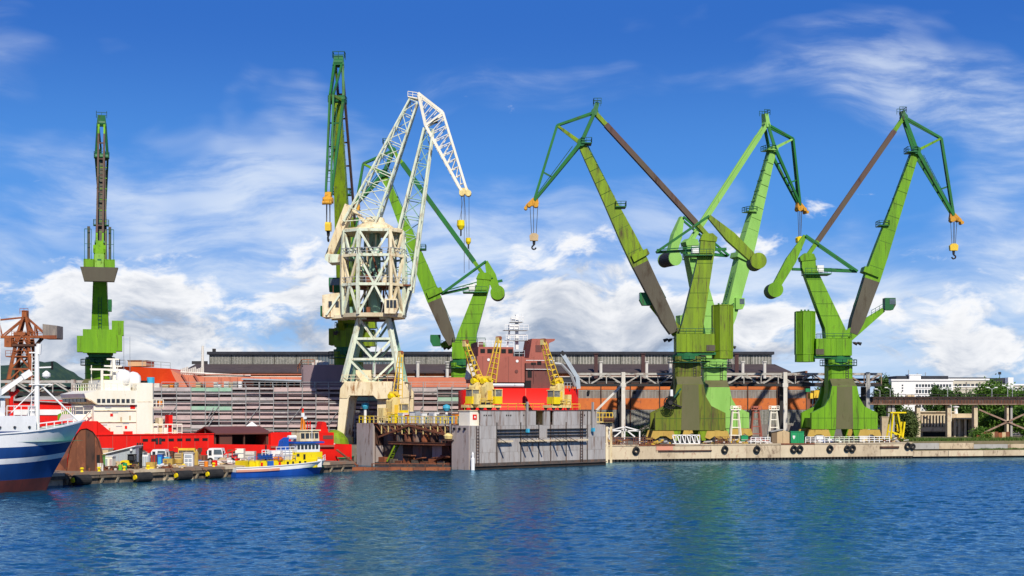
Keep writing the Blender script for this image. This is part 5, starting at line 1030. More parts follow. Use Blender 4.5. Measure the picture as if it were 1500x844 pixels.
# ---- big hull under scaffolding on the slipway
def slip_hull():
    D = 264.0; q = lambda px, py, v=0.0: V(X(px, D), D+v, Z(py, D)); o = thing('ship_under_construction', 'huge ship hull with red bow and plum sides wrapped in scaffolding', 'ship', (X(350, D), D, GZ))
    P(o, 'hull_side', 'hull_plum', ('box', X(205, D), X(690, D), D, D+16, GZ+1.0, Z(567, D)))
    P(o, 'keel_block', 'concrete_dark', ('box', X(230, D), X(680, D), D+5, D+9, GZ, GZ+1.0))
    P(o, 'bow', 'red_orange', ('ring', [[q(126, 536, 8), q(126, 536, 8.4), q(128, 540, 8.4), q(128, 540, 8)], [q(150, 535.5, 3.2), q(150, 535.5, 13), q(158, 570, 11), q(158, 570, 5.5)], [q(190, 537, .6), q(190, 537, 15.6), q(196, 585, 14), q(196, 585, 2.0)], [q(249, 540, 0), q(249, 540, 16), q(262, 567, 16), q(262, 567, .2)]]), smooth=False)
    P(o, 'upper_hull', 'salmon', ('ring', [[q(249, 541, .05), q(249, 541, 16), q(262, 567, 16), q(262, 567, .05)], [q(262, 548, .25), q(262, 548, 16), q(275, 567, 16), q(275, 567, .25)], [q(300, 552, .3), q(300, 552, 16), q(300, 567, 16), q(300, 567, .3)], [q(690, 553, .3), q(690, 553, 16), q(690, 567, 16), q(690, 567, .3)]]))
    P(o, 'bulwark_line', 'salmon', ('box', X(300, D), X(443, D), D-.1, D+.3, Z(549, D), Z(548, D)))
    for i in range(7): P(o, 'hull_seam', 'primer', ('box', X(275+i*24, D), X(275.8+i*24, D), D+.22, D+.31, Z(567, D), Z(553, D)))
    for px in (266, 284): P(o, 'hull_strake', 'primer', ('bar', q(px, 548, 0), q(px+12, 567, 0), .3, .25))
    P(o, 'gun_house', 'tan', ('box', X(179, D), X(206, D), D+4, D+10, Z(535.5, D), Z(527.5, D))); P(o, 'house_roof', 'tan_dark', ('box', X(178, D), X(207, D), D+3.8, D+10.2, Z(527.5, D), Z(526.5, D)))
    P(o, 'handrail', 'galv', ('rail', [q(160, 535.5, 3), q(180, 536, 1.5)], 1.1, 1.2, .05)); P(o, 'handrail', 'galv', ('rail', [q(207, 537, 0.6), q(249, 540, .2)], 1.1, 1.6, .05))
    # mauve block
    mb = P(o, 'deck_block', 'mauve', ('box', X(444, D-1.5), X(520, D-1.5), D-1.5, D+9, Z(571, D), Z(535, D))); P(mb, 'block_edge', 'mauve', ('box', X(442.5, D), X(444, D-1.5)-.01, D-.5, D+9, Z(568, D), Z(537, D)))
    P(mb, 'handrail', 'rust_orange', ('rail', [q(436, 545, 0), q(444, 535, -1.4), q(462, 535, -1.4)], 1.0, 1, .06))
    for i, px in enumerate((456, 461, 466, 471, 475)): P(mb, 'deck_machine', 'sacks', ('box', X(px, D), X(px+4.2, D), D+1, D+3, Z(535, D)+.01, Z(530-(i*7) % 4, D)))
    # white pipe rack and mast on the deck
    for i in range(12): P(o, 'vent_pipe', 'pipe_white', ('tube', q(263+i*2.9, 549, 1.5), q(263+i*2.9, 540-(i*5) % 4, 1.5), .16, .16, 6))
    P(o, 'pipe_rail', 'pipe_white', ('tube', q(262, 545, 1.4), q(352, 550, 1.4), .2, .2, 6)); P(o, 'deck_mast', 'pipe_white', ('tube', q(293, 550, 2), q(293.5, 506, 2), .3, .22, 8)); P(o, 'deck_pipe', 'pipe_white', ('tube', q(300, 548, .8), q(366, 550.5, .8), .25, .25, 6))
    # canopy
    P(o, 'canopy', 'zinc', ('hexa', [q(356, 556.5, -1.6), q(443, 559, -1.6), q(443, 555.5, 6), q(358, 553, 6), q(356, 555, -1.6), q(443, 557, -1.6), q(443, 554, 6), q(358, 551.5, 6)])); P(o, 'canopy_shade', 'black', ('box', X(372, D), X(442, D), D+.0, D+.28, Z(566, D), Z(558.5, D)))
    for i in range(9): P(o, 'canopy_post', 'rust_dark', ('bar', q(372+i*8.6, 567, -1.2), q(373+i*8.6, 557, -1.2), .22))
    for i, (px, w, h, m) in enumerate(((315, 5, 9, 'sacks'), (321, 4, 6, 'white'), (330, 7, 10, 'sacks'), (338, 5, 8, 'tan'), (343, 6, 10, 'concrete_grey'), (351, 5, 10, 'white'), (289, 7, 8, 'tan'), (297, 4, 6, 'rust'), (228, 8, 7, 'sacks'), (240, 9, 6, 'tan'), (251, 5, 7, 'bright_orange'), (258, 4, 8, 'concrete_grey'))):
        P(o, 'deck_crate', m, ('box', X(px, D), X(px+w, D), D-1.3, D-.05, Z(568, D), Z(568-h*.9, D)))
    # ---- scaffold
    sc = thing('scaffolding', 'tube scaffold with rows of boards in front of the plum ship hull', 'scaffold', (X(360, D), D-1.6, GZ))
    yl = D-1.7; xs = [X(px, yl) for px in (225, 237, 259, 280, 301, 321, 340, 360.5, 380.5, 401, 422, 443, 463, 482, 500, 520, 540, 560, 580, 600, 620, 641, 662, 684)]
    lev = [568, 582, 595.5, 609, 622.5]
    for i, x in enumerate(xs):
        P(sc, 'standard', 'galv', ('tube', V(x, yl-.15, GZ), V(x, yl-.15, Z(565 if i % 4 else 560, yl)), .075, .075, 6)); 
        for py in lev: pass
    bx = {}
    r2 = random.Random(5); grp = {}
    for i, (a, b) in enumerate(zip(xs, xs[1:])):
        for j, py in enumerate(lev):
            z = Z(py, yl); mg = grp.setdefault((i//3, j), ('plank_green' if (i < 6 and r2.random() < .6) or (j == 1 and i > 10 and r2.random() < .6) else ('plank_pink' if r2.random() < .55 else 'plank_grey')))
            hg = grp.setdefault((i//3, j, 'h'), r2.uniform(.3, .75))
            P(sc, 'plank', mg, ('box', a+.02, b-.02, yl, yl+1.2, z-hg+r2.uniform(-.05, .05), z+.02+r2.uniform(-.06, .06)))
            dz = r2.uniform(.45, .62); P(sc, 'toe_board', 'plank_grey' if r2.random() < .5 else 'plank_pink', ('box', a+.02, b-.02, yl-.08, yl-.02, z-.42-dz-.22, z-.42-dz+r2.uniform(0, .12)))
            if r2.random() < .8:
                h = r2.uniform(.35, .95); P(sc, 'sheet', 'plank_grey' if r2.random() < .45 else 'plank_pink', ('box', a+.02, b-.02, yl+1.3, yl+1.35, z-1.55, z-1.55+h))
            P(sc, 'ledger', 'galv', ('tube', V(a, yl-.2, z-.85), V(b, yl-.2, z-.85), .05, .05, 5))
    for i in range(1, len(xs)-2, 3): P(sc, 'diagonal_brace', 'galv', ('tube', V(xs[i], yl-.25, Z(622, yl)), V(xs[i+1], yl-.25, Z(595, yl)), .06, .06, 5))
    P(sc, 'handrail', 'galv', ('rail', [V(xs[1], yl, Z(568, yl)+.03), V(xs[-1], yl, Z(568, yl)+.03)], 1.0, 2.6, .05))
    P(sc, 'base_sheeting', 'sheet_grey', ('box', xs[2], xs[9], yl+.2, yl+.4, GZ, Z(625, yl)))
    P(sc, 'access_ladder', 'galv', ('ladder', V(xs[4]+.6, yl-.3, Z(624, yl)), V(xs[4]+1.6, yl-.3, Z(611, yl)), .5), ('ladder', V(xs[4]+.6, yl-.3, Z(610, yl)), V(xs[4]+1.6, yl-.3, Z(597, yl)), .5))
slip_hull()
# ---- tug
def tug():
    a = V(X(335, 193.5), 193.5, 0); b = V(X(474, 205), 205, 0); u = (b-a).normalized(); L_ = (b-a).length; rz = math.atan2(u.y, u.x)
    o = thing('tugboat', 'blue and yellow tugboat with white wheelhouse moored by the jetty', 'boat', a, rz, local=True); k = L_/140.0; hb = 2.35
    X_ = lambda px: (px-335)*k*1.0; zz = lambda py: EYE-(py-HYP)*199/F
    rows = [(-.5, -.5), (.7, 1.25), (.9, 1.45), (1.3, 2.0)]
    h, pts = hull(o, 'hull', L_-1.0, rows, hb, 1.3, ['tug_blue', 'white'], [0, 1, 1], s0=.62, flare=(1.7, 3.0), stern=.75, deck=(1.0, 'deck_green'))
    P(o, 'rubbing_strake', 'coral', *[('bar', pts[i, 2, sd]+V(0, .05*sd, -.05), pts[i+1, 2, sd]+V(0, .05*sd, -.05), .16, .3) for sd in (1, -1) for i in range(0, 9)])
    P(o, 'gunwale', 'white', *[('bar', pts[i, 3, sd], pts[i+1, 3, sd], .2, .12) for sd in (1, -1) for i in range(26)])
    c = P(o, 'deckhouse', 'yellow_pure', ('polyz', [(X_(354), -1.7), (X_(452), -1.7), (X_(462), -1.0), (X_(462), 1.0), (X_(452), 1.7), (X_(354), 1.7)], .95, zz(674)))
    for px, w in ((408, 3), (416, 2.5), (426, 3), (434, 3)): P(c, 'door', 'black', ('box', X_(px), X_(px+w), -1.74, -1.66, 1.1, zz(676)))
    for px in (370, 383, 396): P(c, 'port_light', 'red', ('box', X_(px), X_(px+3), -1.74, -1.66, 1.4, 1.9))
    c2 = P(o, 'upper_deckhouse', 'yellow_pure', ('box', X_(419), X_(463), -1.5, 1.5, zz(674)+.01, zz(663))); P(c2, 'door', 'black', ('box', X_(434), X_(437), -1.55, -1.48, zz(674), zz(666))); P(c2, 'window', 'glass_dark', ('box', X_(424), X_(428), -1.55, -1.48, zz(669), zz(665)))
    P(o, 'gas_bottle', 'yellow_pure', ('tube', V(X_(364), -1.9, .95), V(X_(364), -1.9, 2.1), .3, .3, 10)); P(o, 'tarpaulin', 'blue', ('box', X_(379), X_(387), -2.0, -1.75, 1.2, 2.1))
    P(o, 'work_boat', 'tug_blue', ('ring', [[V(X_(376), -1.2+y, zz(671)+z) for y, z in ((.2, 0), (0, .55), (1.2, .55), (1, 0))], [V(X_(391), -1.2+y, zz(671)+z) for y, z in ((.3, 0), (0, .6), (1.2, .6), (.9, 0))], [V(X_(393), -.6+y, zz(671)+z) for y, z in ((-.1, .3), (-.1, .6), (.1, .6), (.1, .3))]])); P(o, 'boat_rail', 'white', ('rail', [V(X_(375), -1.2, zz(666)), V(X_(385), -1.2, zz(666))], .7, .6, .05))
    P(o, 'life_ring_box', 'bright_orange', ('lathe', [(.02, -.05), (.75, 0), (.8, .25), (.5, .5), (.02, .55)], V(X_(398), -1.2, zz(674)), 12)); P(o, 'rescue_boat', 'white', ('ring', [[V(X_(x), -1.3+y*w, zz(674)+.05+z) for y, z in ((.3, 0), (0, .8), (.1, 1.3), (1.2, 1.3), (1.3, .8), (1.0, 0))] for x, w in ((405, .7), (409, 1), (416, 1), (419, .7))])); P(o, 'deck_locker', 'white', ('box', X_(393), X_(410), -.5, 1.0, zz(674), zz(660)))
    br = P(o, 'bridge', 'white', ('box', X_(424), X_(459), -1.5, 1.5, zz(663)+.01, zz(650.5)))
    for i in range(6): P(br, 'window', 'glass_dark', ('box', X_(425+i*5.6), X_(428.6+i*5.6), -1.56, -1.48, zz(658.5), zz(652)))
    for i in range(3): P(br, 'window', 'glass_dark', ('box', X_(459)-.02, X_(459)+.05, -1.2+i*.85, -.6+i*.85, zz(658), zz(652)))
    P(o, 'bridge_roof', 'tug_blue', ('polyz', [(X_(420), -1.8), (X_(464), -1.8), (X_(472), 0), (X_(464), 1.8), (X_(420), 1.8)], zz(650), zz(647.5)))
    wh = P(o, 'wheelhouse', 'cream', ('polyx', [(-1.1, zz(647)), (-.95, zz(632)), (.95, zz(632)), (1.1, zz(647))], X_(432), X_(461))); P(o, 'wheelhouse_roof', 'cream', ('box', X_(431), X_(463), -1.15, 1.15, zz(631.9), zz(630)))
    for i in range(4): P(wh, 'window', 'glass_dark', ('box', X_(433.5+i*7), X_(438.5+i*7), -1.10, -.98, zz(643), zz(635)))
    P(o, 'funnel', 'tug_blue', ('poly', [(X_(408), zz(660)), (X_(411), zz(646)), (X_(418), zz(641)), (X_(418), zz(660))], -.6, .6)); P(o, 'searchlight', 'white', ('tube', V(X_(419), -.3, zz(641)), V(X_(430), -.3, zz(641)), .3, .3, 10)); 
    m = P(o, 'mast', 'bright_orange', ('bar', V(X_(442), -.3, zz(630)), V(X_(443), 0, zz(601)), .18), ('bar', V(X_(442), .3, zz(630)), V(X_(443), 0, zz(601)), .18), ('bar', V(X_(447), 0, zz(630)), V(X_(444), 0, zz(610)), .15)); P(m, 'mast_lamp', 'white', ('tube', V(X_(443), 0, zz(611)), V(X_(443), 0, zz(605)), .28)); P(m, 'radar', 'white', ('bar', V(X_(442), -.2, zz(613)), V(X_(447), -.2, zz(612)), .2, .3)); P(m, 'mast_top', 'red', ('tube', V(X_(443), 0, zz(604)), V(X_(443), 0, zz(598)), .14))
    P(o, 'rope_ladder', 'red', ('ladder', V(X_(452), 0, zz(630)), V(X_(452), 0, zz(617)), .5, (1, 0, 0), .4, .05)); P(o, 'aerial', 'white', ('tube', V(X_(449), -1.2, zz(662)), V(X_(449), -1.2, zz(622)), .05)); P(o, 'handrail', 'white', ('rail', [V(X_(420), -1.7, zz(663)), V(X_(393), -1.6, zz(663))], .8, .7, .04)); P(o, 'handrail', 'tug_blue', ('rail', [V(X_(352), -1.9, zz(674)), V(X_(420), -1.9, zz(674))], .6, 1.0, .03))
    P(o, 'grey_winch', 'zinc', ('box', X_(455), X_(465), -1.2, 0, zz(671), zz(663))); P(o, 'tow_bitt', 'white', ('box', X_(456), X_(462), -1.5, -1.2, 1.0, zz(671))); P(o, 'pole', 'black', ('tube', V(X_(388), 0, zz(674)), V(X_(388), 0, zz(652)), .12))
    P(o, 'mooring_rope', 'sacks', ('tube', V(.2, 0, 1.3), V(-2.5, 3.5, 1.7), .04, None, 5)); P(o, 'handrail', 'white', ('rail', [V(X_(464), -1.2, 1.6), V(X_(474), -.5, 1.9)], .8, .6, .04))
tug()
# ------------------------------------------------------------------ floating dock
DU = V(.72, .69, 0).normalized(); DN = V(-DU.y, DU.x, 0); DB = V(X(689, 216), 216, 0); DRZ = math.atan2(DU.y, DU.x)
def dl(px, off=0.0):               # distance along the dock of a photo column, off metres behind its outer face
    k = (px-CXP)/F; b = DB+DN*off; return (k*b.y-b.x)/(DU.x-k*DU.y)
def dz(py, px, off=0.0): t = dl(px, off); return EYE-(py-HYP)*((DB+DN*off).y+DU.y*t)/F
def dw(t, off, z=0.0): p = DB+DU*t+DN*off; return V(p.x, p.y, z)
def floating_dock():
    o = thing('floating_dock', 'long grey steel floating dock with ribbed side wall and open rusty end', 'dock', DB, DRZ, local=True)
    LEN = dl(887); zt, zl = 9.05, 6.75; x0, x1 = dl(705), dl(874)
    P(o, 'pontoon', 'dock_stain', ('box', .3, LEN-.2, .25, 27.8, -1.2, .6))
    # outer skin of the near wing wall: plates with seams, upper tier set between two lower ends; two ports cut in the top
    core = P(o, 'wing_wall', 'dock_grey', ('box', .1, LEN-.1, .35, 3.9, .6, zl)); P(o, 'wing_wall_upper', 'dock_grey', ('box', x0+.1, x1-.1, .35, 3.9, zl+.002, zt-2.3))
    ports = ((dl(785), dl(797)), (dl(806), dl(811)))
    P(o, 'deck_edge', 'dock_stain', ('box', x0, x1+.1, -.12, 4.0, zt, zt+.1))
    cuts = [0, dl(697), x0, dl(727), dl(746), dl(762), ports[0][0], ports[0][1], ports[1][0], ports[1][1], dl(829), dl(846), dl(860), x1, LEN]
    r2 = random.Random(3)
    for a, b in zip(cuts, cuts[1:]):
        top = zl if (b <= x0+.01 or a >= x1-.01) else zt
        if (a, b) in ports: top = zt-2.3
        zs = [.55, 2.6, 4.7, 6.7]+([top] if top > 6.8 else [])
        for za, zb in zip(zs, zs[1:]):
            pr = r2.uniform(-.02, .02); P(o, 'side_plate', 'dock_grey', ('box', a+.02, b-.02, pr, .34, za+.01, min(zb, top)-.01))
        if (a, b) not in ports and top == zt: P(o, 'back_plate', 'dock_inner', ('box', a, b, 3.6, 3.9, zt-2.3, zt-.02)); P(o, 'inner_frame', 'yellow_pale', ('box', b-.2, b-.05, .5, 3.5, zt-2.3, zt-.03))
    for a, b in ports: P(o, 'port_brace', 'yellow', ('bar', V(a+.3, 1.5, zt-2.3), V(b-.2, 1.5, zt), .15, .25))
    for px in (727.5, 762.5, 789, 806, 829, 860):
        t = dl(px); P(o, 'wall_rib', 'dock_stain', ('box', t-.07, t+.07, -.12, -.02, .3, 7.2 if px < 850 else zt))
    P(o, 'base_strake', 'wet_dark', ('box', .0, LEN, -.10, .34, -.5, .5))
    P(o, 'tide_band', 'dock_stain', ('box', .02, LEN-.02, -.05, -.021, .62, 1.0)); P(o, 'wall_ladder', 'rust_dark', ('ladder', V(dl(699), -.15, .6), V(dl(699), -.15, 6.7), .5, (1, 0, 0), .45, .04)); P(o, 'wall_ladder', 'rust_dark', ('ladder', V(dl(851), -.15, .6), V(dl(851), -.15, 9.0), .5, (1, 0, 0), .45, .04))
    P(o, 'base_ledge', 'dock_stain', ('box', .0, LEN, -.35, .0, .5, .62))
    for z in (6.05, 5.55, 5.05):
        for a, b in ((727, 788), (801, 858)): P(o, 'fender_rail', 'dark_steel', ('tube', V(dl(a), -.2, z), V(dl(b), -.2, z), .12, .12, 6))
    for a, b in ((727, 747), (760, 822), (822, 857)): P(o, 'beam', 'concrete_pale', ('box', dl(a), dl(b), -.75, -.45, 4.15, 4.42))
    for px in (728, 761, 772, 785, 808, 820, 830): t = dl(px); P(o, 'outrigger', 'dark_steel', ('box', t-.12, t+.12, -2.4, 0, 4.0, 4.16)); P(o, 'outrigger_stay', 'dark_steel', ('bar', V(t, -2.2, 4.1), V(t+.02, -.1, 4.9), .07, .07))
    for px in (770, 866): t = dl(px); P(o, 'davit', 'dock_grey', ('box', t-.14, t+.14, -.5, -.2, 6.2, zt+1.4)); P(o, 'davit_shoe', 'sky_blue', ('box', t-.2, t+.2, -.7, -.2, 5.6, 6.2))
    P(o, 'fender_post', 'white', ('lathe', [(.3, -.2), (.3, 1.6), (.18, 1.7), (.18, 2.3), (.02, 2.6)], V(.0, -.55, .2), 10))
    hp = P(o, 'drain_holes', 'black', *[('box', dl(p)-.1, dl(p)+.1, -.06, -.021, 8.2, 8.42) for p in (709, 712, 716, 719, 742, 745, 748, 767, 850, 853, 856)], kind='stuff')
    for i in range(14): P(o, 'handrail', 'yellow', ('rail', [V(x0+i*(x1-x0)/14, 3.8, zt+.1), V(x0+(i+1)*(x1-x0)/14, 3.8, zt+.1)], 1.0, 1.4, .05))
    # end face of near wing wall
    P(o, 'end_plate', 'dock_warm', ('box', -.25, .0, .1, 2.0, -.5, zl)); P(o, 'end_plate', 'dock_warm', ('box', -.25, .0, 2.02, 4.0, -.5, zl))
    for y in (.9, 2.1, 3.3): P(o, 'mooring_eye', 'black', ('tube', V(-.5, y, zl-.5), V(-.24, y, zl-.5), .2))
    # far wing wall
    P(o, 'wing_wall', 'dock_inner', ('box', .2, 14, 24.0, 27.6, -.8, 6.9)); P(o, 'end_plate', 'dock_warm', ('box', -.2, .19, 23.6, 27.9, -.8, 7.0))
    r3 = random.Random(9)
    for i in range(8):
        t = .6+i*1.55; P(o, 'inner_plate', ('dock_inner', 'dock_stain', 'rust_dark', 'dock_warm')[r3.randrange(4)], ('box', t, t+1.5, 23.8-r3.uniform(0, .05), 24.0, .6, 3.3)); P(o, 'inner_plate', ('dock_inner', 'rust_dark', 'dock_stain')[r3.randrange(3)], ('box', t, t+1.5, 23.8-r3.uniform(0, .05), 24.0, 3.32, 6.7))
    # transverse gear inside: rusty staging, tanks, keel blocks
    P(o, 'staging_beam', 'rust', ('box', .5, 1.1, 4.2, 20.5, 3.6, 3.95)); P(o, 'staging_shelf', 'rust_dark', ('box', .4, 1.85, 4.2, 20.5, 3.951, 4.05)); P(o, 'bulkhead', 'dock_inner', ('box', 2.2, 2.5, 4.0, 24, .6, 6.7))
    for i in range(8): P(o, 'bulkhead_plate', ('dock_inner', 'rust_dark', 'dock_warm', 'dock_stain')[i % 4], ('box', 2.0-r3.uniform(0, .1), 2.2, 4.1+i*2.4, 6.4+i*2.4, .6, 3.5)); P(o, 'bulkhead_plate', ('rust_dark', 'dock_stain', 'rust', 'dock_inner')[i % 4], ('box', 2.0-r3.uniform(0, .1), 2.2, 4.1+i*2.4, 6.4+i*2.4, 4.1, 6.6))
    for i in range(7): P(o, 'tank', ('rust', 'dock_stain', 'rust_dark', 'rust_orange', 'dock_inner')[i % 5], ('lathe', [(.05, 0), (.75, 0), (.8, .2), (.8, 1.2), (.4, 1.55), (.05, 1.6)], V(1.15, 5.4+i*2.1, 4.06), 12)); P(o, 'staging_post', 'rust_orange', ('bar', V(.5, 5.0+i*2.2, 4.05), V(.5, 5.0+i*2.2, 5.9), .12)); 
    P(o, 'staging_rail', 'rust_orange', ('bar', V(.5, 5, 5.2), V(.5, 12, 5.2), .14)); P(o, 'staging_rail', 'rust', ('bar', V(.5, 13, 5.5), V(.5, 20, 5.0), .14))
    for i in range(9): P(o, 'keel_block', ('rust', 'concrete_dark', 'rust_orange')[i % 3], ('box', .5, 1.6, 4.6+i*2.1, 6.2+i*2.1, .6, .95+.25*(i % 3)))
    for i in range(10):
        y = 5+r3.random()*13; a = r3.uniform(-.6, .6); P(o, 'scrap_plate', ('rust', 'rust_dark', 'rust_orange')[i % 3], ('bar', V(.3+r3.random()*1.1, y, 1.1+r3.random()*.9), V(.5+r3.random()*1.1, y+2.4, 1.3+a*.6+r3.random()*.6), .9, .16))
    P(o, 'gangway', 'green_olive', ('ladder', V(.6, 20.4, .8), V(2.0, 17.6, 6.6), 1.0, (1, .3, 0), .5, .12)); P(o, 'gangway', 'rust', ('ladder', V(.8, 4.3, .8), V(1.4, 6.4, 3.6), .6, (1, 0, 0), .5, .08))
    # walkway across the end with hanging struts and rails
    zw = 6.9
    for i in range(12): P(o, 'walkway_plank', ('rust', 'concrete_grey', 'rust_orange')[i % 3], ('box', -.1, 1.0, 3.9+i*1.68, 5.55+i*1.68, zw, zw+.14))
    for i in range(11):
        y = 4.2+i*1.75; P(o, 'hanger', 'yellow_pale', ('bar', V(.1, y, zw), V(.1, y, zw-1.6+(.25*abs(i-5))*0), .12)); P(o, 'hanger_diagonal', 'rust', ('bar', V(.1, y, zw-1.5), V(.1, y+1.7, zw-.1), .1))
    P(o, 'roof_tie', 'rust', ('bar', V(.05, 22.5, 4.7), V(.05, 14.6, 6.7), .22, .3)); P(o, 'roof_tie', 'rust', ('bar', V(.05, 14.6, 6.7), V(.05, 4.3, 5.1), .22, .3))
    for i in range(6): P(o, 'handrail', 'yellow_pure' if i % 3 != 1 else 'yellow_pale', ('rail', [V(-.05, 4.1+i*3.9, zw+.14), V(-.05, 7.9+i*3.9, zw+.14)], 1.1, .95, .06))
    for i in range(6): P(o, 'handrail', 'yellow_pale', ('rail', [V(.95, 4.1+i*3.9, zw+.14), V(.95, 7.9+i*3.9, zw+.14)], 1.1, 1.3, .05))
    P(o, 'upper_walkway', 'concrete_grey', ('box', 2.2, 5.0, 4.0, 24.0, zw-.1, zw))
    P(o, 'corner_basket', 'yellow_pale', ('lathe', [(.05, 0), (.6, .1), (.75, .6), (.4, .9), (.05, 1.0)], V(-.7, 4.3, 4.6), 10)); P(o, 'basket_shelf', 'rust_dark', ('box', -1.4, .0, 3.5, 5.2, 4.4, 4.58)); P(o, 'basket_post', 'galv', ('bar', V(-.3, 4.3, 5.4), V(-.3, 4.3, 7.0), .1))
floating_dock()
# cabinets and boxes along the dock's end walkway
cab = [(11, 'white', 'white switch cabinet at the left end of the dock walkway'), (9.2, 'red', 'small red box among the white cabinets on the dock walkway'), (5, 'white', ''), (2, 'white', '')]
r4 = random.Random(21)
items = [(22.0, 1.1, 1.5, 'yellow_pure', 'yellow winch box', 'winch box'), (20.0, 1.3, 1.7, 'white', 'white cabinet left of the red one', 'cabinet'), (18.6, .8, 1.4, 'red', 'red cabinet', 'cabinet'), (17.0, 1.6, 1.9, 'zinc', 'grey cabinet', 'cabinet'), (15.2, 1.5, 1.7, 'white', 'white cabinet', 'cabinet'),
         (13.4, .6, 1.0, 'container_green', 'small green bin', 'bin'), (12.2, 1.4, 1.8, 'white', 'white cabinet', 'cabinet'), (10.2, 1.5, 1.5, 'concrete_grey', 'grey tank', 'tank'), (8.2, .9, 1.3, 'blue', 'blue drum box', 'box'), (6.9, .9, 1.5, 'bright_orange', 'orange box', 'box'), (5.4, 1.0, 1.2, 'container_green', 'green box', 'box')]
wrd = ['under the yellow crane leg', 'at the left end', 'third from the left end', 'beside the red cabinet', 'left of the middle', 'at the middle', 'right of the middle', 'behind the railing right of the middle', 'left of the orange box', 'between the blue and green boxes', 'nearest the near wing wall']
for (y, w, h, m, nm, ct), wr in zip(items, wrd):
    p = dw(3.2, y, 6.9); ob = one(nm.split()[-1] if ct == 'cabinet' else ct.replace(' ', '_'), m, nm+' on the dock end walkway, '+wr, ct, p, ('box', -.5, .5, -w/2, w/2, 0, h), ('box', -.55, .55, -w/2-.05, w/2+.05, h, h+.08), rz=DRZ)
    P(ob, 'door', 'zinc' if m != 'zinc' else 'white', ('box', -.54, -.501, -w*.35, w*.35, .15, h-.15))
hut = thing('control_hut', 'small white control hut with a red square sign on the dock end', 'hut', dw(1.6, 2.2, 6.75), DRZ, local=True)
P(hut, 'wall', 'ship_white', ('box', -.9, 1.2, -1.3, 1.2, 0, 2.2)); P(hut, 'roof', 'cream', ('box', -1.0, 1.3, -1.4, 1.3, 2.2, 2.35)); P(hut, 'sign', 'red', ('box', -.3, .5, -1.36, -1.30, .9, 1.7)); P(hut, 'sign_square', 'white', ('box', -.05, .25, -1.38, -1.361, 1.15, 1.45))
# timber raft in front of the open end
o = thing('work_raft', 'brown timber work raft floating in front of the open dock end', 'raft', (X(588, 217), 217, 0))
for i in range(8):
    a, b = X(515+i*18.2, 216), X(532.6+i*18.2, 216); P(o, 'beam', ('rust_orange', 'rust_orange', 'rust')[i % 3], ('box', a, b, 215, 216.3, -.2, .42)); P(o, 'deck_board', ('rust', 'concrete_dark', 'rust_dark')[i % 3], ('box', a, b, 216.32, 221, -.2, .34))
for i in range(5): P(o, 'post', 'rust_dark', ('box', X(545+i*26, 216.6)-.12, X(545+i*26, 216.6)+.12, 216.5, 216.75, .3, 1.0))
P(o, 'handrail', 'rust', ('bar', V(X(545, 216.6), 216.6, .95), V(X(655, 216.6), 216.6, .95), .12))
# gangway and pontoon between tug and dock
o = thing('landing_pontoon', 'dark landing pontoon with railing between the tug and the dock', 'pontoon', (X(494, 222), 222, 0))
P(o, 'float', 'concrete_dark', ('box', X(474, 222), X(511, 222), 222, 229, -.5, 1.6)); P(o, 'deck', 'deck_green', ('box', X(473, 222), X(511.5, 222), 221.8, 229.2, 1.6, 1.75)); P(o, 'handrail', 'cream', ('rail', [V(X(476, 223), 223.5, 1.75), V(X(511, 223), 223.5, 1.75)], 1.3, .9, .07)); P(o, 'locker', 'white', ('box', X(485, 224), X(490, 224), 224, 225.2, 1.75, 3.9)); P(o, 'gangway', 'rust', ('ladder', V(X(493, 220), 220, 3.0), V(X(524, 217), 217, .6), .9, (0, 1, 0), .5, .09))
for i, m in enumerate(('sacks', 'blue', 'sacks', 'rust')): one('bundle', m, ('pale net bundle at the left on the landing pontoon', 'blue plastic drum on the landing pontoon', 'pale sack heap in the middle of the landing pontoon', 'rusty chain heap on the landing pontoon')[i], 'bundle', (X(480+i*7, 224)+.0, 222.8, 1.75), ('lathe', [(.05, 0), (.5, .05), (.55, .4), (.35, .7), (.05, .8)], V(0, 0, 0), 10))
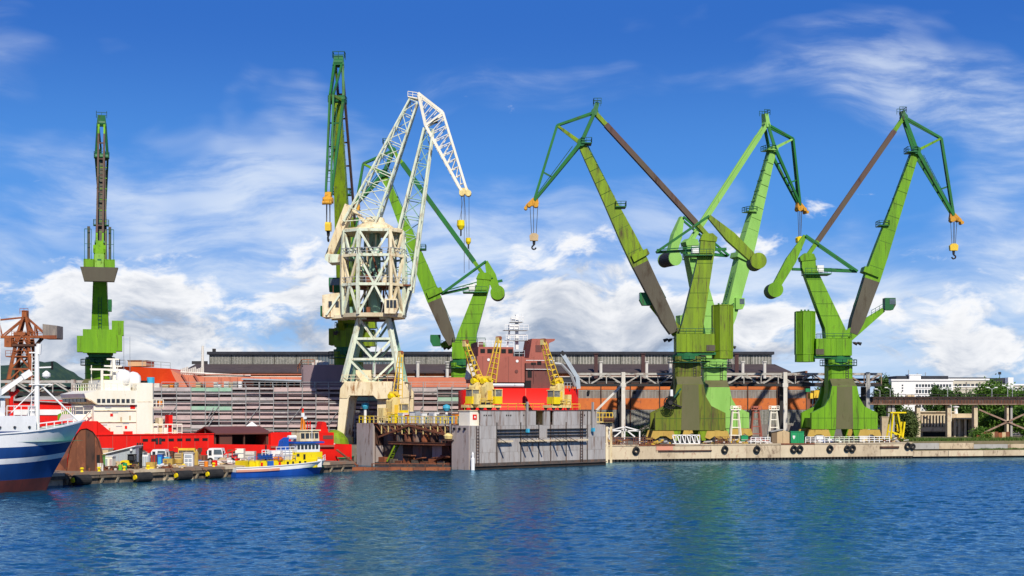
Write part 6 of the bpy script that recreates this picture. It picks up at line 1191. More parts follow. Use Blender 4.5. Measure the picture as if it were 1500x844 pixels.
# ------------------------------------------------------------------ ship in the dock
def dock_ship():
    hb = 5.5; SU = V(.978, .208, 0); SN = V(-.208, .978, 0); so = V(X(700, 238.5), 238.5, 0)+SN*5.5
    o = thing('ship_in_dock', 'half built ship with scarlet hull and brown primed superstructure in the dock', 'ship', so, math.atan2(SU.y, SU.x), local=True)
    def dl(px, off): k = (px-CXP)/F; b = so+SN*off; return (k*b.y-b.x)/(SU.x-k*SU.y)
    def dz(py, px, off): return EYE-(py-HYP)*((so+SN*off).y+SU.y*dl(px, off))/F
    yc = 0.0
    t = lambda px, off=-5.5: dl(px, yc+off); z = lambda py, px, off=-5.5: dz(py, px, yc+off)
    x0, x1 = t(684), t(859); zt = z(569, 800)
    mb = MB(); R_ = []
    for s in [i/22 for i in range(23)]:
        x = x0+(x1-x0)*s; h = hb*(1-max(0, (s-.72)/.28)**2.4)*min(1, .55+s*2.4); tz = zt+(.5 if s < .1 else 0)-.9*max(0, .16-s)*6
        R_.append([V(x, -h, tz), V(x+.0, -h*.995, 6.0), V(x-max(0, s-.75)*4, -h*.9, 2.5), V(x-max(0, s-.75)*6, -h*.5, 1.2), V(x-max(0, s-.75)*6, h*.5, 1.2), V(x-max(0, s-.75)*4, h*.9, 2.5), V(x, h*.995, 6.0), V(x, h, tz)])
    mb.ring(R_, True); mb.build('hull', 'red', o, True)
    P(o, 'deck', 'primer_dark', ('box', t(705), t(838), -4.4, 4.4, zt-.3, zt+.05))
    P(o, 'seam_line', 'coral', ('bar', V(t(770), -hb-.02, zt), V(t(770), -hb-.02, 9), .06, .08)); 
    a, b = t(699), t(769); zs = z(560, 735); ztp = z(522, 735)
    P(o, 'deck_gap', 'black', ('box', a+.8, b+6, -4.8, 4.8, zt+.06, zs)); P(o, 'pipe_bundle', 'zinc', ('tube', V(t(722), -5.0, zt+.5), V(t(768), -5.0, zt+.5), .35)); 
    s = P(o, 'superstructure', 'primer', ('box', a, b, -5.2, 5.2, zs, ztp)); 
    P(s, 'porthole', 'white', ('tube', V(t(758), -5.3, z(529, 758)), V(t(758), -5.2, z(529, 758)), .25)); P(s, 'porthole', 'white', ('tube', V(t(716), -5.3, z(527, 716)), V(t(716), -5.2, z(527, 716)), .25)); P(s, 'porthole', 'primer_dark', ('tube', V(t(757), -5.3, z(544, 757)), V(t(757), -5.2, z(544, 757)), .3))
    for i in range(5): P(s, 'weld_seam', 'primer_dark', ('box', a+1+i*2.2, a+1.05+i*2.2, -5.23, -5.19, zs+.02, ztp-.02))
    br = P(o, 'bridge', 'primer', ('box', t(702), t(752, -4.5), -4.6, 4.6, ztp, z(508, 725))); 
    for i in range(5): P(br, 'window_opening', 'black', ('box', t(705)+i*1.2, t(705)+.8+i*1.2, -4.66, -4.58, z(517, 720), z(511, 720)))
    P(br, 'handrail', 'white', ('rail', [V(t(702), -4.5, z(508, 725)), V(t(752, -4.5), -4.5, z(508, 725))], 1.0, 1.2, .05)); P(o, 'handrail', 'galv', ('rail', [V(b, -5.1, ztp), V(t(752, -4.5), -5.1, ztp)], 1.0, 1.0, .05))
    P(o, 'side_house', 'primer', ('box', b+.01, t(778), -3.8, 3.8, zs, z(524, 770))); 
    f = P(o, 'funnel', 'primer', ('poly', [(t(777), z(532, 790)), (t(783), z(495.5, 790)), (t(817), z(495.5, 805)), (t(816), z(498.5, 805)), (t(808), z(502, 805)), (t(808), z(532, 800))], -3.6, 2.2)); P(f, 'funnel_panel', 'primer_dark', ('box', t(788), t(797), -3.66, -3.59, z(515, 795), z(505, 795)))
    lo = P(o, 'engine_casing', 'primer_dark', ('box', t(771), t(812), -4.9, 4.0, zt, z(532, 795))); P(lo, 'opening', 'black', ('box', t(779), t(786), -4.96, -4.89, z(534.5, 785), z(531, 785)-.0)); P(lo, 'opening', 'black', ('box', t(788), t(794), -4.96, -4.89, z(534.5, 790), z(529, 790))); P(lo, 'door_opening', 'black', ('box', t(774), t(780), -4.96, -4.89, z(553, 778), z(543, 778))); P(lo, 'door_opening', 'black', ('box', t(770.5), t(779), -4.96, -4.89, z(569, 775), z(557.5, 775)))
    for py in (527.5, 540.5): P(lo, 'ledge', 'white', ('box', t(771), t(813), -5.2, -4.9, z(py+.8, 790), z(py, 790)))
    P(o, 'aft_house', 'primer_dark', ('box', t(812)+.01, t(824), -4.0, 4.0, zt, z(555, 815))); P(o, 'handrail', 'galv', ('rail', [V(t(824), -4.6, zt+.05), V(t(846), -2.6, zt+.05)], 1.0, .8, .05))
    # bridge mast
    mx = t(757, 0); q = lambda py: dz(py, 757, yc)
    m = P(o, 'mast', 'white', ('box', mx-.25, mx+.25, -.25, .25, q(512), q(461))); P(m, 'mast_leg', 'white', ('bar', V(mx-1.7, 0, q(510)), V(mx-1.2, 0, q(478)), .25)); 
    for py, w in ((499, 2.1), (484, 2.3), (472, 1.2)): P(m, 'mast_platform', 'galv', ('box', mx-w, mx+w*.8, -1, 1, q(py+.6), q(py))); P(m, 'handrail', 'white', ('rail', [V(mx-w, -1, q(py)), V(mx+w*.8, -1, q(py))], .9, .8, .05))
    P(m, 'radar', 'white', ('box', mx-1.4, mx+.3, -.6, .6, q(483.8), q(475))); P(m, 'yard', 'white', ('bar', V(mx-1.6, 0, q(491)), V(mx+1.6, 0, q(491)), .25)); P(m, 'aerial', 'white', ('bar', V(mx+.8, 0, q(471)), V(mx+.9, 0, q(460)), .1)); P(m, 'spotlight', 'white', ('box', mx-1.0, mx-.3, -.4, .4, q(470), q(466)))
    # deck crane arms at the right end
    P(o, 'crane_jib', 'zinc', ('bar', V(t(823, -2), -2, z(516, 823)), V(t(845, -2), -2, z(552, 845)), .5, .7)); P(o, 'crane_jib', 'galv', ('path', [V(t(812, -3), -3, z(532, 812)), V(t(822, -3), -3, z(533, 820)), V(t(836, -3), -3, z(548, 836)), V(t(843, -3), -3, z(566, 843))], .28)); P(o, 'crane_pedestal', 'zinc', ('bar', V(t(845, -2), -2, z(550, 845)), V(t(847, -2), -2, zt), .7)); P(o, 'jib_head', 'dark_steel', ('bar', V(t(822, -2), -2, z(514, 822)), V(t(826, -2), -2, z(519, 826)), .6))
    # side ladder and scaffold at the left end
    P(o, 'scaffold_tower', 'galv', ('ladder', V(a-.3, -4.5, zt-1), V(a-.3, -4.5, ztp), .9, (0, 1, 0), .9, .06)); P(o, 'roof_ladder', 'galv', ('ladder', V(a-.3, -2.5, zt-1), V(a-.3, -2.5, ztp), .9, (0, 1, 0), .9, .06))
    P(o, 'deck_house', 'primer_dark', ('box', t(703), t(712), -3, 3, z(508, 710)+.01, z(500, 708)))
dock_ship()
# ------------------------------------------------------------------ yellow dock cranes
def dock_crane(label, px, off, zb, tip, foot, body_w=3.0, hh=1.0):
    t = dl(px, off); org = dw(t, off, zb); o = thing('dock_crane', label, 'crane', org, DRZ, group='yellow cranes on the floating dock', local=True)
    P(o, 'base', 'yellow_pale', ('box', -2.2, 2.2, -1.1, 1.1, .35, .8)); 
    for sx in (-1.7, 1.7):
        for sy in (-1, 1): P(o, 'wheel', 'dark_steel', ('tube', V(sx, sy*.9-.12, .35), V(sx, sy*.9+.12, .35), .35, .35, 10))
    P(o, 'slewing_ring', 'dark_steel', ('lathe', [(.1, .8), (1.0, .8), (1.0, 1.15), (.1, 1.15)], V(0, 0, 0), 14))
    P(o, 'body', 'yellow_pale', ('poly', [(-.9, 1.15), (-.9, 3.6), (-.5, 4.3), (.7, 4.3), (.9, 3.4), (.9, 1.15)], -.8, .8)); P(o, 'body_door', 'yellow', ('box', -.4, .4, -.86, -.801, 1.4, 3.0))
    P(o, 'winch', 'yellow_pure', ('tube', V(-.9, 0, 4.5), V(1.1, 0, 4.5), .45), ('box', -.6, .8, -.6, .6, 4.3, 4.6)); P(o, 'winch_drum', 'yellow', ('tube', V(.1, -.9, 4.9), V(.1, .9, 4.9), .38))
    # driver's cab
    sx = -1 if tip[0] < 0 else 1
    c = P(o, 'driver_cab', 'yellow_pure', ('box', sx*1.4-.75, sx*1.4+.75, -1.4, .2, .95, 2.1)); P(c, 'cab_top', 'yellow_pale', ('box', sx*1.4-.8, sx*1.4+.8, -1.45, .25, 3.1, 3.25)); P(c, 'cab_glass', 'glass_dirty', ('box', sx*1.4-.68, sx*1.4+.68, -1.33, .13, 2.1, 3.1))
    for dx in (-.72, .72): P(c, 'cab_post', 'yellow_pale', ('box', sx*1.4+dx-.05, sx*1.4+dx+.05, -1.4, -1.28, 2.1, 3.1))
    # lattice jib: two rails with rungs
    f, p = V(foot[0], 0, foot[1]), V(tip[0], 0, tip[1]); d = (p-f).normalized(); n = V(d.z, 0, -d.x); w0, w1 = .6, .25
    for s in (-1, 1):
        for v in (-.55, .55): P(o, 'jib_rail', 'yellow', ('bar', f+n*w0*s+V(0, v, 0), p+n*w1*s+V(0, v*.6, 0), .12, .13))
    for i in range(8):
        k = (i+.5)/8; c0 = f.lerp(p, k); w = w0+(w1-w0)*k; P(o, 'jib_rung', 'yellow', ('bar', c0-n*w, c0+n*w, 1.1-.4*k, .09))
    P(o, 'jib_head', 'yellow_pale', ('box', p.x-.35, p.x+.35, -.35, .35, p.z-.5, p.z+.35)); P(o, 'jib_sheave', 'rust_orange', ('tube', p+V(0, -.45, .25), p+V(0, .45, .25), .3))
    P(o, 'luffing_rope', 'rope', ('tube', V(.1, 0, 5.0), p, .04, None, 5)); P(o, 'counter_cabin', 'yellow_pale', ('box', -sx*2.2-.45, -sx*2.2+.45, -.7, .7, .85, 2.5)); P(o, 'handrail', 'yellow', ('rail', [V(-2.2, -1.1, .8), V(2.2, -1.1, .8)], .9, 1.1, .04))
    return o
# the jib plane follows the dock, so its run along the dock is stretched to the photograph's width
dock_crane('yellow dock crane in the middle whose jib leans right before brown superstructure', 712, 2.0, 9.15, (2.7, 11.0), (1.0, 4.4))
dock_crane('yellow dock crane whose jib leans left above its yellow cab, left of the middle one', 698, 3.4, 9.15, (-2.3, 10.3), (.6, 4.2))
dock_crane('yellow dock crane farthest right on the wall, jib leaning left over scarlet hull', 816, 2.0, 9.15, (-3.2, 11.0), (-.3, 4.4))
dock_crane('yellow dock crane in front of the white portal crane leg', 576, 26.0, 7.0, (1.6, 11.6), (.9, 4.2))
o = thing('white_tarpaulin', 'pale tarpaulin hanging from the jib left of the brown superstructure', 'tarpaulin', W(690, 552, 224)); c = W(690, 552, 224)
P(o, 'sheet', 'sacks', ('ring', [[W(685, 533, 224)+V(0, -.3, 0), W(692, 533, 224)+V(0, -.3, 0), W(692, 533, 224)+V(0, .3, 0), W(685, 533, 224)+V(0, .3, 0)], [W(681, 553, 224)+V(0, -.7, 0), W(697, 552, 224)+V(0, -.7, 0), W(697, 552, 224)+V(0, .7, 0), W(681, 553, 224)+V(0, .7, 0)], [W(681, 556, 224)+V(0, -.7, 0), W(698, 556, 224)+V(0, -.7, 0), W(698, 556, 224)+V(0, .7, 0), W(681, 556, 224)+V(0, .7, 0)]]))
P(o, 'sling', 'rope', ('tube', W(688, 533, 224), W(686, 507, 224), .05))
# ------------------------------------------------------------------ things on the left jetty
JRZ = math.atan2(JU.y, JU.x)
def jput(px, off): return jat(px, off, JZ)
def jthing(name, label, cat, px, off, rz=0.0, group=None): return thing(name, label, cat, jput(px, off), rz, group, local=True)
s_at = lambda p: p.y/F                                      # metres per photo pixel at a point
# rusty hull section
o = jthing('hull_section', 'big rusty brown curved hull section standing on the jetty behind striped bow', 'hull section', 118, 4.5)
k = s_at(jput(118, 4.5)); arch = lambda w, h, y, dx: [V(dx+w*x, y, h*z) for x, z in ((-1, 0), (-.93, .30), (-.78, .58), (-.52, .84), (-.2, .98), (.12, 1.0), (.45, .93), (.72, .76), (.90, .48), (1, .18), (1.03, 0))]
fr = arch(26*k, 62*k, -1.2, 10*k); bk = arch(24*k, 56*k, 3.2, 0)
mb = MB(); mb.ring([bk, fr], False, closed=False); mb.build('shell', 'rust_orange', o)
mb = MB(); mb.ring([[V(p.x*1.0, -1.15, p.z) for p in fr]+[V(13*k, -1.15, 0)]*0, ], False) if 0 else None
pan = [(-1, -.5), (-.5, .05), (.05, .55), (.55, 1.0)]
def clip_arch(a, b):
    top = [(x, z) for x, z in ((-1, 0), (-.93, .30), (-.78, .58), (-.52, .84), (-.2, .98), (.12, 1.0), (.45, .93), (.72, .76), (.90, .48), (1, .18))]
    f = lambda x: next((z0+(z1-z0)*(x-x0)/(x1-x0) for (x0, z0), (x1, z1) in zip(top, top[1:]) if x0 <= x <= x1), 0)
    xs = [a+(b-a)*i/6 for i in range(7)]; return [(10*k+26*k*a, 0)]+[(10*k+26*k*x, 62*k*f(x)*.985) for x in xs]+[(10*k+26*k*b, 0)]
for i, (a, b) in enumerate(pan): P(o, 'bulkhead_plate', ('rust', 'rust', 'rust_dark', 'rust')[i], ('poly', clip_arch(a+.008, b-.008), -1.0-.03*(i % 2), -.8))
P(o, 'manhole', 'black', ('box', 10*k+26*k*.66, 10*k+26*k*.84, -1.1, -1.04, 1.0, 2.0))
mb = MB(); mb.ring([[V(-16*k, -1.2, 0), V(-15*k, -1.2, 19*k), V(-9*k, -1.2, 40*k), V(3*k, -1.2, 60*k)], [V(-50*k, 2.5, 0), V(-42*k, 2.5, 12*k), V(-26*k, 2.5, 38*k), V(-5*k, 2.5, 58*k)]], False, closed=False); mb.build('side_shell', 'rust_orange', o)
for i in range(3): P(o, 'prop', 'pipe_white', ('tube', V((32+i*3)*k, -1.8, 0), V((32+i*3)*k, -1.8, 1.0), .12))
# huts, containers and stores
def crate(name, m, label, cat, px, off, w, d, h, extra=(), rz=0.0, roof=None, door=None):
    p = jput(px, off); k = s_at(p); ob = thing(name, label, cat, p, rz, local=True)
    P(ob, 'body', m, ('box', -w*k/2, w*k/2, -d/2, d/2, 0, h*k))
    if roof: P(ob, 'roof', roof, ('box', -w*k/2-.08, w*k/2+.08, -d/2-.08, d/2+.08, h*k, h*k+.1))
    if door: P(ob, 'door', door, ('box', -w*k*.1, w*k*.34, -d/2-.05, -d/2-.001, .1, h*k*.86))
    for nm, mm, *b in extra: P(ob, nm, mm, ('box', b[0]*k, b[1]*k, -d/2-.06, -d/2-.002, b[2]*k, b[3]*k))
    return ob
o = crate('store_container', 'tan', 'tan container behind the rusty hull section', 'container', 148, 10.5, 28, 2.4, 27, roof='concrete_grey', extra=(('seam', 'tan_dark', -2, -1, 1, 26), ('seam', 'tan_dark', 5, 6, 1, 26)))
o = jthing('lean_to_shed', 'pale zinc lean-to shed with slanting roof behind the yellow forklift', 'shed', 178, 8.5); k = s_at(jput(178, 8.5))
P(o, 'wall', 'zinc', ('poly', [(-32*k, 0), (-32*k, 17*k), (25*k, 31*k), (25*k, 0)], -1.5, 1.5)); P(o, 'roof', 'white', ('hexa', [V(-36*k, -1.9, 16*k), V(26*k, -1.9, 31.3*k), V(26*k, 1.9, 31.3*k), V(-36*k, 1.9, 16*k), V(-36*k, -1.9, 17.2*k), V(26*k, -1.9, 32.6*k), V(26*k, 1.9, 32.6*k), V(-36*k, 1.9, 17.2*k)])); P(o, 'lamp', 'white', ('box', 18*k, 21*k, -1.9, -1.55, 25*k, 28*k))
for i in range(4): P(o, 'wall_seam', 'concrete_grey', ('box', (-22+i*11)*k, (-21.6+i*11)*k, -1.53, -1.5, .1, (18+i*2.5)*k))
crate('site_cabin', 'lime', 'lime green portable cabin with dark teal door on the jetty', 'cabin', 146, 4.0, 12, 1.6, 22, door='teal_panel', roof='ochre')
crate('white_cabin', 'ship_white', 'small white cabin with pinkish side right of the lime cabin', 'cabin', 161, 4.2, 12, 1.6, 19, roof='white', extra=(('door', 'zinc', -5, -1, 1, 16), ('panel', 'plank_pink', 2, 5.5, 1, 16)))
crate('gas_rack', 'white', 'white bottle rack behind the forklift, left of the ochre bins', 'rack', 214, 6.5, 9, 1.0, 18, extra=(('bottle', 'zinc', -3.5, -1.5, 1, 16), ('bottle', 'zinc', -.8, 1.2, 1, 16), ('bottle', 'zinc', 2, 4, 1, 16)))
crate('red_locker', 'primer_dark', 'dark red locker right of the bottle rack on the jetty', 'locker', 226.5, 8.0, 9, 1.2, 17, extra=(('rib', 'red', -2.6, -1.8, 1, 16), ('rib', 'red', 1, 1.8, 1, 16)))
crate('blue_toilet', 'blue', 'blue portable toilet with white door behind the ochre bins', 'toilet', 235.5, 7.5, 7, 1.1, 18, roof='zinc', extra=(('door', 'sky_blue', -2.2, 2, 1, 14),))
crate('blue_drum_rack', 'sky_blue', 'light blue rack of drums beside the blue portable toilet', 'rack', 245, 8.0, 10, 1.0, 13, extra=(('bar', 'zinc', -4.5, -3.5, 0, 15), ('bar', 'zinc', 3.5, 4.5, 0, 15)))
crate('ochre_bin', 'ochre', 'ochre steel bin with square openings on the jetty', 'bin', 247.5, 3.2, 14, 1.5, 13, extra=(('opening', 'tan_dark', -4.5, -1, 4, 7), ('opening', 'tan_dark', 1, 4.5, 4, 7), ('opening', 'tan_dark', -4.5, -1, 8.5, 11)))
crate('ochre_block', 'ochre', 'low ochre block beside the white pipe heap on the jetty', 'block', 222, 3.0, 13, 1.3, 9, extra=(('lip', 'yellow_pure', -7, 5, 0, 1.5),))
p = jput(262, 3.0); k = s_at(p); o = one('ochre_tank', 'ochre', 'round ochre tank right of the square ochre bin', 'tank', p, ('lathe', [(.05, 0), (6*k, 0), (6*k, 11*k), (5.5*k, 12*k), (.05, 12.5*k)], V(0, 0, 0), 16)); P(o, 'hoop', 'tan_dark', ('lathe', [(6.05*k, 5*k), (6.1*k, 5.6*k), (6.05*k, 6.2*k)], V(0, 0, 0), 16))
crate('steel_sheet', 'ochre', 'tall ochre plate standing behind the round tank', 'plate', 269, 5.2, 5, .4, 20, extra=(('rib', 'tan_dark', -.5, .5, 1, 19),))
crate('shelf_rack', 'white', 'white shelving rack between ochre plate and tall ochre post', 'rack', 277, 4.6, 13, 1.0, 19, roof='sacks', extra=(('opening', 'zinc', -5, -.6, 1, 5), ('opening', 'zinc', .6, 5, 1, 5), ('opening', 'zinc', -5, -.6, 7, 11), ('opening', 'zinc', .6, 5, 7, 11), ('opening', 'zinc', -5, 5, 13, 17)))
p = jput(287.5, 4.4); k = s_at(p); o = one('ochre_post', 'ochre', 'tall tapered ochre post right of the white shelving rack', 'post', p, ('lathe', [(.05, 0), (3.2*k, 0), (2.8*k, 20*k), (1.8*k, 22*k), (.05, 22*k)], V(0, 0, 0), 10)); P(o, 'foot', 'tan_dark', ('box', -4*k, 4*k, -.4, .4, 0, .15))
crate('boat_crate', 'sacks', 'long pale crate on pallets left of the white truck', 'crate', 299, 4.6, 14, 1.2, 7, extra=(('slat', 'rust', -6, 6, 2, 3), ('slat', 'rust', -6, 6, 4.5, 5.4)))
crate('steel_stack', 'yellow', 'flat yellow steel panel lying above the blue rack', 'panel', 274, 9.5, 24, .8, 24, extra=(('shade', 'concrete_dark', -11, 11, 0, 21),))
for i, (px, off, h, w, m, lab) in enumerate(((176, 1.6, 8, 6, 'lime', 'lime green drum in front of the forklift'), (183, 1.8, 10, 6.5, 'container_green', 'dark green drum in front of the forklift'), (302, 1.6, 8, 6, 'bright_orange', 'orange drum near the jetty edge'), (314.5, 3.0, 8, 8, 'red', 'red drum below the white truck'), (131, 1.6, 5, 3, 'rust', 'rusty bollard pair in front of the hull section'))):
    p = jput(px, off); k = s_at(p); o = one('oil_drum' if i < 4 else 'bollard', m, lab, 'drum' if i < 4 else 'bollard', p, ('lathe', [(.03, 0), (w*k/2, 0), (w*k/2, h*k*.33), (w*k*.53, h*k*.35), (w*k/2, h*k*.37), (w*k/2, h*k*.66), (w*k*.53, h*k*.68), (w*k/2, h*k*.7), (w*k/2, h*k), (.03, h*k*.98)], V(0, 0, 0), 14))
for px, lab in ((120, 'yellow bollard at the jetty edge before the rusty hull section'), (145, 'yellow bollard at the jetty edge before the lime cabin'), (182, 'yellow bollard at the jetty edge before the green drums'), (217, 'yellow bollard pair before the low ochre block'), (269, 'yellow bollard at the jetty edge before the round ochre tank'), (313, 'yellow bollard at the jetty edge below the white truck')):
    p = jput(px, .7); o = thing('bollard', lab, 'bollard', p, group='yellow bollards along the jetty', local=True); P(o, 'post', 'yellow_pure', ('lathe', [(.05, 0), (.22, 0), (.15, .1), (.15, .35), (.05, .35)], V(0, 0, 0), 12)); P(o, 'cap', 'yellow_pure', ('lathe', [(.05, .35), (.25, .35), (.26, .46), (.15, .55), (.02, .57)], V(0, 0, 0), 12))
# heaps
def heap(label, px, off, w, h, mlist, seed, base=None):
    p = base or jput(px, off); k = s_at(p); r = random.Random(seed); o = thing('scrap_heap', label, 'heap', p, local=True)
    for i in range(14):
        x = r.uniform(-.5, .5)*w*k; z = r.uniform(0, h*k*(1-1.4*abs(x)/(w*k))*.8); a = r.uniform(-.7, .7); l = r.uniform(.12, .3)*w*k
        P(o, 'scrap_piece', mlist[i % len(mlist)], ('bar', V(x-l/2, r.uniform(-.7, .7), z+.1), V(x+l/2, r.uniform(-.7, .7), z+.1+a*.4), r.uniform(.15, .4), r.uniform(.12, .35)))
heap('heap of pale bent pipes beside the low ochre block', 231, 2.6, 18, 9, ['sacks', 'white', 'tan'], 1)
heap('long heap of white sacks and scrap below the truck, left of the tug', 334, 4.5, 40, 9, ['sacks', 'white', 'galv', 'plank_pink'], 2)
heap('brown planks heaped near the green drums on the jetty', 190, 3.4, 26, 6, ['rust', 'tan_dark', 'rust_dark'], 3)
heap('tan and pink rubble heap behind the tug stern', 357, 7.5, 22, 13, ['tan', 'plank_pink', 'sacks', 'rust'], 4)
heap('jumble of rusty gear on the jetty before the white cabin', 164, 2.4, 18, 5, ['rust', 'rust_dark', 'sacks'], 5)
# forklift
o = jthing('forklift', 'yellow forklift with black cab and tall dark mast on the jetty', 'forklift', 193, 5.0, 0.0); k = s_at(jput(193, 5.0))
P(o, 'chassis', 'yellow_pure', ('poly', [(-15*k, 4*k), (-15*k, 10*k), (-12*k, 12*k), (-3*k, 12*k), (-2*k, 7*k), (10*k, 7*k), (11*k, 3.5*k)], -.7, .7)); P(o, 'counterweight', 'yellow_pure', ('box', -16*k, -10*k, -.75, .75, 5*k, 9*k))
for x, z in ((-4, 20), (5, 20)):
    for y in (-.6, .6): P(o, 'cab_post', 'black', ('bar', V(x*k, y, 7*k), V(x*k*.9, y, z*k), .1))
P(o, 'cab_roof', 'black', ('box', -4.5*k, 5.5*k, -.7, .7, 20*k, 20.8*k)); P(o, 'cab_glass', 'glass_dark', ('box', -3.5*k, 4*k, -.5, .5, 12*k, 20*k)); P(o, 'seat', 'black', ('box', -2.5*k, 1.5*k, -.3, .3, 7*k, 12*k))
for y in (-.45, .45): P(o, 'mast_rail', 'dark_steel', ('box', 12*k, 14*k, y-.1, y+.1, 1*k, 30*k))
for z in (4, 12, 21, 29): P(o, 'mast_cross', 'dark_steel', ('box', 12.2*k, 13.8*k, -.4, .4, z*k, (z+1.2)*k))
for y in (-.3, .3): P(o, 'fork', 'dark_steel', ('box', 14.1*k, 21*k, y-.08, y+.08, 2*k, 2.8*k))
for x in (-10, 7):
    for y in (-.7, .7): w = P(o, 'wheel', 'tyre', ('tube', V(x*k, y-.18, .42), V(x*k, y+.18, .42), .42, .42, 14)); P(w, 'hub', 'yellow', ('tube', V(x*k, y-.2, .42), V(x*k, y+.2, .42), .18, .18, 10))
# trucks
def truck(label, px, off, kk, back):
    o = jthing('truck', label, 'truck', px, off, 0.0); k = s_at(jput(px, off))*kk
    c = P(o, 'cab', 'white', ('poly', [(-12*k, 5*k), (-12*k, 20*k), (-9*k, 24*k), (10*k, 24*k), (12*k, 15*k), (12.5*k, 5*k)], -1.0, 1.0)); P(c, 'windscreen', 'glass', ('hexa', [V(-2*k, -1.04, 14.5*k), V(11.2*k, -1.04, 14.5*k), V(11.2*k, -.99, 14.5*k), V(-2*k, -.99, 14.5*k), V(-1.5*k, -1.04, 22*k), V(9.5*k, -1.04, 22*k), V(9.5*k, -.99, 22*k), V(-1.5*k, -.99, 22*k)])); P(c, 'side_window', 'glass_dark', ('box', -9.5*k, -5*k, -1.04, -.99, 13*k, 21*k)); P(c, 'grille', 'zinc', ('box', -1*k, 11*k, -1.04, -1.0, 8*k, 11*k)); P(c, 'bumper', 'concrete_grey', ('box', -3*k, 12.6*k, -1.1, -1.0, 4*k, 7*k))
    for x in (-.5, 11): P(c, 'headlight', 'glass', ('box', x*k, (x+1.6)*k, -1.12, -1.1, 5*k, 6.4*k))
    for x in (-13.2, 13.2): P(o, 'mirror', 'black', ('box', (x-.7)*k, (x+.7)*k, -1.0, -.8, 15*k, 20*k))
    if back: P(o, 'load_bed', 'red', ('box', 12.6*k, 34*k, -.9, 1.2, 5*k, 8*k)); P(o, 'bed_frame', 'red', ('ladder', V(13*k, -.9, 9*k), V(33*k, -.9, 17*k), 1.0, (0, 0, 1), .6, .08))
    for x in (-7, 8, 26):
        for y in (-.9, .9): w = P(o, 'wheel', 'tyre', ('tube', V(x*k, y-.15, .45), V(x*k, y+.15, .45), .45, .45, 14)); P(w, 'hub', 'concrete_grey', ('tube', V(x*k, y-.17, .45), V(x*k, y+.17, .45), .18, .18, 8))
truck('white truck cab with red load bed in front of the brown workshop', 317, 9.0, .95, True)
truck('white truck half hidden behind the blue toilet and red locker', 235, 11.5, .95, False)
for px, off, h, m, lab in ((205, 10.5, 34, 'rust_dark', 'tall dark rusty rack right of the forklift mast'),):
    p = jput(px, off); k = s_at(p); o = thing('steel_rack', lab, 'rack', p, local=True)
    for x in (-3.5, 0, 3.5): P(o, 'upright', m, ('box', (x-.5)*k, (x+.5)*k, -.3, .3, 0, h*k))
    for z in (8, 17, 26): P(o, 'shelf', m, ('box', -4*k, 4*k, -.4, .4, z*k, (z+1)*k))
for px, off, h, lab in ((293, 9.0, 24, 'thin rusty figure-like valve stand left of the white truck'), (258, 10, 26, 'slim white and red fire monitor stand behind the ochre bin')):
    p = jput(px, off); k = s_at(p); o = thing('valve_stand', lab, 'stand', p, local=True); P(o, 'column', 'rust' if px > 280 else 'white', ('tube', V(0, 0, 0), V(0, 0, h*k), .16, .12)); P(o, 'wheel', 'rust_dark' if px > 280 else 'red', ('lathe', [(.1, -.05), (.35, -.05), (.35, .05), (.1, .05)], V(0, -.2, h*k*.85), 12, 'y')); P(o, 'head', 'rust' if px > 280 else 'bright_orange', ('box', -.25, .25, -.2, .2, h*k*.9, h*k))
o = thing('white_tent', 'white pointed tent roof behind the brown workshop', 'tent', (X(369, 245), 245, GZ)); D = 245
P(o, 'canopy', 'white', ('add', [W(357, 627, D), W(381, 627, D), W(381, 627, D+3), W(357, 627, D+3), W(369, 617.5, D+1.5)], [(0, 1, 4), (1, 2, 4), (2, 3, 4), (3, 0, 4), (3, 2, 1, 0)]))
for px in (358, 380): P(o, 'post', 'galv', ('box', X(px, D)-.08, X(px, D)+.08, D, D+.16, GZ, Z(627.2, D)))
for px, py, lab in ((535, 595, 'sky blue ventilator cowl under the white crane portal'), (654, 598, 'sky blue ventilator cowl on the scaffold right of the white crane')):
    D = 246; p = W(px, py, D); o = thing('ventilator', lab, 'ventilator', (p.x, p.y, GZ if px == 535 else GZ), local=True); h = p.z-GZ
    P(o, 'post', 'white', ('tube', V(0, 0, 0), V(0, 0, h-.4), .25)); P(o, 'cowl', 'sky_blue', ('lathe', [(.1, -.6), (.45, -.5), (.7, 0), (.6, .45), (.1, .65)], V(0, 0, h), 12))
# green tarpaulin heap left of the white crane
D = 241.5; one('green_tarpaulin', 'green_olive', 'olive green tarpaulin mound at the foot of the white crane', 'tarpaulin', (X(488, D), D+1.5, GZ), ('lathe', [(2.6, 0), (2.3, 1.2), (1.5, 2.2), (.6, 2.7), (.02, 2.8)], V(0, 0, 0), 12))

# more stores in the second row of the jetty
crate('tool_container', 'zinc', 'pale grey tool container between lean-to shed and bottle rack', 'container', 205, 9.6, 16, 1.8, 20, roof='concrete_grey', extra=(('door', 'white', -6, -1, 1, 17), ('door', 'white', 1, 6, 1, 17)))
crate('pallet_stack', 'tan', 'stack of pale pallets behind the round ochre tank', 'pallets', 262, 7.4, 10, 1.2, 18, extra=tuple(('gap', 'tan_dark', -4.5, 4.5, 2+i*3.4, 3+i*3.4) for i in range(5)))
crate('brown_skip', 'rust', 'rusty brown skip between ochre post and white truck', 'skip', 296, 7.2, 13, 1.6, 14, extra=(('rib', 'rust_dark', -3, -2, 1, 13), ('rib', 'rust_dark', 2, 3, 1, 13)))
crate('grey_skip', 'concrete_grey', 'grey skip with pale load right of the white truck', 'skip', 338, 8.0, 18, 1.6, 13, roof='sacks', extra=(('rib', 'zinc', -5, -4, 1, 12), ('rib', 'zinc', 4, 5, 1, 12)))
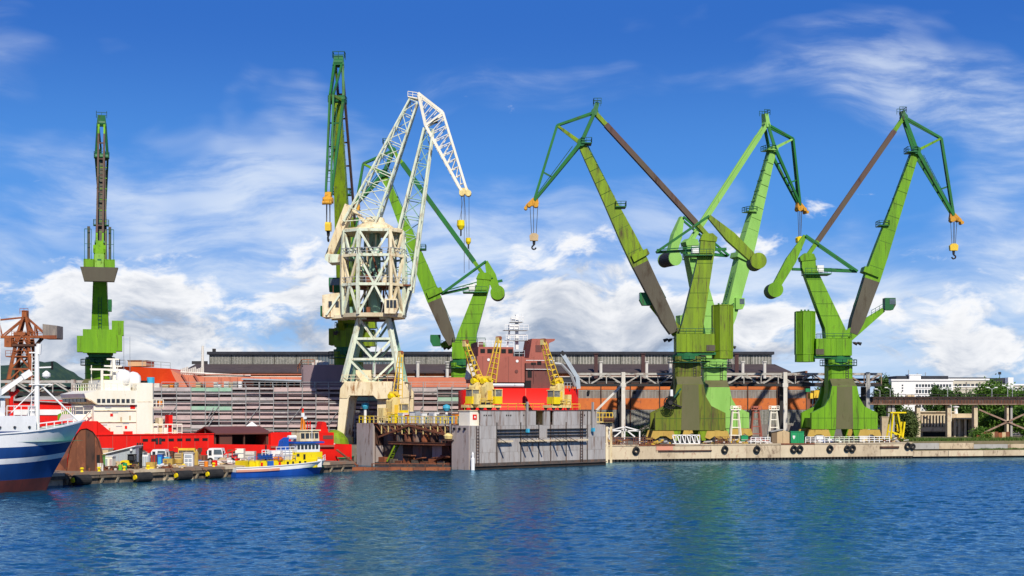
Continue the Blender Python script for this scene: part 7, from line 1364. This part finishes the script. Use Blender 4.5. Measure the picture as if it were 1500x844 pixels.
crate('white_tank', 'ship_white', 'white square water tank behind the grey skip', 'tank', 352, 10.5, 12, 1.4, 20, extra=(('strap', 'zinc', -6, 6, 6, 7), ('strap', 'zinc', -6, 6, 13, 14)))
crate('teal_box', 'sky_blue', 'small light blue tool box in front of the brown skip', 'box', 291, 5.8, 6, .8, 7, roof='blue')
crate('generator', 'yellow_pale', 'pale yellow generator box left of the red locker', 'generator', 219, 9.0, 8, 1.2, 15, extra=(('grille', 'tan_dark', -3, 3, 7, 12),))
for px, off, r_, lab in ((171, 5.5, 5.5, 'wooden cable drum lying between white cabin and forklift'), (255, 5.4, 5, 'wooden cable drum behind the ochre bin'), (326, 6.5, 5, 'wooden cable drum right of the white truck')):
    p = jput(px, off); k = s_at(p); o = thing('cable_drum', lab, 'cable drum', p, group='cable drums on the jetty', local=True); c = V(0, 0, r_*k)
    for s_ in (-1, 1): P(o, 'flange', 'tan', ('lathe', [(.05, -.05), (r_*k, -.05), (r_*k, .05), (.05, .05)], c+V(0, s_*.4, 0), 16, 'y'))
    P(o, 'core', 'dark_steel', ('tube', c-V(0, .35, 0), c+V(0, .35, 0), r_*k*.65, r_*k*.65, 14))
heap('long low heap of pipes and white fittings behind the cylinder tanks', 280, 8.5, 60, 8, ['sacks', 'galv', 'rust', 'white'], 31)
heap('dark rusty anchor chain heap right of the lime cabin', 152, 3.0, 14, 5, ['rust_dark', 'rust'], 32)
heap('pale hoses and boards strewn before the pallets', 250, 1.6, 40, 4, ['sacks', 'tan', 'rust'], 33)

# back row: stacked plates, pipes and panels that hide the foot of the red ship
BACK = [(166, 12.2, 15, 20, 'concrete_grey', 'grey plate stack behind the white cabin', 'zinc'), (186, 12.4, 14, 17, 'rust', 'rusty pipe stack behind the forklift', 'rust_dark'), (205, 12.6, 12, 22, 'tan_dark', 'dark tan timber stack behind the tall rusty rack', 'tan'), (222, 12.8, 13, 17, 'sacks', 'pale bag stack behind the pale yellow generator', 'concrete_grey'),
        (250, 12.8, 12, 19, 'rust_dark', 'dark rusty frame stack behind the light blue rack', 'rust'), (266, 12.8, 15, 16, 'concrete_grey', 'grey concrete block stack behind the pallets', 'concrete_dark'), (285, 12.8, 12, 20, 'tan', 'tan plank stack behind the tall ochre post', 'tan_dark'), (341, 12.6, 13, 18, 'rust', 'brown girder stack behind the grey skip', 'rust_dark'), (366, 11.5, 16, 15, 'sacks', 'pale sheet stack right of the white square tank', 'galv'), (385, 11.0, 14, 12, 'rust_dark', 'dark scrap bin behind the tug deckhouse', 'rust')]
for px, off, w, h, m, lab, m2 in BACK: crate('material_stack', m, lab, 'stack', px, off, w, 1.6, h, extra=tuple(('layer', m2, -w/2+.4, w/2-.4, 1+i*4.2, 2.2+i*4.2) for i in range(int(h/4.4))))
# ------------------------------------------------------------------ right quay: gear around the cranes
def qthing(name, label, cat, px, off, group=None): return thing(name, label, cat, qat(px, off, GZ), 0.0, group, local=True)
# white railing along the edge
for i, (a, b, m, lab) in enumerate(((1180, 1222, 'white', 'white railing on the quay edge left of the right crane'), (1222, 1258, 'mint', 'pale green railing on the quay edge in front of the right crane'), (1258, 1303, 'white', 'white railing on the quay edge right of the right crane'), (1100, 1128, 'white', 'low white railing on the quay edge left of the tan hut'))):
    pa, pb = qat(a, .8), qat(b, .8); o = thing('railing', lab, 'railing', pa, local=True); n = max(3, round((pb-pa).length/1.1))
    for j in range(n+1): c = (pb-pa)*(j/n); P(o, 'post', m, ('bar', c, c+V(0, 0, 1.15), .12))
    for z in (.4, .78, 1.15): P(o, 'rail', m, ('bar', V(0, 0, z), (pb-pa)+V(0, 0, z), .1))
# tan hut and green container
o = qthing('tan_hut', 'tan gabled hut on the quay between the green cranes', 'hut', 1141, 3.0); k = s_at(qat(1141, 3))
P(o, 'wall', 'tan', ('box', -5*k, 13*k, -1.6, 1.6, 0, 16*k)); P(o, 'side_wall', 'tan_dark', ('box', -13*k, -5.02*k, -1.55, 1.55, 0, 16*k)); P(o, 'gable', 'tan', ('poly', [(-5*k, 16*k+.002), (13*k, 16*k+.002), (4*k, 19.5*k)], -1.6, 1.6)); P(o, 'roof', 'concrete_grey', ('hexa', [V(-14*k, -1.8, 16.2*k), V(4*k, -1.8, 19.6*k), V(4*k, 1.8, 19.6*k), V(-14*k, 1.8, 16.2*k), V(-14*k, -1.8, 16.9*k), V(4*k, -1.8, 20.4*k), V(4*k, 1.8, 20.4*k), V(-14*k, 1.8, 16.9*k)])); P(o, 'seam', 'tan_dark', ('box', 3*k, 3.4*k, -1.63, -1.6, .1, 16*k))
o = qthing('green_container', 'small bright green container with a white emblem on the quay', 'container', 1167, 2.6); k = s_at(qat(1167, 2.6))
P(o, 'body', 'container_green', ('box', -10*k, 9*k, -1.1, 1.1, 0, 16.5*k)); P(o, 'lid', 'container_green', ('box', -10.4*k, 9.4*k, -1.2, 1.2, 16.5*k, 17.3*k)); P(o, 'dark_side', 'green_teal', ('box', -11*k, -10.02*k, -1.1, 1.1, .1, 16*k)); P(o, 'emblem', 'white', ('box', -7.5*k, -4*k, -1.13, -1.101, 8*k, 11*k), ('box', -6.6*k, -4.9*k, -1.13, -1.101, 6*k, 8*k))
for i in range(3): P(o, 'rib', 'container_green', ('box', (-1+i*3.6)*k, (-.4+i*3.6)*k, -1.15, -1.1, .1, 16.4*k))
# pylon frames
for px, py, m, lab, D in ((1077, 632, 'ship_white', 'white pylon stand in front of the pale green crane', 279), (1107, 630, 'primer', 'dark red pylon stand between the cranes', 296), (1133, 640, 'ship_white', 'white pylon stand behind the tan hut', 279)):
    o = thing('pylon_stand', lab, 'stand', (X(px, D), D, GZ), group='pylon stands on the quay', local=True); k = D/F; H_ = (py-600)*k+(.0); H_ = Z(601, D)-GZ
    for sx in (-1, 1):
        for sy in (-1, 1): P(o, 'leg', m, ('bar', V(sx*8*k, sy*.9, 0), V(sx*4*k, sy*.4, H_), .26))
    for z in (.2, .45, .7, .92):
        w = (8-4*z)*k
        for sy in (-1, 1): P(o, 'cross_bar', m, ('bar', V(-w, sy*(.9-.5*z), z*H_), V(w, sy*(.9-.5*z), z*H_), .17))
    P(o, 'head', m, ('box', -7.5*k, 7.5*k, -.8, .8, H_, H_+.22)); P(o, 'head_rail', m, ('rail', [V(-7.5*k, -.75, H_+.22), V(7.5*k, -.75, H_+.22)], .6, .5, .06)); P(o, 'rollers', m, ('tube', V(-3*k, 0, H_+.5), V(3*k, 0, H_+.5), .3))
# white trestle and gear under the olive crane
p = qat(1005, 1.4); o = thing('trestle', 'white zigzag trestle frame on the quay under the olive crane', 'trestle', p, local=True); k = s_at(p)
P(o, 'top_rail', 'white', ('bar', V(-20*k, 0, 13*k), V(20*k, 0, 13*k), .2)); P(o, 'bottom_rail', 'white', ('bar', V(-20*k, 0, .1), V(20*k, 0, .1), .15))
for i, x in enumerate((-20, -13, -6, 1, 8, 15)): P(o, 'brace', 'white', ('bar', V(x*k, 0, 13*k), V((x+4)*k, 0, .1), .2)); P(o, 'post', 'white', ('bar', V((x+5)*k, 0, .1), V((x+5)*k, 0, 13*k), .12))
def qheap(label, px, off, w, h, ml, seed): heap(label, 0, 0, w, h, ml, seed, base=qat(px, off, GZ))
qheap('rusty chain and pipe heap on the quay beside the dock', 920, 2.5, 46, 11, ['rust', 'rust_dark', 'sacks', 'tie_brown'], 11)
qheap('low heap of yellow and grey gear left of the white trestle', 970, 1.5, 22, 9, ['yellow', 'galv', 'rust'], 12)
qheap('brown pipe bundle on the quay left of the tan hut', 1108, 3.5, 34, 12, ['primer', 'rust', 'plank_pink'], 13)
qheap('white bags scattered on the quay left of the tan hut', 1112, 1.4, 30, 6, ['white', 'sacks', 'sacks'], 14)
qheap('mixed green and white gear piled under the right crane', 1212, 2.2, 34, 8, ['white', 'sacks', 'plank_green', 'blue'], 15)
qheap('coiled hoses and pale pipes right of the right crane', 1316, 2.5, 24, 9, ['tan', 'rust', 'sacks'], 16)
qheap('scattered low ochre parts on the quay right of the olive crane', 1080, 1.6, 26, 7, ['ochre', 'sacks', 'yellow'], 17)
for i, (px, off, w, h, m, lab) in enumerate(((1264, 7.5, 12, 8, 'sacks', 'pale machine box below the right crane portal'), (1090, 8.0, 10, 10, 'container_green', 'green crate behind the brown pipe bundle'), (1200, 8.5, 10, 9, 'white', 'white crate under the left bogie of the right crane'))):
    p = qat(px, off); k = s_at(p); o = one('crate', m, lab, 'crate', p, ('box', -w*k/2, w*k/2, -.7, .7, 0, h*k), ('box', -w*k/2-.06, w*k/2+.06, -.76, .76, h*k, h*k+.08)); P(o, 'slat', 'concrete_grey', ('box', -w*k/2, w*k/2, -.76, -.701, h*k*.4, h*k*.5))
# cable reel on the olive crane's base, gable frame and rail by the dock
p = W(982, 590, 261); o = thing('cable_reel', 'black cable reel mounted at the left of the olive crane base', 'reel', p)
for r in (1.15, .85, .5): mb = MB(); torus(mb, p, r, .09, (0, 1, 0), 22, 5); mb.build('reel_ring', 'black', o)
for i in range(12): t = i*math.pi/6; P(o, 'spoke', 'black', ('bar', p, p+V(math.cos(t)*1.2, 0, math.sin(t)*1.2), .09))
P(o, 'reel_drum', 'dark_steel', ('tube', p+V(0, -.4, 0), p+V(0, .5, 0), .4, .4, 14)); P(o, 'cable_guide', 'green_teal', ('bar', p+V(.3, .3, .4), p+V(2.0, .6, 2.6), .25)); P(o, 'motor', 'white', ('tube', p+V(.2, .2, 1.2), p+V(.2, .2, 2.4), .32, .3, 10)); P(o, 'bracket', 'dark_steel', ('bar', p+V(0, .5, 0), p+V(2.2, 1.5, -.8), .3))
D = 258.0; o = thing('gable_frame', 'white steel gable frame standing between dock and olive crane', 'frame', (X(915, D), D, GZ))
for a, b in (((893, 631), (915, 625)), ((915, 625), (937, 631)), ((893, 631), (893, 640)), ((915, 625), (915, 640)), ((937, 631), (937, 640)), ((900, 640), (915, 628)), ((930, 640), (915, 628)), ((893, 631), (937, 631))): P(o, 'member', 'white', ('bar', W(*a, D), W(*b, D) if b[1] < 640 else V(X(b[0], D), D, GZ), .22))
o = thing('dock_bridge', 'yellow railed access platform at the far end of the floating dock', 'platform', (X(889, 246), 246, GZ)); D = 246
P(o, 'deck', 'yellow_pale', ('box', X(873, D), X(897, D), D-1, D+1.5, Z(619, D), Z(617.5, D))); P(o, 'handrail', 'yellow', ('rail', [V(X(873, D), D-1, Z(617.5, D)), V(X(897, D), D-1, Z(617.5, D))], 1.5, .6, .07))
for px in (889, 895): P(o, 'post', 'cream', ('bar', V(X(px, D), D, -.3), W(px, 619, D), .4))
P(o, 'winch', 'rust_dark', ('tube', W(888, 615, D)+V(-.5, -.6, 0), W(895, 615, D)+V(.5, -.6, 0), .6)); P(o, 'pipe', 'sacks', ('path', [W(889, 625, D), W(896, 632, D), W(890, 642, D)], .18))
# yellow gantry at the right end
D = 284.0; o = thing('yellow_gantry', 'yellow portal gantry frame beside the right crane', 'gantry', (X(1315, D), D, GZ)); g = lambda px, py, v=0.0: V(X(px, D), D+v, max(GZ, Z(py, D)))
for v in (-1, 1):
    P(o, 'leg', 'yellow_pure', ('bar', g(1301, 646, v*1.6), g(1307, 604, v), .26)); P(o, 'leg', 'yellow_pure', ('bar', g(1320, 646, v*1.6), g(1313, 604, v), .26)); P(o, 'leg_brace', 'yellow_pure', ('bar', g(1303, 632, v*1.4), g(1319, 638, v*1.4), .22)); P(o, 'inner_leg', 'yellow_pure', ('bar', g(1319, 646, v*1.2), g(1323, 618, v), .3))
P(o, 'top_beam', 'yellow_pure', ('box', X(1302, D), X(1325, D), D-1.3, D+1.3, Z(605.5, D), Z(603.5, D))); P(o, 'end_truck', 'yellow', ('box', X(1298, D), X(1305, D), D-2, D+2, GZ, GZ+.6)); P(o, 'end_truck', 'yellow', ('box', X(1316, D), X(1324, D), D-2, D+2, GZ, GZ+.6)); P(o, 'hoist', 'yellow', ('box', X(1310, D), X(1314, D), D-.5, D+.5, Z(609, D), Z(605.6, D)))
# yellow machine behind the hall corner
D = 330.0; o = thing('yellow_machine', 'yellow mobile machine on rusty trestles right of the brick hall', 'machine', (X(1194, D), D, GZ)); 
P(o, 'body', 'yellow', ('box', X(1190, D), X(1205, D), D-2, D+2, Z(583, D), Z(572, D))); P(o, 'cab', 'yellow', ('box', X(1185, D), X(1190, D)-.01, D-1.5, D+1.5, Z(584, D), Z(576, D))); P(o, 'hood', 'container_green', ('box', X(1183, D), X(1189, D), D+2, D+4, Z(574, D), Z(569, D)))
for i in range(5): P(o, 'trestle', 'rust', ('bar', V(X(1183+i*5, D), D-1.5, GZ), V(X(1189+i*4, D), D, Z(583, D)), .4)); P(o, 'trestle_brace', 'rust_dark', ('bar', V(X(1183+i*5, D), D-1.4, GZ+2+i), V(X(1200-i*2, D), D-1.4, GZ+5+i*.6), .3))
# ------------------------------------------------------------------ right background
def office_block():
    D = 430.0; g = lambda px: X(px, D); z = lambda py: Z(py, D)
    def block(label, px0, px1, py0, m, rows, cols, dd, depth, roof=None, gable=0, py_b=600, sub=0):
        o = thing('office_block', label, 'building', (g((px0+px1)/2), D+dd, GZ)); y = D+dd
        P(o, 'wall', m, ('box', g(px0), g(px1), y, y+depth, GZ, z(py0)))
        if roof: P(o, 'roof_storey', 'roof_dark', ('box', g(roof[0]), g(roof[1]), y+2, y+depth-1, z(py0)+.005, z(roof[2])))
        P(o, 'parapet', 'building_white', ('box', g(px0)-.2, g(px1)+.2, y-.3, y+depth+.3, z(py0)+.003, z(py0)+.5))
        for py_a, py_c in rows:
            P(o, 'sill_band', 'building_white', ('box', g(px0+gable)+.3, g(px1)-.3, y-.15, y-.001, z(py_c)-.35, z(py_c)-.05))
            w = (px1-px0-gable-4)/cols
            for i in range(cols):
                a = px0+gable+2+i*w; P(o, 'window', 'glass_dark' if (i*7+int(py_a)) % 5 else 'glass', ('box', g(a+w*.15), g(a+w*.85), y-.08, y+.15, z(py_c), z(py_a)))
        return o, y
    o, y = block('white office block with blank left gable behind the elevated pipeway', 1306, 1396, 558, 'building_white', ((563, 567), (571, 576), (580, 584), (592, 597)), 12, 0, 16, (1316, 1392, 550.5), gable=33)
    for py in (563.5, 567.5, 571.5): P(o, 'window', 'glass_dark', ('box', g(1321), g(1323), y-.08, y+.1, z(py+2), z(py)))
    P(o, 'canopy', 'tan', ('box', g(1327), g(1337), y-2, y-.01, z(584), z(579)))
    o, y = block('cream office block with two staircase windows right of the white block', 1398, 1458, 556.5, 'building_cream', ((562, 565),), 9, 6, 16, (1394, 1458, 552), py_b=600)
    for px, a, b in ((1424, 559, 585), (1444, 559, 587), (1458, 560, 585)): P(o, 'stair_window', 'sheet_grey', ('box', g(px), g(px+1.6), y-.12, y+.1, z(b), z(a)))
    for py in (570, 577, 584): P(o, 'facade_band', 'concrete_grey', ('box', g(1399), g(1457), y-.1, y-.001, z(py+.7), z(py)))
    o, y = block('far right office block with dark glazed upper storey behind tree', 1459, 1540, 564, 'building_cream', ((567, 570), (574, 577), (581, 584)), 13, 10, 18, (1458, 1492, 552.5))
    P(o, 'stair_tower', 'building_white', ('box', g(1492), g(1500), y-1, y+10, GZ, z(552))) ; P(o, 'rooftop_sign', 'roof_dark', ('box', g(1486), g(1490), y+4, y+4.4, z(547), z(543))); P(o, 'sign_post', 'roof_dark', ('box', g(1487.7), g(1488.3), y+4.1, y+4.3, z(552), z(547)))
    for px, t in ((1339, 541), (1352, 546), (1364, 545)): one('roof_aerial', 'galv', {1339: 'tall thin aerial above the white stair head', 1352: 'short aerial in the middle of the dark roof storey', 1364: 'thin aerial right of the middle on the dark roof'}[px], 'aerial', (g(px), D+6, z(550.4)), ('tube', V(0, 0, 0), V(0, 0, (550.5-t)*D/F), .12, .08, 5), ('bar', V(-.5, 0, (550.5-t)*D/F*.8), V(.5, 0, (550.5-t)*D/F*.8), .08))
    one('stair_head', 'building_white', 'white stair head box on the roof of the white office block', 'roof box', (g(1342), D+3, z(558)+.5), ('box', -1.7, 1.7, -2, 2, 0, 1.3), ('box', -1.9, 1.9, -2.2, 2.2, 1.3, 1.5))
office_block()
# elevated pipeway on concrete columns
D = 322.0; o = thing('elevated_pipeway', 'long rusty elevated pipeway on concrete columns at the right', 'bridge', (X(1400, D), D, GZ)); g = lambda px, py, v=0.0: V(X(px, D), D+v, max(GZ, Z(py, D)))
n = 10
for i in range(n):
    a, b = X(1258+i*29, D), X(1258+(i+1)*29, D)-.05
    P(o, 'girder', 'bridge_rust', ('box', a, b, D-.3, D, Z(591.5, D), Z(586, D))); P(o, 'lower_flange', 'truss_rust', ('box', a, b, D-.6, D+2.6, Z(593, D), Z(591.5, D)-.01)); P(o, 'deck', 'dark_steel', ('box', a, b, D+.01, D+2.4, Z(586, D), Z(585, D)))
    P(o, 'handrail', 'dark_steel', ('rail', [V(a, D-.3, Z(585, D)), V(b, D-.3, Z(585, D))], 1.1, 1.5, .05)); 
    for k in range(6): P(o, 'stiffener', 'rust', ('box', a+k*(b-a)/6, a+k*(b-a)/6+.12, D-.38, D-.3, Z(591.5, D), Z(586, D)))
P(o, 'pipe', 'bridge_rust', ('tube', V(X(1258, D), D+.8, Z(583.5, D)), V(X(1548, D), D+.8, Z(583.5, D)), .3)); P(o, 'pipe', 'bridge_rust', ('tube', V(X(1258, D), D+1.6, Z(583, D)), V(X(1548, D), D+1.6, Z(583, D)), .22))
for px, m in ((1304, 'concrete_grey'), (1308, 'concrete_grey'), (1346, 'concrete_pale'), (1391, 'concrete_pale'), (1430, 'concrete_pale'), (1478, 'concrete_pale'), (1481, 'concrete_grey'), (1520, 'concrete_grey')):
    P(o, 'column', m, ('box', X(px, D)-.42, X(px, D)+.42, D+.2, D+1.8, GZ, Z(594, D)-.01))
for a, b in (((1434, 637), (1500, 607)), ((1505, 630), (1434, 600))): P(o, 'diagonal_brace', 'truss_rust', ('bar', g(*a), g(*b), .25, .35))
for px, t, lab in ((1384, 567, 'first'), (1302, 571, ''), (1476, 567, ''), (1453, 570, '')): pass
def lamp(px, top, D, lab, arms):
    o = thing('street_lamp', lab, 'lamp', (X(px, D), D, Z(585, D)-.2), group='lamp posts along the pipeway', local=True); h = (586-top)*D/F
    P(o, 'post', 'galv', ('tube', V(0, 0, 0), V(0, 0, h), .12, .08, 6))
    for s in arms: P(o, 'arm', 'galv', ('bar', V(0, 0, h), V(s*.9, 0, h+.35), .1)); P(o, 'lantern', 'white', ('box', s*.9-.35, s*.9+.35, -.15, .15, h+.3, h+.5))
for px, top, arms, lab in ((1304, 570, (-1,), 'street lamp above the left end of the pipeway'), (1289, 572, (-1,), 'short street lamp above the pipeway beside the poplar'), (1388, 571, (-1,), 'street lamp between the two conifer-like trees'), (1453, 570, (-1, 1), 'double street lamp left of the big round tree'), (1476, 567, (-1, 1), 'tall double street lamp right of the big round tree'), (1483, 570, (-1, 1), 'shorter double street lamp near the right edge')): lamp(px, top, 323, lab, arms)
# low concrete building with fins
D = 331.0; o = thing('low_building', 'low concrete building with vertical window fins under the pipeway', 'building', (X(1385, D), D, GZ))
P(o, 'wall', 'concrete', ('box', X(1340, D), X(1398, D), D, D+9, GZ, Z(604, D))); P(o, 'wing', 'concrete', ('box', X(1398, D)+.01, X(1434, D), D+1, D+9, GZ, Z(606, D))); P(o, 'window_band', 'glass_dark', ('box', X(1349, D), X(1392, D), D-.06, D-.002, Z(625, D), Z(609, D)))
for i in range(10): P(o, 'fin', 'concrete_pale', ('box', X(1349+i*4.6, D), X(1351+i*4.6, D), D-.5, D-.061, Z(625, D), Z(608, D)))
P(o, 'cornice', 'concrete_pale', ('box', X(1339, D), X(1399, D), D-.4, D+9.3, Z(604, D)+.002, Z(602.5, D))); P(o, 'sill', 'concrete_pale', ('box', X(1345, D), X(1396, D), D-.6, D-.002, Z(632, D), Z(626, D))); P(o, 'base_opening', 'black', ('box', X(1352, D), X(1390, D), D-.3, D-.002, GZ, Z(633, D)))
P(o, 'canopy', 'concrete_pale', ('box', X(1394, D), X(1430, D), D-2.0, D+.99, Z(614, D), Z(612, D))); P(o, 'door_panel', 'black', ('box', X(1413, D), X(1420, D), D+.9, D+.99, GZ, Z(615, D))); P(o, 'white_panel', 'white', ('box', X(1401, D), X(1406, D), D+.85, D+.99, Z(625, D), Z(616, D)))
for px in (1396, 1402, 1411, 1422): P(o, 'porch_post', 'concrete_pale', ('box', X(px, D)-.25, X(px, D)+.25, D-1.6, D-1.2, GZ, Z(614, D)-.01))
P(o, 'vent_cowl', 'white', ('lathe', [(.05, 0), (.5, 0), (.4, .8), (.4, 1.4), (.75, 1.5), (.75, 1.7), (.05, 1.8)], V(X(1404, D), D+2, Z(606, D)), 12)); P(o, 'roof_pipe', 'pipe_white', ('tube', V(X(1391, D), D-.8, GZ), V(X(1391, D), D-.8, Z(590, D)), .25)) 
o = one('gate_pillar', 'concrete', 'pale square concrete pillar beside the yellow gantry', 'pillar', (X(1296, 300), 300, GZ), ('box', -.8, .8, -.8, .8, 0, 4.6), ('box', -.9, .9, -.9, .9, 4.6, 4.8))
D = 300; o = thing('tin_fence', 'short orange brown tin fence on the grass bank', 'fence', (X(1450, D), D, GZ+.1), local=True)
for i in range(9): P(o, 'fence_sheet', ('rust_orange', 'tan', 'rust')[i % 3], ('box', -3+i*.8, -2.25+i*.8, -.05+.02*(i % 2), .05+.02*(i % 2), 0, 1.3+.1*(i % 3)))
# dark boats / pipes at the foot of the old quay
o = thing('tyre_raft', 'row of dark tyres and a plank at the foot of the old quay', 'raft', (X(1358, 276), 276.3, 1.0), local=True)
for i in range(5): mb = MB(); torus(mb, V(-2.6+i*1.15, -.2, 0), .32, .14, (0, 1, .2)); mb.build('tyre', 'tyre', o, True)
P(o, 'plank', 'rust_dark', ('box', -3.4, 2.8, -.2, .3, -.5, -.3))
# ------------------------------------------------------------------ trees and bushes
def leaf_mesh(n, shape, seed, size, clumps=40, droop=0.0):
    g = np.random.default_rng(seed); cl = []
    while len(cl) < clumps:
        p = g.uniform(-1, 1, 3)
        r = np.linalg.norm(p)
        if r < 1 and (r > .35 or g.random() < .4): cl.append(p)
    cl = np.array(cl); idx = g.integers(0, clumps, n); sp = g.uniform(.10, .22, clumps)[idx]
    P_ = cl[idx]+g.normal(size=(n, 3))*sp[:, None]; rx, ry, rzz = shape; P_ = P_*np.array([rx, ry, rzz]); P_[:, 2] -= droop*g.random(n)*(1+np.abs(P_[:, 0])/rx)
    a = g.normal(size=(n, 3)); a /= np.linalg.norm(a, axis=1)[:, None]; b = np.cross(a, g.normal(size=(n, 3))); b /= np.linalg.norm(b, axis=1)[:, None]; s = size*g.uniform(.6, 1.3, n)[:, None]
    vs = np.stack([P_-a*s, P_-b*s*.55, P_+a*s, P_+b*s*.55], 1).reshape(-1, 3); return vs, np.arange(4*n).reshape(-1, 4)
def tree(name, label, px, pyb, D, h, w, trunk, m, n=2600, seed=1, size=.35, droop=0.0, group='trees', cat='tree', d=None):
    zb = GZ if pyb is None else pyb; o = thing(name, label, cat, (X(px, D), D, zb), group=group, local=True)
    tr = P(o, 'trunk', 'bark', ('tube', V(0, 0, -.2), V(.1, 0, trunk+h*.25), max(.12, h*.022), h*.012, 8))
    rr = random.Random(seed)
    for i in range(6):
        t = rr.uniform(0, 6.28); z = trunk+h*rr.uniform(.02, .3); P(tr, 'limb', 'bark', ('tube', V(.05, 0, z), V(math.cos(t)*w*.35, math.sin(t)*w*.35, z+h*rr.uniform(.15, .35)), h*.009+.03, .03, 6))
    vs, fs = leaf_mesh(n, (w/2, (d or w)/2, h/2), seed, size, int(30+w*4), droop); vs[:, 2] += trunk+h/2
    me = bpy.data.meshes.new('crown'); me.from_pydata(vs.tolist(), [], fs.tolist()); me.materials.append(M(m)); c = bpy.data.objects.new('crown', me); COL.objects.link(c); c.parent = o; ORG[c.name] = V(0, 0, 0)
    return o
tree('poplar_tree', 'tall slim poplar left of the white office block', 1294, None, 350, 12.0, 4.4, 1.8, 'leaf_dark', 8000, 2, .3)
tree('willow_tree', 'drooping willow with yellow green strands beside the yellow gantry', 1330, None, 291, 5.6, 3.9, 1.0, 'leaf_willow', 6500, 3, .24, 1.6)
tree('broadleaf_tree', 'leafy tree in front of the white block windows, left of two', 1377, None, 345, 9.0, 6.4, 2.4, 'leaf_dark', 8000, 4, .3)
tree('broadleaf_tree', 'narrow pointed tree left of the first cream staircase window', 1402, None, 345, 8.8, 4.0, 2.2, 'leaf_dark', 5000, 5, .28)
tree('broadleaf_tree', 'small pointed tree just right of the narrow one', 1422, None, 345, 8.2, 3.6, 2.0, 'leaf_dark', 4200, 6, .28)
tree('broadleaf_tree', 'big round tree in front of the cream office block', 1460, None, 350, 11.5, 12.0, 1.4, 'leaf_mid', 15000, 7, .33)
tree('broadleaf_tree', 'dense tree at the right edge of the picture', 1498, None, 352, 8.8, 8.5, 1.6, 'leaf_dark', 9000, 8, .36)
tree('broadleaf_tree', 'wide bright tree spreading below the pipeway at the right', 1462, None, 330, 5.6, 10.0, .5, 'leaf_mid', 9000, 9, .3)
tree('broadleaf_tree', 'low leafy tree below the pipeway at the right edge', 1500, None, 326, 5.4, 7.0, .4, 'leaf_mid', 6000, 10, .3)
tree('broadleaf_tree', 'shaded low tree behind the low concrete building', 1310, None, 336, 8.0, 5.6, .8, 'leaf_dark', 1800, 12, .35)
tree('round_bush', 'single round bush on the old quay wall', 1436, 2.3, 290, 3.0, 4.2, .1, 'leaf_mid', 1500, 13, .2, group='bushes on the quays', cat='bush')
tree('broadleaf_tree', 'small tree seen through the gap right of the brick hall', 1202, None, 400, 11.5, 3.6, 3, 'leaf_dark', 1500, 14, .4)
for i, (px, D, h, w, lab) in enumerate(((962, 300, 4.2, 6.0, 'green bush left of the olive crane base'), (938, 303, 2.6, 7.0, 'low dark bush between white pole and olive crane'), (984, 297, 3.0, 3.6, 'small bush hugging the olive crane base'))): tree('bush', lab, px, None, D, h, w, .1, 'leaf_mid', 900, 20+i, .22, group='bushes on the quays', cat='bush')
def grass(name, label, pts, n, seed, hgt):
    g = np.random.default_rng(seed); (ax, ay, az), (bx, by, bz), w = pts; t = g.random(n); s = g.random(n)*w; dx, dy = bx-ax, by-ay; L_ = math.hypot(dx, dy); nx, ny = -dy/L_, dx/L_
    x = ax+dx*t+nx*s; y = ay+dy*t+ny*s; z = az+(bz-az)*t; h = hgt*g.uniform(.3, 1, n)*(.5+.5*np.sin(t*60+g.random())**2); a = g.random(n)*6.28; wv = .09
    v0 = np.stack([x-np.cos(a)*wv, y-np.sin(a)*wv, z], 1); v1 = np.stack([x+np.cos(a)*wv, y+np.sin(a)*wv, z], 1); v2 = np.stack([x+g.normal(0, .12, n), y+g.normal(0, .12, n), z+h], 1)
    me = bpy.data.meshes.new(name); me.from_pydata(np.stack([v0, v1, v2], 1).reshape(-1, 3).tolist(), [], np.arange(3*n).reshape(-1, 3).tolist()); me.materials.append(M('grass')); o = bpy.data.objects.new(name, me); COL.objects.link(o); tag(o, label, 'grass', kind='stuff')
q1 = V(*Q1, 0); q2 = V(*Q2, 0)
a, b = q1+QN2*4.3, q2+QN2*4.3; grass('bank_grass', 'green and yellow grass growing on the bank above the old quay', ((a.x, a.y, 3.1), (b.x, b.y, 3.1), 9.0), 16000, 1, .9)
a, b = q1+QN2*1.4+QD2*16, q2+QN2*1.4; grass('path_grass', 'thin grass fringe along the old quay path', ((a.x, a.y, 1.42), (b.x, b.y, 1.42), 2.2), 5000, 2, .5)

qheap('heap of rusty and ochre fittings left of the gable frame on the quay', 900, 1.8, 24, 12, ['rust', 'ochre', 'sacks', 'rust_dark'], 41)
qheap('yellow and rusty pipe pieces piled before the left foot of the olive crane', 950, 1.2, 30, 10, ['ochre', 'yellow', 'rust', 'rust_dark'], 42)
qheap('rusty machinery parts piled before the right foot of the olive crane', 1050, 1.2, 34, 10, ['rust', 'ochre', 'rust_dark', 'sacks'], 43)
qheap('rusty blocks and cable bundle beside the green container', 1188, 1.6, 20, 10, ['rust', 'tan', 'rust_dark'], 44)
qheap('ochre and brown spare parts under the right bogies of the right crane', 1282, 1.8, 34, 9, ['ochre', 'rust', 'sacks', 'yellow'], 45)
for i, (px, lab) in enumerate(((905, 'rusty mesh fence panel on the quay left of the olive crane'), (942, 'rusty mesh fence panel before the left bogies of the olive crane'), (1062, 'rusty mesh fence panel before the right bogies of the olive crane'))):
    pa, pb = qat(px-14, .5), qat(px+14, .5); o = thing('fence_panel', lab, 'fence', pa, local=True); d_ = pb-pa
    for j in range(9): c = d_*(j/8); P(o, 'post', 'rust', ('bar', c, c+V(0, 0, 1.3), .08))
    for z_ in (.15, .5, .9, 1.3): P(o, 'rail', 'rust', ('bar', V(0, 0, z_), d_+V(0, 0, z_), .06))
